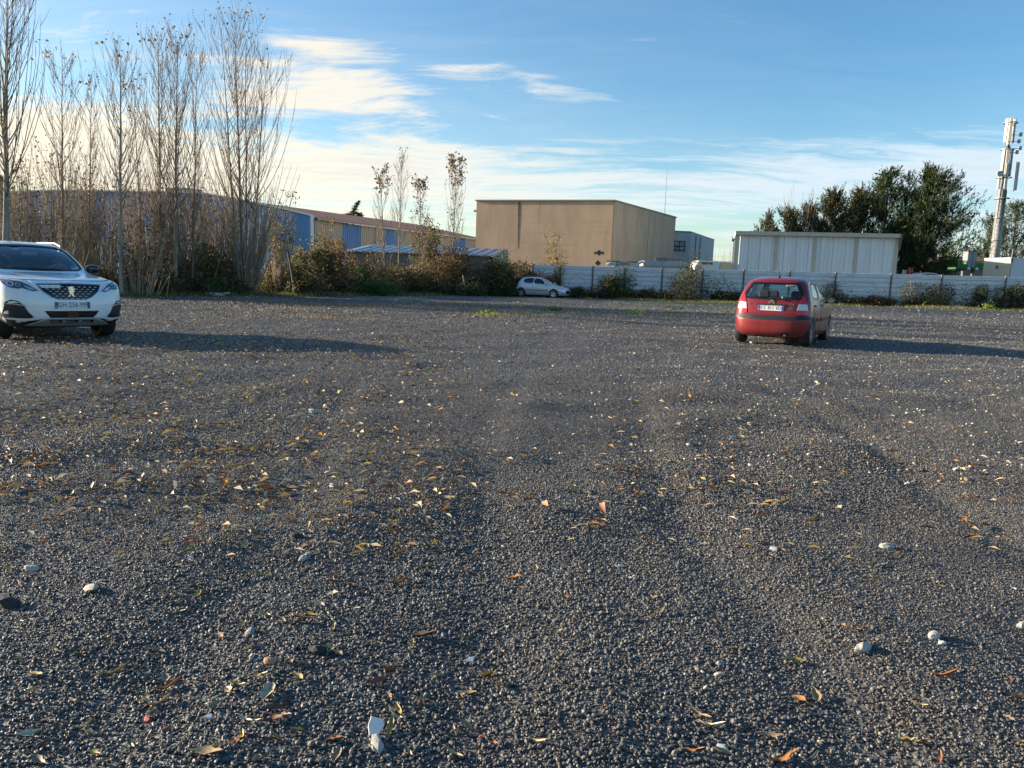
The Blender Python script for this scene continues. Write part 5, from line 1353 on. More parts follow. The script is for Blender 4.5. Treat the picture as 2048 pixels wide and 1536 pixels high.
# leaning posts of the old wire fence in the brambles
def old_posts():
    om = mat('old_wood', (0.12, 0.10, 0.08), 0.9, c2=(0.19, 0.165, 0.13), scale=5)
    for (u0, v0, u1, v1, Y, r_, lab) in ((591, 578, 575, 503, 41.0, 0.07, 'dark wooden post leaning left out of the brambles'), (932, 587, 926, 553, 52.0, 0.07, 'short pale wooden post standing before the green undergrowth')):
        a = at(u0, v0, Y); b = at(u1, v1, Y); z = float(gz(a.x, a.y)); a.z = z - 0.1
        rt = empty('fence_post', (a.x, a.y, z), 0, lab, 'post', 'old posts in the hedge')
        d = b - a; mid = d * 0.5
        mb = MB(); mb.tube([Vector((0, 0, -0.1)), mid + Vector((0.02, 0, 0)), d], [r_, r_ * 0.95, r_ * 0.8], 7); mb.build('shaft', om if u0 < 700 else mat('pale_old_wood', (0.26, 0.23, 0.18), 0.9, c2=(0.19, 0.165, 0.13), scale=5), rt)
        MB().tube([d * 0.86 + Vector((-0.09, -0.02, 0)), d * 0.86 + Vector((0.09, -0.02, 0.01))], r_ * 0.9 / 6, 5).build('wire_tie', mat('dark_steel'), rt)
old_posts()
# ================================================================== vegetation
class Tubes:
    """many thin tapered tubes in one mesh (numpy)"""
    def __init__(s): s.V = []; s.F = []; s.n = 0
    def add(s, P, rad, k=4):
        P = np.asarray(P, float); m = len(P); rad = np.asarray(rad, float)
        T = np.gradient(P, axis=0); T /= np.linalg.norm(T, axis=1)[:, None] + 1e-9
        ref = np.where(np.abs(T[:, 2:3]) < 0.9, np.array([[0, 0, 1.0]]), np.array([[1.0, 0, 0]]))
        A = np.cross(T, ref); A /= np.linalg.norm(A, axis=1)[:, None] + 1e-9
        B = np.cross(T, A)
        a = np.arange(k) * 2 * math.pi / k
        ring = P[:, None, :] + rad[:, None, None] * (A[:, None, :] * np.cos(a)[None, :, None] + B[:, None, :] * np.sin(a)[None, :, None])
        s.V.append(ring.reshape(-1, 3))
        i = np.arange(m - 1)[:, None] * k + np.arange(k)[None, :]; j = np.arange(m - 1)[:, None] * k + (np.arange(k)[None, :] + 1) % k
        s.F.append(np.stack([i, j, j + k, i + k], -1).reshape(-1, 4) + s.n)
        s.n += m * k
    def mesh(s, name): return mesh_np(name, np.concatenate(s.V), np.concatenate(s.F))

def leaves(C, size, rng, aspect=0.6, up=None, droop=0.0, fold=0.18):
    """leaf-shaped kites (4 corners, folded along the midrib) at the points C"""
    n = len(C); C = np.asarray(C, float)
    size = size * rng.uniform(0.65, 1.35, n)
    d = rng.normal(size=(n, 3)); 
    if up is not None: d = d + np.asarray(up) * 1.0
    d[:, 2] -= droop
    d /= np.linalg.norm(d, axis=1)[:, None]
    r = rng.normal(size=(n, 3)); s_ = np.cross(d, r); s_ /= np.linalg.norm(s_, axis=1)[:, None] + 1e-9
    nn = np.cross(d, s_)
    a = C - d * size[:, None] * 0.5; c = C + d * size[:, None] * 0.5
    b = C - d * size[:, None] * 0.06 + s_ * (size * aspect * 0.5)[:, None] + nn * (size * fold)[:, None]
    e = C - d * size[:, None] * 0.06 - s_ * (size * aspect * 0.5)[:, None] + nn * (size * fold)[:, None]
    V = np.stack([a, b, c, e], 1).reshape(-1, 3)
    k = np.arange(n)[:, None] * 4
    F3 = np.concatenate([k + np.array([[0, 1, 2]]), k + np.array([[0, 2, 3]])], 1).reshape(-1, 3)
    return V, F3

BARK = mat('poplar_bark', (0.27, 0.225, 0.165), 0.85, c2=(0.17, 0.135, 0.10), scale=3, stretch=(1, 1, 0.4))
BARK_PALE = mat('pale_poplar_bark', (0.33, 0.31, 0.26), 0.85, c2=(0.22, 0.20, 0.165), scale=4, stretch=(1, 1, 0.4))
TWIG = mat('twig_brown', (0.25, 0.185, 0.125), 0.85, c2=(0.17, 0.125, 0.085), scale=2)
DRY = leaf_mat('dry_tip_leaf', [(0.0, (0.13, 0.085, 0.04)), (0.5, (0.24, 0.15, 0.06)), (1.0, (0.34, 0.25, 0.12))])

BR_BROWN = leaf_mat('bramble_brown', [(0.0, (0.045, 0.040, 0.018)), (0.3, (0.10, 0.072, 0.032)), (0.55, (0.18, 0.115, 0.05)), (0.8, (0.28, 0.17, 0.085)), (1.0, (0.42, 0.29, 0.15))])
BR_GREEN = leaf_mat('bramble_green', [(0.0, (0.020, 0.038, 0.015)), (0.4, (0.042, 0.072, 0.024)), (0.75, (0.078, 0.112, 0.034)), (0.90, (0.15, 0.135, 0.045)), (1.0, (0.28, 0.18, 0.06))])
BR_MIX = leaf_mat('bramble_mixed', [(0.0, (0.025, 0.036, 0.014)), (0.35, (0.065, 0.075, 0.025)), (0.6, (0.14, 0.115, 0.042)), (0.85, (0.27, 0.18, 0.075)), (1.0, (0.46, 0.36, 0.16))])
NETTLE = leaf_mat('nettle_green', [(0.0, (0.03, 0.07, 0.02)), (0.5, (0.055, 0.12, 0.03)), (1.0, (0.10, 0.17, 0.05))])
ORANGE = leaf_mat('orange_autumn', [(0.0, (0.06, 0.05, 0.02)), (0.4, (0.28, 0.12, 0.025)), (0.8, (0.45, 0.20, 0.05)), (1.0, (0.50, 0.28, 0.10))])
OLIVE = leaf_mat('olive_shrub', [(0.0, (0.045, 0.055, 0.02)), (0.5, (0.095, 0.095, 0.035)), (0.85, (0.17, 0.14, 0.06)), (1.0, (0.27, 0.20, 0.09))])

def poplar(base, H, seed, lab, spread=0.16, trunk_r=0.09, clear=0.22, nb=46, leaf_n=24, lean=(0, 0), pale=False, twigs=5, leaf_size=0.13, leaf_zone=0.82, group='bare poplars along the hedge', low_leaf=0):
    """upright poplar, nearly bare: straight stem, steep branches, fine twigs, a few dry leaves at the tips"""
    rng = np.random.default_rng(seed); nb = int(nb * 1.5); spread *= 0.80
    rt = empty('poplar_tree', base, 0, lab, 'tree', group)
    n = 14; t = np.linspace(0, 1, n)
    wob = np.cumsum(rng.normal(0, 0.02, (n, 2)), 0) * H * 0.05
    stem = np.stack([lean[0] * H * t ** 1.3 + wob[:, 0], lean[1] * H * t + wob[:, 1], -0.15 + (H + 0.15) * t], 1)
    srad = 0.8 * trunk_r * (1 - t) ** 0.9 + 0.006
    tb = Tubes(); tb.add(stem, srad, 7)
    link('trunk', tb.mesh('trunk'), BARK_PALE if pale else BARK, rt, smooth=True)
    br = Tubes(); tw = Tubes(); tips = []
    for i in range(nb):
        f = clear + (0.985 - clear) * ((i + rng.uniform(0, 1)) / nb) ** 1.05
        p0 = np.array([np.interp(f, t, stem[:, k]) for k in range(3)])
        az = rng.uniform(0, 2 * math.pi)
        reach = H * spread * (1 - 0.62 * max(0, (f - clear) / (1 - clear)) ** 1.2) * rng.uniform(0.65, 1.2) * (1 if rng.random() > 0.18 else 0.45)
        ln = reach * rng.uniform(2.6, 3.8)
        ln = min(ln, (1.0 - f) * H * 1.05 + 0.25)
        m = 7; q = np.linspace(0, 1, m)
        out = np.array([math.cos(az), math.sin(az)])
        rad_ = reach * (1 - (1 - q) ** 1.6)
        hz = ln * (0.45 * q + 0.55 * q ** 1.35)
        P = np.zeros((m, 3)); P[:, :2] = p0[:2] + rad_[:, None] * out + np.cumsum(rng.normal(0, 0.015, (m, 2)), 0) * ln * 0.3; P[:, 2] = p0[2] + hz
        r0 = np.interp(f, t, srad) * rng.uniform(0.30, 0.5)
        r0 = min(max(r0, 0.009), 0.026)
        br.add(P, r0 * (1 - 0.78 * q), 4)
        tips.append(P[-1])
        for k in range(twigs):
            g = rng.uniform(0.2, 0.98); b = np.array([np.interp(g, q, P[:, c]) for c in range(3)])
            a2 = rng.uniform(0, 2 * math.pi); l2 = rng.uniform(0.25, 0.85) * (0.4 + 0.09 * H) * 0.7
            d = np.array([math.cos(a2) * 0.40, math.sin(a2) * 0.40, 1.0]); d[:2] += out * 0.25; d /= np.linalg.norm(d)
            Q = b + d * np.linspace(0, 1, 3)[:, None] * l2; Q[2, 2] += 0.12 * l2
            tw.add(Q, np.array([0.0085, 0.0065, 0.004]) * (0.8 + H * 0.035), 3)
            tips.append(Q[-1])
    tag(link('branches', br.mesh('branches'), TWIG if not pale else BARK, rt), kind='stuff')
    tag(link('twigs', tw.mesh('twigs'), TWIG, rt), kind='stuff')
    tips = np.array(tips)
    top = tips[np.argsort(-tips[:, 2])][: max(6, int(len(tips) * (1 - leaf_zone)))]
    if leaf_n:
        C = top[rng.integers(0, len(top), leaf_n)] + rng.normal(0, 0.10, (leaf_n, 3))
        if low_leaf: C = np.concatenate([C, tips[rng.integers(0, len(tips), low_leaf)] + rng.normal(0, 0.12, (low_leaf, 3))])
        V, F3 = leaves(C, leaf_size, rng, 0.8, droop=0.4)
        tag(link('leaves', mesh_np('leaves', V, F3), DRY, rt), kind='stuff')
    return rt

def tree_at(u, vb, ut, vt, Y, seed, lab, **kw):
    b = at(u, vb, Y); z = float(gz(b.x, Y)); top = at(ut, vt, Y)
    H = top.z - z
    return poplar(Vector((b.x, Y, z)), H, seed, lab, lean=((top.x - b.x) / H * 0.8, 0), **kw)

tree_at(14, 600, 26, -60, 31.0, 101, 'tall bare poplar at the left edge, rising above the white crossover', spread=0.19, trunk_r=0.17, clear=0.30, nb=50, pale=True, leaf_n=34)
tree_at(128, 595, 126, 128, 35.0, 102, 'slender bare poplar right of the leftmost tall one', spread=0.15, trunk_r=0.09, clear=0.26, nb=40, leaf_n=30)
tree_at(182, 595, 190, 168, 36.0, 103, 'thin forked poplar sapling before the blue wall', spread=0.12, trunk_r=0.06, clear=0.28, nb=30)
tree_at(243, 590, 239, 112, 33.0, 104, 'poplar with pale bare trunk standing at the gravel edge by the crossover', spread=0.14, trunk_r=0.115, clear=0.34, nb=38, pale=True, leaf_n=32)
tree_at(283, 588, 268, 182, 38.0, 105, 'thin brown poplar close right of the pale-trunked one', spread=0.11, trunk_r=0.06, clear=0.3, nb=28, leaf_n=46, low_leaf=40)
tree_at(322, 588, 318, 92, 37.0, 106, 'left stem of the middle poplar pair', spread=0.14, trunk_r=0.10, clear=0.26, nb=46, leaf_n=36)
tree_at(352, 588, 360, 78, 36.5, 107, 'right, taller stem of the middle poplar pair', spread=0.13, trunk_r=0.11, clear=0.28, nb=46, leaf_n=44)
tree_at(384, 588, 396, 120, 38.0, 108, 'dense bare poplar between the middle pair and the big clump', spread=0.13, trunk_r=0.08, clear=0.24, nb=40, leaf_n=10)
tree_at(474, 588, 434, 62, 40.0, 109, 'left tall stem of the big poplar clump', spread=0.19, trunk_r=0.085, clear=0.24, nb=28, twigs=4, leaf_n=14)
tree_at(484, 588, 466, 34, 40.3, 110, 'tallest stem of the big poplar clump, leaves at its tip', spread=0.17, trunk_r=0.10, clear=0.26, nb=30, twigs=4, leaf_n=46)
tree_at(492, 588, 497, 84, 40.6, 111, 'middle stem of the big poplar clump', spread=0.16, trunk_r=0.08, clear=0.28, nb=24, twigs=4, leaf_n=20)
tree_at(506, 588, 546, 116, 40.2, 112, 'right outward-leaning stem of the big poplar clump', spread=0.21, trunk_r=0.085, clear=0.30, nb=32, twigs=4, leaf_n=8)
tree_at(770, 575, 757, 352, 52.0, 113, 'small poplar with reddish tip leaves left of the distant group', spread=0.13, trunk_r=0.07, clear=0.10, nb=34, leaf_n=150, leaf_size=0.17, leaf_zone=0.70)
tree_at(796, 575, 806, 320, 54.0, 114, 'tallest slim bare poplar of the distant group', spread=0.10, trunk_r=0.075, clear=0.30, nb=30, leaf_n=14)
tree_at(838, 575, 842, 373, 54.0, 115, 'short leafy poplar right of the tallest distant one', spread=0.12, trunk_r=0.06, clear=0.22, nb=28, leaf_n=120, leaf_size=0.15, low_leaf=180)
tree_at(904, 575, 912, 330, 56.0, 116, 'isolated poplar with brown leaves along its top, left of the tan warehouse', spread=0.12, trunk_r=0.075, clear=0.26, nb=38, leaf_n=260, leaf_size=0.17, leaf_zone=0.62, low_leaf=110)

def coppice(u, v, Y, n, spread, H, seed, lab, name='coppice_shrub', thin=0.016, cat='shrub', mt=None, leaf_n=0, lm=None, group=None, sx=0.5):
    """fan of many stems from one stool"""
    rng = np.random.default_rng(seed); b = at(u, v, Y); z = float(gz(b.x, Y))
    rt = empty(name, (b.x, Y, z), 0, lab, cat, group)
    tb = Tubes(); tips = []
    for i in range(n):
        a = rng.uniform(0, 2 * math.pi); r0 = abs(rng.normal(0, 0.28)) * sx * 2; h = H * rng.uniform(0.5, 1.05); s_ = spread * rng.uniform(0.15, 1.0)
        q = np.linspace(0, 1, 6); out = np.array([math.cos(a), math.sin(a) * 0.6])
        P = np.zeros((6, 3)); P[:, :2] = out * (r0 + s_ * q[:, None] ** 0.9) + np.cumsum(rng.normal(0, 0.02, (6, 2)), 0) * h * 0.35; P[:, 2] = h * q - 0.08
        tb.add(P, thin * rng.uniform(0.6, 1.4) * (1 - 0.75 * q), 4)
        for k in range(4):
            g = rng.uniform(0.35, 1.0); c = np.array([np.interp(g, q, P[:, w]) for w in range(3)])
            d = np.array([rng.normal(0, 0.35), rng.normal(0, 0.35), 1.0]); d /= np.linalg.norm(d); l = rng.uniform(0.3, 0.9) * H * 0.16
            Q = c + d * np.linspace(0, 1, 3)[:, None] * l; tb.add(Q, np.array([0.006, 0.0045, 0.003]), 3); tips.append(Q[-1])
    tag(link('stems', tb.mesh('stems'), mt or TWIG, rt), kind='stuff')
    if leaf_n:
        T = np.array(tips); C = T[rng.integers(0, len(T), leaf_n)] + rng.normal(0, 0.15, (leaf_n, 3))
        V, F3 = leaves(C, 0.11, rng, 0.7, droop=0.3); tag(link('leaves', mesh_np('leaves', V, F3), lm or DRY, rt), kind='stuff')
    return rt
PALE_STEM = mat('pale_stem', (0.40, 0.32, 0.22), 0.85, c2=(0.26, 0.205, 0.14), scale=3)
YEL = leaf_mat('yellow_green_leaf', [(0.0, (0.10, 0.09, 0.02)), (0.5, (0.20, 0.17, 0.04)), (1.0, (0.30, 0.20, 0.05))])
coppice(490, 586, 40.0, 170, 2.5, 6.6, 201, 'dense fan of bare stems spreading from the foot of the big poplar clump', mt=PALE_STEM, thin=0.022, leaf_n=90)
coppice(555, 580, 42.0, 46, 0.9, 5.4, 202, 'upright shrub with yellow autumn leaves right of the big clump', mt=PALE_STEM, leaf_n=1500, lm=YEL)
k = 203
for (u, Y, n, sp, H, lab) in ((40, 33, 34, 1.3, 5.6, 'thicket of dark saplings behind the crossover roof, at the left edge'), (100, 34, 36, 1.2, 5.4, 'thicket of thin saplings behind the crossover windscreen'),
                              (160, 36, 34, 1.1, 5.6, 'bare sapling thicket left of the pale-trunked poplar'), (212, 37, 26, 0.9, 5.0, 'sparse thin saplings directly left of the pale trunk'),
                              (300, 38, 40, 1.1, 5.4, 'sapling thicket below the middle poplar pair, left part'), (365, 38.5, 46, 1.1, 5.6, 'sapling thicket below the middle poplar pair, right part'),
                              (425, 40, 30, 1.0, 5.2, 'bare saplings left of the dense stem fan'), (275, 33.5, 14, 0.9, 2.6, 'few bare canes at the gravel edge right of the pale trunk')):
    coppice(u, 588, Y, n * 4, sp * 1.3, H * 1.08, k, lab, 'sapling_thicket', 0.020, 'saplings', PALE_STEM, 700, BR_BROWN, 'sapling thickets along the blue wall', 0.9); k += 1

# ---- brambles and bushes
CANE = mat('bramble_cane', (0.085, 0.05, 0.04), 0.8)
def bush(name, u0, u1, vt, vb, Y, seed, lab, lm, n, cat='bush', size=0.10, depth=None, canes=20, group=None, lumps=9, ragged=0.25, wob=1.0, core=True):
    """bush as leaf clumps over arching canes, filling a photographed outline at depth Y"""
    rng = np.random.default_rng(seed)
    c = at((u0 + u1) / 2, vb, Y); z = float(gz(c.x, Y)); W = (u1 - u0) / F_PX * Y; top = at((u0 + u1) / 2, vt, Y).z - z
    D = depth or min(W * 0.7, 2.2)
    rt = empty(name, (c.x, Y + D * 0.4, z), 0, lab, cat, group)
    cen = []; rad = []
    for i in range(lumps):
        f = (i + 0.5) / lumps; x = (f - 0.5) * W * 0.86 + rng.normal(0, 0.05) * W
        hh = top * (0.55 + 0.45 * math.sin(math.pi * min(max(f, 0.08), 0.92)) ** 0.7) * rng.uniform(0.55, 1.12)
        for lev in range(max(1, int(round(hh / 0.9)))):
            zz = min(hh - 0.25, 0.3 + lev * 0.85) if hh > 0.6 else hh * 0.5
            cen.append((x + rng.normal(0, 0.12) * W / lumps * 2, rng.uniform(-D / 2, D / 2), max(zz, 0.12))); rad.append((W / lumps * rng.uniform(0.7, 1.15) + 0.12, D * 0.42, min(0.62, hh * 0.5) * rng.uniform(0.8, 1.2)))
    cen = np.array(cen); rad = np.array(rad)
    idx = rng.integers(0, len(cen), n)
    d = rng.normal(size=(n, 3)); d /= np.linalg.norm(d, axis=1)[:, None]
    rr = rng.uniform(0.35, 1.0 + ragged, n) ** 0.7
    C = cen[idx] + d * rad[idx] * rr[:, None]
    C += (rng.uniform(0, 1, n) < 0.12)[:, None] * rng.normal(0, 0.28, (n, 3)) * np.array([1, 0.6, 1.0])
    C[:, 2] = np.abs(C[:, 2]) * 0.98 + 0.03
    V, F3 = leaves(C, size, rng, 0.68, droop=0.2)
    tag(link('leaves', mesh_np('leaves', V, F3), lm, rt), kind='stuff')
    if canes:
        tb = Tubes()
        for i in range(canes):
            e = cen[rng.integers(0, len(cen))] + rng.normal(0, 0.2, 3); b = np.array([e[0] + rng.normal(0, 0.3), e[1] + rng.normal(0, 0.2), -0.05]); 
            hgt = max(e[2], 0.3) * rng.uniform(1.0, 1.35); q = np.linspace(0, 1, 7)[:, None]
            m = np.array([(b[0] + e[0]) / 2, (b[1] + e[1]) / 2, hgt * 1.1]); e2 = e + np.array([rng.normal(0, 0.6) * wob, rng.normal(0, 0.3), 0]); e2[2] = max(0.1, e[2] * rng.uniform(0.5, 1.15))
            P = (1 - q) ** 2 * b + 2 * q * (1 - q) * m + q ** 2 * e2
            tb.add(P, 0.012 * (1 - 0.6 * q[:, 0]), 4)
        tag(link('canes', tb.mesh('canes'), CANE, rt), kind='stuff')
    return rt
B = bush
g1 = 'bramble mounds of the hedge'
B('bramble_bush', -40, 130, 500, 600, 32.5, 301, 'dark brambles behind the crossover at the left edge', BR_MIX, 6500, group=g1)
B('bramble_bush', 120, 250, 520, 597, 34.0, 302, 'dark brambles between the crossover mirror and the pale trunk', BR_BROWN, 6000, group=g1)
B('autumn_shrub', 248, 352, 436, 585, 37.0, 303, 'shrub with glowing orange leaves below the middle poplars', ORANGE, 620, 'shrub', 0.13, canes=46, ragged=0.6)
B('bramble_bush', 235, 345, 512, 592, 35.2, 304, 'low brown brambles below the orange-leaved shrub', BR_BROWN, 6500, group=g1)
B('bramble_bush', 330, 440, 470, 590, 38.0, 305, 'dark bramble mound left of the dense stem fan', BR_MIX, 9000, group=g1)
B('ground_bramble', 300, 470, 545, 592, 36.6, 306, 'creeping dark green brambles at the gravel edge before the stem fan', BR_GREEN, 8000, group='creeping brambles', lumps=14)
B('bramble_bush', 520, 600, 508, 588, 42.0, 307, 'dark bramble mound right of the stem fan, behind the leaning post', BR_MIX, 8500, group=g1)
B('bramble_bush', 578, 668, 462, 586, 45.5, 308, 'tall tan and russet bramble mound in front of the blue wall corner', BR_MIX, 10500, group=g1, size=0.12)
B('bramble_bush', 625, 705, 474, 580, 49.0, 309, 'highest russet bramble mound before the striped wall', BR_BROWN, 8000, group=g1, size=0.12)
B('vine_spire', 648, 676, 405, 500, 49.5, 310, 'thin spire of orange vine leaves above the russet brambles', ORANGE, 340, 'vine', 0.14, canes=14, lumps=3, depth=0.6)
B('bramble_bush', 690, 780, 522, 584, 50.0, 311, 'low brown bramble mound left of the small distant poplars', BR_BROWN, 7000, group=g1)
B('nettle_patch', 628, 800, 541, 590, 46.0, 312, 'bright green nettle bed at the gravel edge, left part', NETTLE, 11000, 'nettles', 0.10, group='nettle beds at the gravel edge', lumps=16, canes=0)
B('nettle_patch', 790, 985, 552, 590, 51.5, 313, 'dark green nettle bed at the gravel edge beside the short post', BR_GREEN, 11000, 'nettles', 0.11, group='nettle beds at the gravel edge', lumps=16, canes=0)
B('bramble_bush', 775, 855, 518, 584, 53.0, 314, 'brown bramble mound under the collapsed lean-to', BR_BROWN, 8000, group=g1, size=0.12)
B('bramble_bush', 820, 890, 436, 560, 57.0, 315, 'tall russet climber heap at the short leafy poplar', BR_MIX, 6500, group=g1, size=0.13, ragged=0.5)
B('bramble_bush', 850, 965, 500, 586, 54.5, 316, 'broad brown bramble mound under the isolated poplar', BR_BROWN, 12000, group=g1, size=0.12)
B('bramble_bush', 940, 1030, 512, 588, 56.0, 317, 'olive bramble mound directly left of the silver hatchback', BR_MIX, 10500, group=g1, size=0.12)
B('ivy_heap', 985, 1022, 492, 545, 59.5, 318, 'dark ivy climbing the end of the low shed roof', BR_GREEN, 3600, 'ivy', 0.12, lumps=4)
B('bramble_bush', 1020, 1075, 522, 592, 59.0, 319, 'bramble mound over the dark end of the board fence', BR_MIX, 7500, group=g1, size=0.12)
B('bramble_bush', 960, 1030, 548, 592, 55.5, 331, 'low green brambles at the tail of the silver hatchback', BR_GREEN, 6500, group='creeping brambles', size=0.11, lumps=8)
B('hop_vine', 1088, 1132, 466, 535, 61.5, 320, 'golden vine heap rising over the fence before the tan wall', leaf_mat('golden_vine', [(0.0, (0.10, 0.07, 0.03)), (0.5, (0.26, 0.18, 0.07)), (1.0, (0.42, 0.31, 0.12))]), 2400, 'vine', 0.14, lumps=4, canes=24, ragged=0.5)
B('hop_vine', 1060, 1100, 512, 540, 61.3, 321, 'low golden vine along the fence top left of the high vine heap', MATS['golden_vine'], 1500, 'vine', 0.13, lumps=5, canes=10)
k = 340
for i, (u, Y, vt, lm_, what) in enumerate(((15, 31.5, 536, BR_BROWN, 'at the left edge under the tall poplar'), (185, 33.2, 538, BR_MIX, 'left of the pale trunk'), (300, 34.6, 540, BR_BROWN, 'right of the pale trunk'), (405, 37.2, 522, BR_MIX, 'left of the stem fan'), (560, 41.0, 520, BR_MIX, 'round the leaning post'),
        (640, 43.8, 508, BR_BROWN, 'before the blue corner'), (715, 47.0, 512, BR_BROWN, 'before the striped wall'), (800, 50.5, 522, BR_MIX, 'under the slim distant poplars'), (880, 53.0, 506, BR_BROWN, 'before the low shed'), (965, 55.2, 515, BR_MIX, 'at the shed end'), (1035, 57.5, 528, BR_BROWN, 'behind the silver hatchback'))):
    B('bramble_bank', u - 75, u + 75, vt, 590, Y + 0.8, k + i, 'tangled brown-green bramble bank ' + what, lm_, 7800, group='bramble banks of the hedge', lumps=12, canes=70, ragged=0.55, size=0.105, wob=1.6)
# along the fence
g2 = 'brambles along the board fence'
def fy(u): return 60.5 - 5.0 * (u - 1066) / 950.0 - 0.5
B('fence_bramble', 1100, 1130, 540, 596, fy(1115), 322, 'ivy hugging the second fence post beside the silver hatchback', BR_MIX, 2600, 'ivy', 0.10, lumps=3, depth=0.6, group=g2, canes=8)
B('fence_bramble', 1125, 1195, 566, 600, fy(1160), 323, 'low brambles right of the silver hatchback nose', BR_MIX, 4200, lumps=7, depth=0.8, group=g2, canes=20)
B('fence_bramble', 1180, 1268, 548, 603, fy(1224), 324, 'wide bramble clump under the green-grey fence post', BR_MIX, 5200, lumps=8, depth=0.8, group=g2, canes=26)
B('fence_shrub', 1217, 1265, 534, 604, fy(1240) - 0.3, 325, 'ragged dark shrub reaching the fence top below the loader arm', BR_GREEN, 1900, 'shrub', 0.12, lumps=4, depth=0.9, canes=22, ragged=0.7)
B('fence_bramble', 1262, 1350, 570, 605, fy(1300), 326, 'low reddish brambles around the thick wooden fence post', BR_BROWN, 4200, lumps=9, depth=0.8, group=g2, canes=20)
B('fence_shrub', 1335, 1442, 524, 608, fy(1390) - 0.8, 327, 'large airy olive shrub standing before the fence left of the red car', OLIVE, 3300, 'shrub', 0.13, lumps=7, depth=1.6, canes=46, ragged=0.8)
B('fence_bramble', 1425, 1500, 570, 612, fy(1460), 328, 'low dark brambles behind the left side of the red car', BR_GREEN, 4200, lumps=8, depth=0.8, group=g2, canes=20)
B('fence_bramble', 1645, 1705, 560, 614, fy(1675), 329, 'creeper climbing the fence post by the red car mirror', BR_MIX, 2200, lumps=4, depth=0.6, group=g2, canes=16, ragged=0.6)
B('fence_bramble', 1690, 1815, 586, 618, fy(1750), 330, 'low brown brambles along the fence right of the red car', BR_BROWN, 6200, lumps=12, depth=0.8, group=g2, canes=24)
B('fence_bramble', 1805, 1965, 562, 622, fy(1885), 332, 'broad bramble bank at the fence below the green platform', BR_MIX, 7800, lumps=13, depth=0.9, group=g2, canes=44, ragged=0.4)
B('fence_bramble', 1955, 2075, 568, 626, fy(2010), 333, 'bramble bank in the right corner below the white container', BR_GREEN, 7200, lumps=11, depth=0.9, group=g2, canes=34, ragged=0.4)
B('weed_tuft', 1974, 1992, 610, 624, fy(1985) - 1.2, 334, 'bright yellow-green weed at the fence foot near the right edge', leaf_mat('bright_weed', [(0.0, (0.14, 0.22, 0.03)), (1.0, (0.32, 0.40, 0.08))]), 500, 'weed', 0.12, lumps=3, depth=0.6, canes=0)

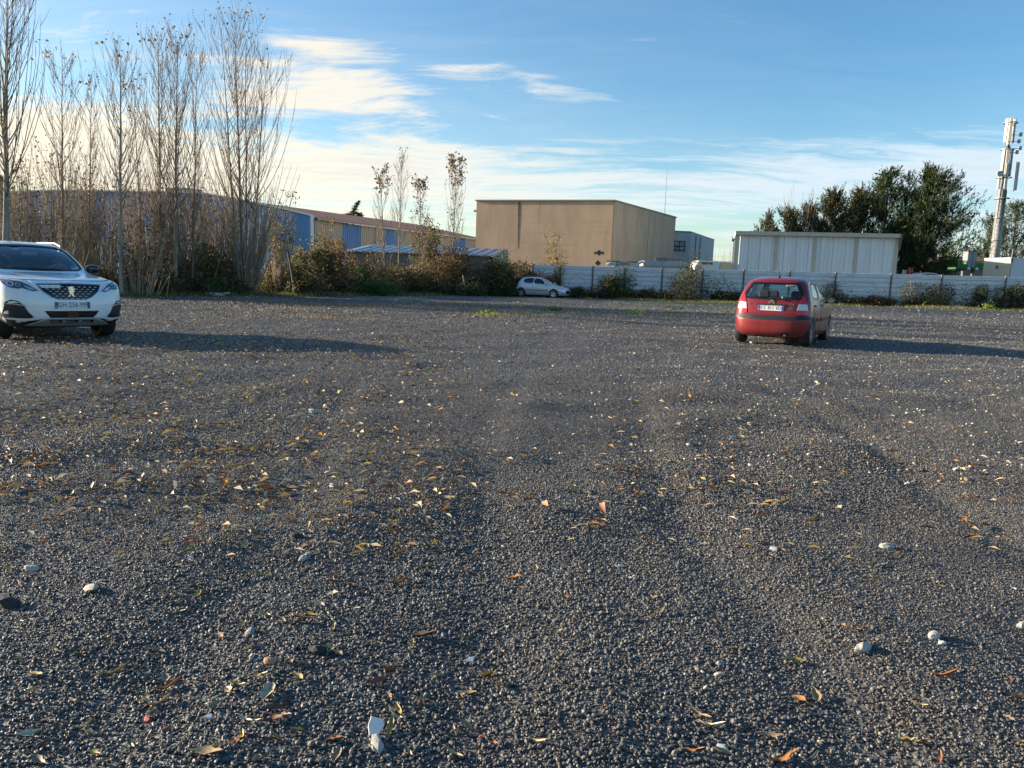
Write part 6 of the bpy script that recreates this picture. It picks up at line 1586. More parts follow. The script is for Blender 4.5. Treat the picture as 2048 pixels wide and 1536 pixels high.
# ---- conifers
CON = leaf_mat('conifer_dark', [(0.0, (0.018, 0.034, 0.015)), (0.45, (0.040, 0.066, 0.024)), (0.8, (0.075, 0.100, 0.034)), (1.0, (0.14, 0.14, 0.05))], trans=0.15)
CON2 = leaf_mat('conifer_rusty', [(0.0, (0.026, 0.036, 0.015)), (0.5, (0.058, 0.072, 0.026)), (0.85, (0.12, 0.105, 0.04)), (1.0, (0.21, 0.12, 0.055))], trans=0.15)
CBARK = mat('conifer_bark', (0.07, 0.055, 0.045), 0.9)
def conifer(u, vt, Y, half_px, seed, lab, lm=CON, vb=575, nb=70, dens=1.0, low=0.10, lean=0.0, cat='conifer', open_=0.0, group='conifers behind the fence', wind=0.0):
    """cypress-like conifer: rising branches carrying ragged plumes of needle sprays"""
    rng = np.random.default_rng(seed)
    b = at(u, vb, Y); z = float(gz(b.x, Y)); H = at(u, vt, Y).z - z; W = half_px * 1.3 / F_PX * Y
    rt = empty('conifer', (b.x, Y, z), 0, lab, cat, group)
    t = np.linspace(0, 1, 10)
    stem = np.stack([lean * H * t + 0.1 * np.sin(t * 5 + seed), 0.1 * np.cos(t * 4), H * 0.97 * t], 1)
    tb = Tubes(); tb.add(stem, 0.26 * (1 - t) + 0.02, 8); link('trunk', tb.mesh('trunk'), CBARK, rt, smooth=True)
    br = Tubes(); C = []; up = []
    for i in range(nb):
        f = low + (0.97 - low) * (i + rng.uniform(0, 1)) / nb
        p0 = np.array([np.interp(f, t, stem[:, k]) for k in range(3)])
        az = rng.uniform(0, 2 * math.pi); out = np.array([math.cos(az), math.sin(az)])
        prof = 1.08 * (1 - f) ** 0.84 * (0.55 + 0.45 * min(1, f / 0.25)) + 0.03
        ln = W * prof * rng.uniform(0.6, 1.25) * (1.0 + wind * out[0])
        if rng.random() < open_: continue
        q = np.linspace(0, 1, 6); P = np.zeros((6, 3)); P[:, :2] = p0[:2] + out * ln * q[:, None]
        rise = ln * rng.uniform(0.25, 0.75); P[:, 2] = p0[2] + rise * q ** 1.4 - 0.10 * ln * np.sin(q * math.pi)
        br.add(P, (0.055 * (1 - f) + 0.02) * (1 - 0.85 * q), 4)
        nplume = int((11 + 22 * prof) * dens)
        for k in range(nplume):
            g = rng.uniform(0.22, 1.05); c = np.array([np.interp(min(g, 1), q, P[:, w]) for w in range(3)]) + rng.normal(0, 0.16 + 0.12 * ln * 0.3, 3) * np.array([1, 1, 0.7])
            l = rng.uniform(0.6, 1.5); d = np.array([out[0] * 0.5, out[1] * 0.5, 0.85]) + rng.normal(0, 0.28, 3); d /= np.linalg.norm(d)
            m = 10
            s_ = rng.uniform(0, 1, m)[:, None]
            C.append(c + d * l * s_ + rng.normal(0, 0.13, (m, 3)) * (1.05 - s_)); up.append(np.repeat(d[None] * 2.0, m, 0))
    # leader plume
    m = 70; s_ = rng.uniform(0, 1, m)[:, None]; C.append(stem[-1] + np.array([0, 0, -1.2]) + np.array([0, 0, 1.7]) * s_ + rng.normal(0, 0.16, (m, 3)) * (1.1 - s_)); up.append(np.repeat(np.array([[0, 0, 2.0]]), m, 0))
    tag(link('branches', br.mesh('branches'), CBARK, rt), kind='stuff')
    C = np.concatenate(C); V, F3 = leaves(C, 0.33, rng, 0.22, up=np.concatenate(up) * 1.8, fold=0.04)
    tag(link('foliage', mesh_np('foliage', V, F3), lm, rt), kind='stuff')
    return rt
conifer(1845, 331, 84, 78, 401, 'large dark conifer at the right of the group behind the white shed', nb=120, dens=1.6, low=0.10, wind=0.25)
conifer(1796, 341, 87, 44, 402, 'thin-crowned conifer with visible stem in the middle of the group', nb=52, low=0.25, open_=0.2)
conifer(1758, 336, 86, 62, 403, 'tall conifer with twin tip above the middle of the white shed', nb=95, low=0.2)
conifer(1706, 375, 88, 50, 404, 'rusty conifer left of the tall twin-tipped one', CON2, nb=84, low=0.2)
conifer(1650, 378, 87, 52, 405, 'rust-tinged conifer above the shed, next to the bare-topped shrub', CON2, nb=84, low=0.2)
conifer(1608, 408, 86, 50, 406, 'half-bare conifer above the left part of the white shed', CON2, nb=60, low=0.2, open_=0.15)
conifer(1566, 418, 85, 56, 407, 'small leaning conifer at the left end of the group', CON2, nb=60, low=0.2, wind=-0.3)
conifer(1528, 428, 84, 30, 408, 'lowest conifer tip at the far left corner of the shed roof', CON2, nb=26, low=0.3)
conifer(2016, 398, 132, 66, 409, 'broad conifer right behind the mobile phone mast', nb=95, dens=1.1)
conifer(1966, 425, 130, 42, 410, 'narrow conifer left of the mobile phone mast', nb=60)
conifer(2068, 430, 128, 50, 411, 'dark conifer cut by the right edge of the picture', nb=60)
conifer(1929, 512, 100, 18, 412, 'small round conifer left of the green platform', nb=26, low=0.1)
def far_cedar():
    """storm-bent cedar: leaning spire over a few flat boughs"""
    rng = np.random.default_rng(413); Y = 135.0; b0 = at(706, 560, Y)
    rt = empty('conifer', (b0.x, Y, 0), 0, 'dark storm-bent cedar showing above the warehouse roof', 'conifer')
    q = lambda u, v: np.array([at(u, v, Y).x - b0.x, 0.0, at(u, v, Y).z])
    tb = Tubes(); tb.add(np.array([[0, 0, 0], q(706, 450), q(708, 420), q(717, 402)]), np.array([0.3, 0.22, 0.12, 0.03]), 7); link('trunk', tb.mesh('trunk'), CBARK, rt, smooth=True)
    C = []
    for u, v, ru, rv, n in ((717, 404, 2, 2.5, 50), (714, 408, 3, 2.5, 90), (711, 413, 4, 2.5, 110), (709, 418, 5, 2.2, 120), (707, 424, 7, 2.2, 150), (699, 429, 9, 1.8, 150), (690, 432, 8, 1.5, 110), (715, 427, 8, 1.8, 130), (720, 431, 6, 1.6, 110), (705, 433, 12, 2.5, 260)):
        C.append(q(u, v) + rng.normal(0, 0.5, (n, 3)) * np.array([ru / F_PX * Y, 0.9, rv / F_PX * Y]))
    V, F3 = leaves(np.concatenate(C), 0.5, rng, 0.25, up=np.array([0.5, 0, 0.3]), fold=0.04)
    tag(link('foliage', mesh_np('foliage', V, F3), CON, rt), kind='stuff')
far_cedar()
conifer(2, 360, 60, 34, 414, 'dark conifer branch showing at the far left edge', nb=30, low=0.6, group=None)
for (u, Y, n, sp, H, s, lab) in ((1590, 84, 26, 2.2, 11.5, 420, 'bare-branched tree between the half-bare conifers'), (1428, 240, 26, 4.0, 12.5, 421, 'far brown tree left in the gap before the hills'), (1458, 210, 30, 4.0, 12.0, 422, 'far brown tree beside the white shed corner')):
    coppice(u, 575, Y, n, sp, H, s, lab, 'bare_tree', 0.045, 'tree', TWIG, 300 if s > 420 else 0, BR_BROWN, None, 0.4)

# ---- grass and weeds on the margins (nobody could count them)
def grass_stuff():
    rng = np.random.default_rng(55)
    V = []; F3 = []; cols = []
    def blades(X, Y, h, wd):
        n = len(X); Z = gz(X, Y)
        a = rng.uniform(0, 2 * math.pi, n); hh = h * rng.uniform(0.5, 1.3, n); ln = rng.normal(0, 0.5, (n, 2)) * hh[:, None]
        dx = np.cos(a) * wd; dy = np.sin(a) * wd
        p = np.stack([np.stack([X - dx, Y - dy, Z - 0.01], 1), np.stack([X + dx, Y + dy, Z - 0.01], 1), np.stack([X + ln[:, 0], Y + ln[:, 1], Z + hh], 1)], 1)
        return p.reshape(-1, 3)
    # strip before the fence
    n = 16000; u = rng.uniform(990, 2080, n); x0 = (u - 1024) / F_PX
    yy = 60.0 - 5.0 * (u - 1066) / 950.0 - np.abs(rng.normal(0, 1.6, n)) - 0.5
    patchy = (np.sin(u * 0.031) + np.sin(u * 0.013 + 2) + rng.normal(0, 0.7, n)) > 0.1
    keep = patchy
    P1 = blades((x0 * yy)[keep], yy[keep], 0.17, 0.016)
    # strip along the hedge
    n = 9000; t = rng.uniform(0, 1, n); hx = -17 + 13.5 * t; hy = 33.5 + 21.5 * t - np.abs(rng.normal(0, 0.9, n))
    P2 = blades(hx + rng.normal(0, 0.4, n), hy, 0.20, 0.016)
    # scattered tufts on the gravel in front of the fence
    cx = []; 
    for _ in range(90):
        uu = rng.uniform(900, 1560); vv = rng.uniform(603, 632); gpt = ground(uu, vv); m = rng.integers(15, 70)
        cx.append(np.stack([gpt.x + rng.normal(0, 0.35, m), gpt.y + rng.normal(0, 0.5, m)], 1))
    cx = np.concatenate(cx); P3 = blades(cx[:, 0], cx[:, 1], 0.09, 0.014)
    P = np.concatenate([P1, P2, P3]); F3 = np.arange(len(P)).reshape(-1, 3)
    m = leaf_mat('grass_blade', [(0.0, (0.05, 0.075, 0.02)), (0.35, (0.11, 0.14, 0.03)), (0.65, (0.20, 0.20, 0.055)), (0.85, (0.30, 0.24, 0.10)), (1.0, (0.42, 0.34, 0.17))])
    tag(link('grass', mesh_np('grass', P, F3), m), 'thin grass and weeds along the hedge and fence', 'grass', kind='stuff')
    # dry straw mats on the gravel before the hedge
    cx = []
    for (uu, vv, sx_, sy_, m) in ((690, 612, 2.6, 0.9, 900), (560, 618, 2.0, 0.8, 500), (800, 612, 2.2, 0.7, 700), (640, 637, 0.8, 0.5, 260), (980, 632, 0.7, 0.5, 260), (475, 605, 2.0, 0.6, 260)):
        gpt = ground(uu, vv); cx.append(np.stack([gpt.x + rng.normal(0, sx_, m), gpt.y + rng.normal(0, sy_, m)], 1))
    cx = np.concatenate(cx); P = blades(cx[:, 0], cx[:, 1], 0.07, 0.016)
    m = leaf_mat('straw_blade', [(0.0, (0.16, 0.11, 0.05)), (0.6, (0.32, 0.22, 0.10)), (1.0, (0.46, 0.34, 0.17))])
    tag(link('dry_grass', mesh_np('dry_grass', P, np.arange(len(P)).reshape(-1, 3)), m), 'flattened dry straw on the gravel before the hedge', 'grass', kind='stuff')
grass_stuff()
tufts = ((975, 632, 0), (1272, 629, 1), (1105, 620, 2), (1180, 600, 3), (1350, 620, 4))
for (u, v, k_), lab in zip(tufts, ('green weed on the bare gravel left of the middle', 'fresh green grass tuft alone on the gravel before the thick fence post', 'small weed before the nose of the silver hatchback', 'pale straw tuft at the fence foot right of the silver hatchback', 'weed on the gravel before the large olive shrub')):
    gp_ = ground(u, v); rng = np.random.default_rng(700 + k_); n = 70
    C = rng.normal(0, 1, (n, 3)) * np.array([0.22, 0.15, 0.05]) + np.array([0, 0, 0.08]); C[:, 2] = np.abs(C[:, 2])
    V, F3 = leaves(C, 0.13, rng, 0.35, up=np.array([0, 0, 0.8]))
    rt = empty('weed', gp_, 0, lab, 'weed', 'weeds on the gravel')
    link('leaves', mesh_np('leaves', V, F3), MATS['bright_weed'] if k_ in (1, 0) else (MATS['straw_blade'] if k_ == 3 else NETTLE), rt)
# ================================================================== gravel, stones and fallen leaves
def pebble_mesh(name, seed, sub=1, flat=0.75):
    rng = np.random.default_rng(seed)
    bm = bmesh.new(); bmesh.ops.create_icosphere(bm, subdivisions=sub, radius=1.0)
    k = rng.normal(size=(5, 3)); k /= np.linalg.norm(k, axis=1)[:, None]; am = rng.uniform(-0.28, 0.18, 5)
    for v in bm.verts:
        c = np.array(v.co); f = 1.0 + sum(a * max(0, c @ q) ** 2 for a, q in zip(am, k)) + rng.normal(0, 0.085)
        v.co = Vector(c * f * np.array([1.0, rng.uniform(0.95, 1.05) * (0.68 + 0.05 * (seed % 5)), flat]))
    me = bpy.data.meshes.new(name); bm.to_mesh(me); bm.free()
    return me

def instancer(name, pts, rot, scale, idx, meshes, materials, label, cat):
    """points + geometry nodes: one loose mass of stones"""
    me = bpy.data.meshes.new(name); n = len(pts)
    me.vertices.add(n); me.vertices.foreach_set('co', np.asarray(pts, np.float32).ravel())
    for nm, ty, arr in (('rot', 'FLOAT_VECTOR', rot), ('scl', 'FLOAT', scale), ('idx', 'INT', idx)):
        a = me.attributes.new(nm, ty, 'POINT')
        if ty == 'FLOAT_VECTOR': a.data.foreach_set('vector', np.asarray(arr, np.float32).ravel())
        else: a.data.foreach_set('value', np.asarray(arr, np.int32 if ty == 'INT' else np.float32))
    o = bpy.data.objects.new(name, me); COL.objects.link(o)
    col = bpy.data.collections.new(name + '_kinds')
    for i, (m, mt) in enumerate(zip(meshes, materials)):
        if not m.materials: m.materials.append(mt)
        ob = bpy.data.objects.new('pebble_%02d' % i, m); col.objects.link(ob)
    ng = bpy.data.node_groups.new(name, 'GeometryNodeTree')
    ng.interface.new_socket('Geometry', in_out='INPUT', socket_type='NodeSocketGeometry')
    ng.interface.new_socket('Geometry', in_out='OUTPUT', socket_type='NodeSocketGeometry')
    N = ng.nodes; Lk = ng.links
    gi = N.new('NodeGroupInput'); go = N.new('NodeGroupOutput')
    mp = N.new('GeometryNodeMeshToPoints'); ip = N.new('GeometryNodeInstanceOnPoints')
    ci = N.new('GeometryNodeCollectionInfo'); ci.inputs['Collection'].default_value = col
    ci.inputs['Separate Children'].default_value = True; ci.inputs['Reset Children'].default_value = True
    def attr(nm, ty):
        a = N.new('GeometryNodeInputNamedAttribute'); a.data_type = ty; a.inputs[0].default_value = nm
        return [s for s in a.outputs if s.enabled and s.name == 'Attribute'][0]
    Lk.new(gi.outputs[0], mp.inputs['Mesh']); Lk.new(mp.outputs[0], ip.inputs['Points'])
    Lk.new(ci.outputs[0], ip.inputs['Instance']); ip.inputs['Pick Instance'].default_value = True
    Lk.new(attr('idx', 'INT'), ip.inputs['Instance Index'])
    Lk.new(attr('rot', 'FLOAT_VECTOR'), ip.inputs['Rotation'])
    Lk.new(attr('scl', 'FLOAT'), ip.inputs['Scale'])
    Lk.new(ip.outputs[0], go.inputs[0])
    md = o.modifiers.new('scatter', 'NODES'); md.node_group = ng
    tag(o, label, cat, kind='stuff')
    return o

def stone_mat(name, c, c2, rough=0.55):
    def fn(t, b, vec):
        pos = t.node('ShaderNodeNewGeometry').outputs['Position']
        r = t.node('ShaderNodeObjectInfo').outputs['Random']
        n = t.noise(pos, 160, 3)
        col = t.mix(r, tuple(k * q for k, q in zip(c, (1.16, 1.02, 0.85))), tuple(k * q for k, q in zip(c2, (1.14, 1.02, 0.87))))
        damp = t.noise(t.mapping(pos, scale=(0.8, 1.0, 0.0)), 0.9, 6, 0.65)
        col = t.mix(t.maprange(damp, 0.48, 0.68, 0, 0.55), col, (0.024, 0.021, 0.019))
        col = t.mix(t.maprange(t.noise(t.mapping(pos, loc=(7, 3, 0), scale=(0.6, 1.2, 0)), 0.5, 7, 0.7), 0.52, 0.74, 0, 0.5), col, (0.17, 0.155, 0.13))
        t.set(b.inputs['Base Color'], t.mix(t.maprange(n, 0.45, 0.7, 0, 0.4), col, tuple(min(1, x * 1.9) for x in c2)))
        t.set(b.inputs['Normal'], t.bump(t.noise(pos, 320, 4), 0.35, 0.002))
    return mat(name, rough=rough, fn=fn)

def build_gravel():
    rng = np.random.default_rng(21)
    n = 1900000
    y = 1.25 + (9.5 - 1.25) * rng.uniform(0, 1, n) ** 1.0
    hw = 0.72 * y + 1.0
    # area-uniform in y, thinning out towards the far end
    keep = rng.uniform(0, 1, n) < (hw / (0.72 * 9.5 + 1.0)) * np.where(y < 5.5, 1.0, np.clip((9.5 - y) / 4.0, 0, 1) * 0.75 + 0.10)
    y = y[keep]; hw = hw[keep]; x = rng.uniform(-1, 1, len(y)) * hw
    n = len(y)
    s = 0.0036 * np.exp(rng.normal(0, 0.36, n)); s = np.clip(s, 0.0018, 0.0095)
    s *= 1 + 0.20 * np.sin(x * 1.3 + 2 * np.sin(y * 0.7))
    big = rng.uniform(0, 1, n) < 0.002; s[big] *= rng.uniform(1.3, 1.9, big.sum())
    # coarser stones carry the grain on into the distance
    m = 420000; y2 = 7.0 + 41.0 * rng.uniform(0, 1, m) ** 1.5; x2 = rng.uniform(-1, 1, m) * (0.72 * y2 + 1.0)
    s2 = 0.0050 * (1 + (y2 - 7) / 11) * np.exp(rng.normal(0, 0.35, m))
    kp = rng.uniform(0, 1, m) < np.clip((y2 - 6.8) / 3, 0, 1) * np.clip((46 - y2) / 18, 0, 1)
    x = np.concatenate([x, x2[kp]]); y = np.concatenate([y, y2[kp]]); s = np.concatenate([s, s2[kp]]); n = len(x)
    z = gz(x, y) + s * rng.uniform(-0.45, 0.65, n) + 0.001
    rot = rng.uniform(0, 2 * math.pi, (n, 3)); rot[:, :2] = rng.normal(0, 0.5, (n, 2))
    ms = [pebble_mesh('pebble', 900 + i, 1, f) for i, f in enumerate((0.7, 0.55, 0.8, 0.5, 0.65, 0.6))]
    mats = [stone_mat('pebble_charcoal', (0.037, 0.039, 0.045), (0.086, 0.089, 0.094)), stone_mat('pebble_slate', (0.063, 0.066, 0.071), (0.132, 0.132, 0.136)), stone_mat('pebble_grey', (0.103, 0.103, 0.103), (0.190, 0.186, 0.178)),
            stone_mat('pebble_black', (0.023, 0.024, 0.029), (0.060, 0.062, 0.068)), stone_mat('pebble_brownish', (0.098, 0.086, 0.071), (0.184, 0.167, 0.144)), stone_mat('pebble_pale', (0.20, 0.19, 0.175), (0.38, 0.36, 0.33))]
    idx = rng.choice(6, n, p=[0.24, 0.28, 0.22, 0.12, 0.095, 0.045])
    instancer('gravel', np.stack([x, y, z], 1), rot, s, idx, ms, mats, 'dark rounded gravel covering the near yard', 'gravel')
    # pale chips strewn over the whole yard
    n = 7500; y = 5.0 + 49 * rng.uniform(0, 1, n) ** 1.35; x = rng.uniform(-0.72, 0.72, n) * y
    k = (rng.uniform(0, 1, n) < 0.35 + 0.65 * (x > 0.1 * y)); x = x[k]; y = y[k]; n = len(x)
    s = 0.0075 * np.exp(rng.normal(0, 0.40, n)) * (1 + y / 22); rot = rng.uniform(0, 6.28, (n, 3)); rot[:, :2] *= 0.06
    ms2 = [pebble_mesh('chip', 950 + i, 1, 0.45) for i in range(3)]
    mats2 = [stone_mat('chip_white', (0.42, 0.40, 0.36), (0.62, 0.60, 0.55)), stone_mat('chip_buff', (0.30, 0.25, 0.19), (0.45, 0.39, 0.30)), stone_mat('chip_grey', (0.20, 0.20, 0.20), (0.34, 0.33, 0.32))]
    instancer('stone_chips', np.stack([x, y, gz(x, y) + s * 0.35 + 0.004 + 0.0008 * np.clip(y - 5, 0, 30)], 1), rot, s, rng.choice(3, n, p=[0.45, 0.2, 0.35]), ms2, mats2, 'pale crushed stone chips strewn over the dark yard', 'gravel')
build_gravel()

def leaf_mesh(name, seed, ln=1.0, wd=0.34, curl=0.35, pts=7):
    """one curled dry leaf of unit length with stalk"""
    rng = np.random.default_rng(seed); V = []; Fc = []
    bend = rng.uniform(-0.25, 0.25)
    for i in range(pts):
        t = i / (pts - 1); w = wd * 0.5 * math.sin(math.pi * min(1, t * 0.97 + 0.02)) ** 0.75 * (1.15 - 0.4 * t)
        x = (t - 0.5) * ln; yb = bend * (t - 0.5) ** 2; zc = curl * 0.35 * (t - 0.45) ** 2 * 2 + rng.normal(0, 0.008)
        e = curl * w * rng.uniform(0.3, 1.7); w *= rng.uniform(0.72, 1.12)
        V += [(x, yb - w, zc + e), (x, yb, zc), (x, yb + w, zc + e * rng.uniform(0.5, 1.2))]
    for i in range(pts - 1):
        for k in (0, 1): Fc.append((i * 3 + k, i * 3 + k + 1, i * 3 + 4 + k, i * 3 + 3 + k))
    k = len(V); x0 = -0.5 * ln
    V += [(x0 + 0.02, bend * 0.25 - 0.012, curl * 0.14), (x0 + 0.02, bend * 0.25 + 0.012, curl * 0.14), (x0 - 0.28, bend * 0.25 + 0.05, 0.03)]
    Fc.append((k, k + 1, k + 2))
    return mesh_pd(name, V, Fc)
LEAFCOL = {'yellow': (0.52, 0.34, 0.045), 'straw': (0.56, 0.40, 0.15), 'tan': (0.38, 0.25, 0.12), 'rust': (0.24, 0.075, 0.025), 'orange': (0.50, 0.19, 0.03), 'cream': (0.66, 0.54, 0.32), 'brown': (0.13, 0.06, 0.03)}
def fl_mat(k):
    c = LEAFCOL[k]
    def fn(t, b, vec):
        r = t.node('ShaderNodeObjectInfo').outputs['Random']
        c1 = t.mix(r, tuple(x * 0.6 + 0.02 for x in c), tuple(min(1, x * 1.05 + 0.03) for x in c))
        t.set(b.inputs['Base Color'], t.mix(t.maprange(t.noise(vec, 7, 4), 0.5, 0.72, 0, 0.6), c1, tuple(x * 0.35 for x in c)))
    return mat('fallen_leaf_' + k, c, 0.5, fn=fn)

LANDMARKS = []
USED = {}
def near_label(kind, u, v):
    """label by the nearest thing one can point at; ranks keep them apart"""
    best = sorted(LANDMARKS, key=lambda q: (q[0] - u) ** 2 + ((q[1] - v) * 1.6) ** 2)
    for q in best[:3]:
        du, dv = u - q[0], v - q[1]
        side = ('right of' if du > 0 else 'left of') if abs(du) > abs(dv) * 1.3 else ('in front of' if dv > 0 else 'behind')
        key = (kind, side, q[2])
        k = USED.get(key, 0)
        if k < 6 or q is best[2]:
            USED[key] = k + 1
            word = ('', 'second ', 'third ', 'fourth ', 'fifth ', 'sixth ', 'seventh ', 'eighth ', 'ninth ', 'tenth ')[min(k, 9)]
            return '%s%s lying %s %s' % (word, kind, side, q[2])
MARKS = [(117, 640, 'the white crossover'), (20, 760, 'the left edge, before the crossover'), (1548, 690, 'the red hatchback'), (1080, 600, 'the silver hatchback'), (2030, 720, "the red car's shadow end"), (600, 720, "the crossover's shadow end"), (1276, 900, 'the faint wheel rut'), (1900, 1060, 'the dark bank at the right')]
def fallen():
    rng = np.random.default_rng(33); rnd = random.Random(33)
    protos = [(leaf_mesh('leaf_blade', 40 + i, 1.0, w, c)) for i, (w, c) in enumerate(((0.28, 0.9), (0.40, 0.6), (0.18, 1.2), (0.55, 0.5), (0.24, 1.6)))]
    cache = {}
    def data(k, i):
        if (k, i) not in cache:
            m = protos[i].copy(); m.materials.clear(); m.materials.append(fl_mat(k)); m.polygons.foreach_set('use_smooth', [True] * len(m.polygons)); cache[(k, i)] = m
        return cache[(k, i)]
    def put(p, k, i, size, rz, tilt, label, group):
        o = bpy.data.objects.new('fallen_leaf', data(k, i)); COL.objects.link(o)
        o.location = p + Vector((0, 0, 0.007 + size * 0.03)); o.scale = (size, size, size); o.rotation_euler = (tilt[0], tilt[1], rz)
        tag(o, label, 'leaf', group)
    # leaves one can point at in the photograph
    named = [(536, 1392, 'cream', 3, 0.075, 80, 'broad cream leaf lying on a narrow yellow one, lower left of the middle'), (520, 1356, 'yellow', 0, 0.05, -20, 'small yellow leaf just above the broad cream leaf'), (552, 1424, 'rust', 1, 0.065, 20, 'rust red leaf below the broad cream leaf'),
             (780, 1462, 'yellow', 0, 0.065, 80, 'pointed yellow leaf beside the white plaster shard at the bottom'), (416, 1514, 'tan', 1, 0.07, -15, 'pair-like curled tan leaf at the bottom edge, left'), (1588, 1328, 'yellow', 3, 0.062, -10, 'broad pale yellow leaf with stalk, lower right'),
             (1631, 1398, 'straw', 1, 0.062, 75, 'upright straw-coloured leaf right below the broad yellow one'), (1400, 1438, 'tan', 0, 0.07, -60, 'narrow tan leaf pointing up left near the bottom'), (1424, 1460, 'cream', 2, 0.07, -40, 'curled cream leaf touching the narrow tan one near the bottom'),
             (1320, 1228, 'tan', 1, 0.055, 30, 'golden tan leaf right of the middle, alone on the gravel'), (1070, 1142, 'straw', 1, 0.06, 80, 'straw leaf standing upright in the middle of the gravel'), (620, 1236, 'yellow', 1, 0.055, -30, 'yellow leaf with torn edge left of the middle'),
             (710, 1222, 'straw', 0, 0.045, -30, 'small straw leaf right of the torn yellow leaf'), (396, 1192, 'yellow', 3, 0.040, 80, 'small round yellow leaf at the left'), (355, 1208, 'orange', 0, 0.05, 25, 'orange-yellow leaf below the small round yellow leaf'),
             (848, 1278, 'brown', 1, 0.085, -15, 'dark brown curled leaf near the middle'), (660, 1302, 'straw', 3, 0.05, 85, 'upright pale leaf on a dark clod, lower left'), (230, 1352, 'straw', 2, 0.075, 15, 'arched straw-coloured leaf at lower left'),
             (340, 1380, 'orange', 2, 0.075, 25, 'long orange arched leaf at lower left'), (322, 1412, 'straw', 2, 0.065, 35, 'crescent yellowish leaf below the long orange one'), (110, 1300, 'straw', 3, 0.045, 80, 'small upright straw leaf at the far left'),
             (170, 1310, 'yellow', 0, 0.055, 15, 'thin yellow leaf right of the small upright straw leaf'), (352, 858, 'yellow', 1, 0.10, -10, 'bright yellow leaf in the left leaf field'), (1153, 986, 'straw', 1, 0.085, 10, 'pale leaf with dark base in the middle distance'),
             (1890, 1358, 'orange', 2, 0.075, -25, 'narrow orange leaf at the lower right'), (1720, 1264, 'tan', 0, 0.060, -25, 'slim tan leaf above the grey stone at the right'), (1836, 1490, 'straw', 0, 0.055, -35, 'narrow straw leaf in the bottom right corner'), (1570, 1526, 'orange', 0, 0.08, 5, 'long orange leaf at the bottom edge, right half'),
             (760, 1370, 'rust', 1, 0.07, 20, 'forked rust-coloured leaf lower left of the middle'), (800, 1170, 'orange', 2, 0.085, 10, 'narrow orange leaf in the cluster left of the middle'), (852, 1138, 'yellow', 1, 0.055, 15, 'yellow leaf at the top of the cluster left of the middle'), (868, 1152, 'cream', 3, 0.045, 60, 'small cream leaf beside the yellow leaf of the cluster')]
    for u, v, k, i, sz, rz, lab in named:
        put(ground(u, v), k, i, sz * 1.08, R(rz) + 0.15, (rnd.uniform(-0.25, 0.25), rnd.uniform(-0.3, 0.1)), lab, 'single leaves on the near gravel')
        short = lab.split(',')[0].split(' lying')[0].split(' with')[0]; short = ' '.join(short.split()[:7]); LANDMARKS.append((u, v, 'the ' + short))
    # the rest of the near leaves, alike by colour
    LANDMARKS.extend(MARKS)
    pend = []
    labs = {'yellow': 'small yellow fallen leaf lying on the dark gravel', 'straw': 'straw-coloured dry leaf lying on the dark gravel', 'tan': 'tan dry leaf lying on the dark gravel', 'rust': 'rust-red dry leaf lying on the dark gravel', 'orange': 'orange dry leaf lying on the dark gravel', 'cream': 'bleached cream leaf lying on the dark gravel', 'brown': 'dark brown dry leaf lying on the dark gravel'}
    ks = ['yellow', 'straw', 'tan', 'rust', 'orange', 'cream', 'brown']; pr = [0.10, 0.22, 0.23, 0.13, 0.12, 0.14, 0.06]
    for _ in range(262):
        v = 700 + 830 * rnd.random() ** 0.8
        u = rnd.uniform(0, 2048) if rnd.random() < 0.32 else 1024 * rnd.random() ** 0.85 + rnd.uniform(-40, 60)
        if v > 1150 and rnd.random() < 0.35: u = rnd.uniform(0, 2048)
        k = rnd.choices(ks, pr)[0]
        put(ground(u, v), k, rnd.randrange(5), rnd.uniform(0.028, 0.060), rnd.uniform(0, 6.28), (rnd.uniform(-0.3, 0.3), rnd.uniform(-0.3, 0.3)), near_label({'yellow': 'yellow leaf', 'straw': 'straw-coloured leaf', 'tan': 'tan leaf', 'rust': 'rust-red leaf', 'orange': 'orange leaf', 'cream': 'cream leaf', 'brown': 'dark brown leaf'}[k], u, v), 'fallen %s leaves' % k)
    # all smaller and farther leaf litter
    def litter(name, label, C, size, stops):
        n = len(C); a = rng.uniform(0, 2 * math.pi, n); size = size * np.clip(np.exp(rng.normal(0, 0.35, n)), 0.4, 1.5); w = size * rng.uniform(0.07, 0.17, n)
        d = np.stack([np.cos(a), np.sin(a), np.clip(rng.normal(0, 0.20, n), -0.4, 0.4)], 1); s_ = np.stack([-np.sin(a), np.cos(a), rng.normal(0, 0.5, n)], 1)
        h = rng.uniform(0.05, 0.30, n) * size
        z = np.array([0, 0, 1.0])
        P = C + z * (0.012 + 0.0011 * np.clip(C[:, 1:2] - 5, 0, 30) + 0.12 * size[:, None])
        V = np.stack([P - d * size[:, None] / 2, P + s_ * w[:, None] + z * h[:, None], P + d * size[:, None] / 2 + z * (h * 0.6)[:, None], P - s_ * w[:, None] + z * h[:, None]], 1).reshape(-1, 3)
        kk = np.arange(n)[:, None] * 4; F3 = np.concatenate([kk + np.array([[0, 1, 2]]), kk + np.array([[0, 2, 3]])], 1).reshape(-1, 3)
        tag(link(name, mesh_np(name, V, F3), leaf_mat(name + '_colour', stops, 0.5, 0.15)), label, 'leaf litter', kind='stuff')
    C = []
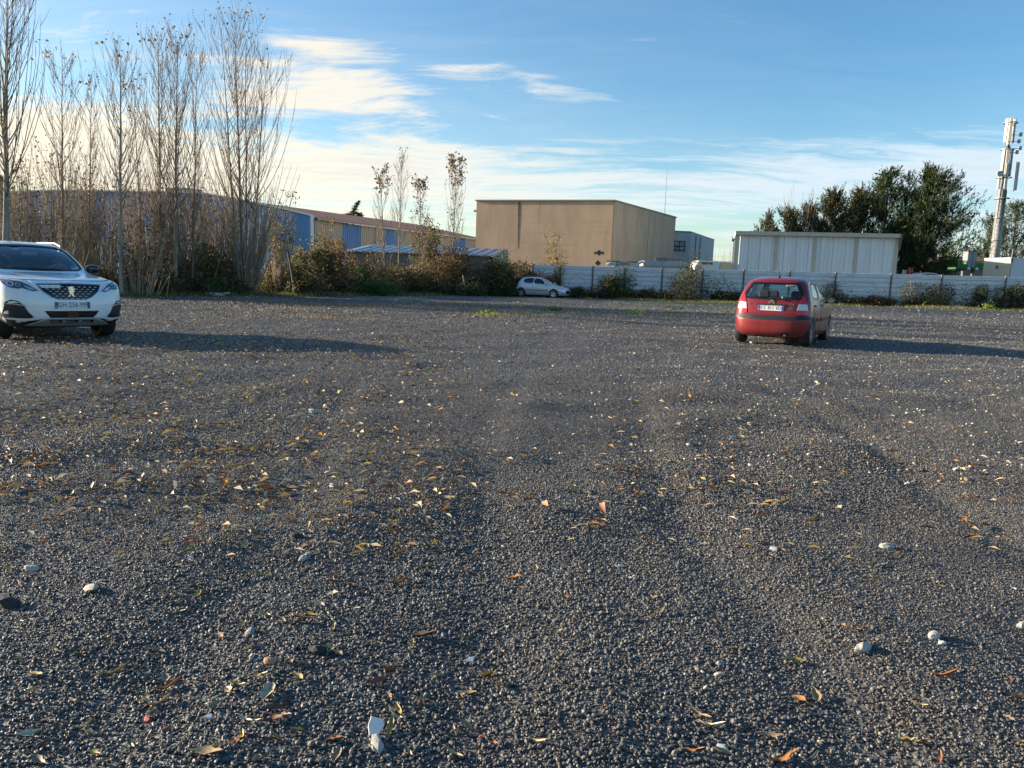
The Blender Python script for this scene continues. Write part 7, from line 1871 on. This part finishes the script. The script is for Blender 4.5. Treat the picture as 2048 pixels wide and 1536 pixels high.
    def scatter(n, ulo, uhi, vlo, vhi, pw=1.0, clump=0.0):
        cl = [(rnd.uniform(ulo, uhi), vlo + (vhi - vlo) * rnd.random() ** pw) for _ in range(max(1, n // 14))]
        for _ in range(n):
            if rnd.random() < clump:
                c = rnd.choice(cl); u = c[0] + rnd.gauss(0, 45); v = c[1] + rnd.gauss(0, 7)
            else: u = rnd.uniform(ulo, uhi); v = vlo + (vhi - vlo) * rnd.random() ** pw
            if v < 598: continue
            g_ = ground(u, v); C.append((g_.x, g_.y, g_.z))
    scatter(5200, -60, 900, 680, 1120, 1.8, 0.6)
    scatter(4200, 120, 1000, 600, 720, 1.0, 0.6)
    scatter(1300, 700, 1600, 640, 1120, 1.7, 0.45)
    scatter(1000, 1200, 2100, 640, 1120, 1.7, 0.4)
    scatter(500, 900, 1700, 603, 640, 1.0, 0.5)
    C = [c for c in C if c[1] > rnd.uniform(2.6, 4.6)]
    litter('leaf_litter', 'scattered small dry leaves strewn across the gravel', np.array(C), 0.052, [(0.0, (0.10, 0.045, 0.02)), (0.2, (0.26, 0.09, 0.03)), (0.36, (0.42, 0.23, 0.08)), (0.55, (0.54, 0.39, 0.19)), (0.80, (0.70, 0.59, 0.40)), (0.95, (0.55, 0.36, 0.05)), (1.0, (0.50, 0.22, 0.03))])
fallen()

def stones():
    rnd = random.Random(77)
    lime = mat('limestone', (0.52, 0.49, 0.43), 0.8, c2=(0.38, 0.35, 0.30), scale=60, bump=0.5, bscale=140, bdist=0.003)
    grey = mat('grey_stone', (0.36, 0.35, 0.34), 0.8, c2=(0.24, 0.235, 0.23), scale=50, bump=0.5, bscale=140, bdist=0.003)
    brick = mat('brick_red', (0.36, 0.10, 0.06), 0.8, c2=(0.26, 0.07, 0.045), scale=50)
    dark = mat('tar_clod', (0.018, 0.018, 0.02), 0.7, c2=(0.04, 0.04, 0.042), scale=80, bump=0.6, bscale=150, bdist=0.004)
    white = mat('plaster_white', (0.66, 0.67, 0.66), 0.6)
    protos = [pebble_mesh('stone', 970 + i, 2, f) for i, f in enumerate((0.7, 0.8, 0.6))]
    cache = {}
    def put(u, v, m, px, lab, i=0, group=None, cat='stone', name='stone'):
        g_ = ground(u, v); key = (m.name, i)
        if key not in cache:
            me = protos[i].copy(); me.materials.clear(); me.materials.append(m); cache[key] = me
        o = bpy.data.objects.new(name, cache[key]); COL.objects.link(o)
        s = px / F_PX * (g_ - Vector((0, 0, CAM_H))).length / 2
        o.location = g_ + Vector((0, 0, s * 0.22)); o.scale = (s * rnd.uniform(0.95, 1.3), s * rnd.uniform(0.7, 1.0), s * 0.68); o.rotation_euler = (rnd.uniform(-0.3, 0.3), rnd.uniform(-0.3, 0.3), rnd.uniform(0, 6.28))
        tag(o, lab, cat, group)
    put(1726, 1302, lime, 38, 'fist-like pale grey stone, larger of the two at lower right', 0)
    put(1868, 1275, lime, 30, 'smaller rough white stone right of the pale grey stone', 1)
    put(1884, 1288, white, 18, 'small white chip touching the smaller rough white stone', 2)
    put(755, 1494, lime, 38, 'rounded beige stone below the white plaster shard', 0)
    put(606, 1120, lime, 22, 'pale stone, lower one of the pair left of the middle', 1)
    put(617, 1110, lime, 18, 'pale stone, upper one of the pair left of the middle', 2)
    put(500, 1268, grey, 26, 'light grey stone left of the middle, above two white pebbles', 1)
    put(504, 1316, lime, 20, 'white pebble with twin below the light grey stone', 0)
    put(516, 1320, lime, 14, 'smaller twin of the white pebble pair', 2)
    put(540, 1326, mat('buff_stone', (0.50, 0.28, 0.14), 0.8, c2=(0.36, 0.2, 0.1), scale=60), 24, 'orange-buff crumbly stone right of the white pebble pair', 1)
    put(594, 1076, dark, 26, 'dark clod left of the middle, above the pale stone pair', 0, cat='clod')
    put(640, 1306, dark, 36, 'dark clod with an upright pale leaf on it', 0, cat='clod')
    put(856, 1152, dark, 22, 'dark clod under the leaf cluster left of the middle', 1, cat='clod')
    put(18, 1212, dark, 40, 'large dark clod at the left edge', 0, cat='clod')
    put(296, 1440, brick, 22, 'red brick fragment at lower left', 2, cat='brick fragment')
    put(334, 1460, brick, 14, 'small red brick crumb below the larger brick fragment', 1, cat='brick fragment')
    put(964, 1476, brick, 14, 'red pebble near the bottom edge left of the middle', 0, cat='brick fragment')
    put(1500, 848, lime, 10, 'white pebble in the middle distance, upper of two', 0)
    put(1466, 876, lime, 12, 'white pebble in the middle distance, lower of two', 1)
    put(630, 826, lime, 26, 'pale flat stone at the left, behind the leaf field', 2)
    put(1445, 1262, lime, 0.001, 'x', 0) if False else None
    put(1772, 1096, lime, 24, 'pale wedge-shaped stone at the right, beyond the two big ones', 1)
    put(1548, 1100, grey, 20, 'flat grey flake right of the middle', 2)
    put(1440, 1330, grey, 20, 'grey pebble right of the middle, near two white ones', 0)
    put(1437, 1352, lime, 20, 'white hollow-looking pebble below the grey one', 1)
    put(1445, 1496, mat('slate_green', (0.20, 0.25, 0.26), 0.6), 20, 'greenish grey pebble close to the bottom edge', 0)
    put(658, 948, lime, 20, 'white stone at the left behind the gravel ridge', 2)
    put(665, 974, lime, 16, 'white flake in front of the white stone at the left', 1)
    put(62, 1140, lime, 22, 'white flat pebble near the left edge', 2)
    put(38, 984, lime, 16, 'white pebble at the far left edge', 0)
    put(182, 1180, lime, 34, 'oblong cream pebble left, above the small upright straw leaf', 2)
    put(2044, 1254, lime, 20, 'white stone cut by the right edge', 0)
    # flat plaster shards
    def shard(u, v, poly, lab, rz=0.0, tilt=0.15, th=0.006):
        g_ = ground(u, v)
        mb = MB(); mb.prism(poly, 0, th, lambda p, t: (p[0], p[1], t))
        o = mb.build('plaster_shard', white, None, bevel=0.0012); o.location = g_ + Vector((0, 0, 0.012)); o.rotation_euler = (tilt, 0.06, rz)
        tag(o, lab, 'shard', 'plaster shards')
    shard(752, 1466, [(-0.018, 0.030), (0.014, 0.024), (0.020, 0.010), (0.004, -0.032), (-0.010, -0.034), (-0.022, 0.006)], 'tall white plaster shard standing near the bottom, left of the middle', 0, 0.55)
    shard(938, 1328, [(-0.016, -0.006), (0.008, 0.012), (0.016, 0.014), (0.012, -0.010)], 'small white pointed shard near the middle', 0, 0.35)
    shard(416, 1442, [(-0.012, -0.006), (0.004, 0.008), (0.012, 0.004), (0.010, -0.008)], 'small bluish-white shard at lower left', 0, 0.3)
    shard(1240, 1138, [(-0.014, -0.006), (-0.004, 0.010), (0.012, 0.008), (0.015, -0.006)], 'small white shard right of the middle', 0.3, 0.3)
    # alike pale pebbles strewn on the near gravel
    for _ in range(60):
        v = 760 + 760 * rnd.random(); u = rnd.uniform(-10, 2050)
        put(u, v, rnd.choice((lime, lime, grey, white)), rnd.uniform(4, 9), near_label('small pale pebble', u, v), rnd.randrange(3), 'small pale pebbles on the near gravel', name='pebble')
    bp = ground(430, 592)
    rt = empty('broken_slab', bp, 0, 'pale broken slab at the gravel edge left of the stem fan', 'slab')
    MB().box(-0.42, 0.42, -0.2, 0.2, 0.0, 0.14, Matrix.Rotation(R(5), 4, 'Y')).build('block', lime, rt, bevel=0.02)
    MB().box(0.45, 0.68, -0.15, 0.12, 0.0, 0.09, Matrix.Rotation(R(-8), 4, 'Y')).build('fragment', lime, rt, bevel=0.02)
stones()
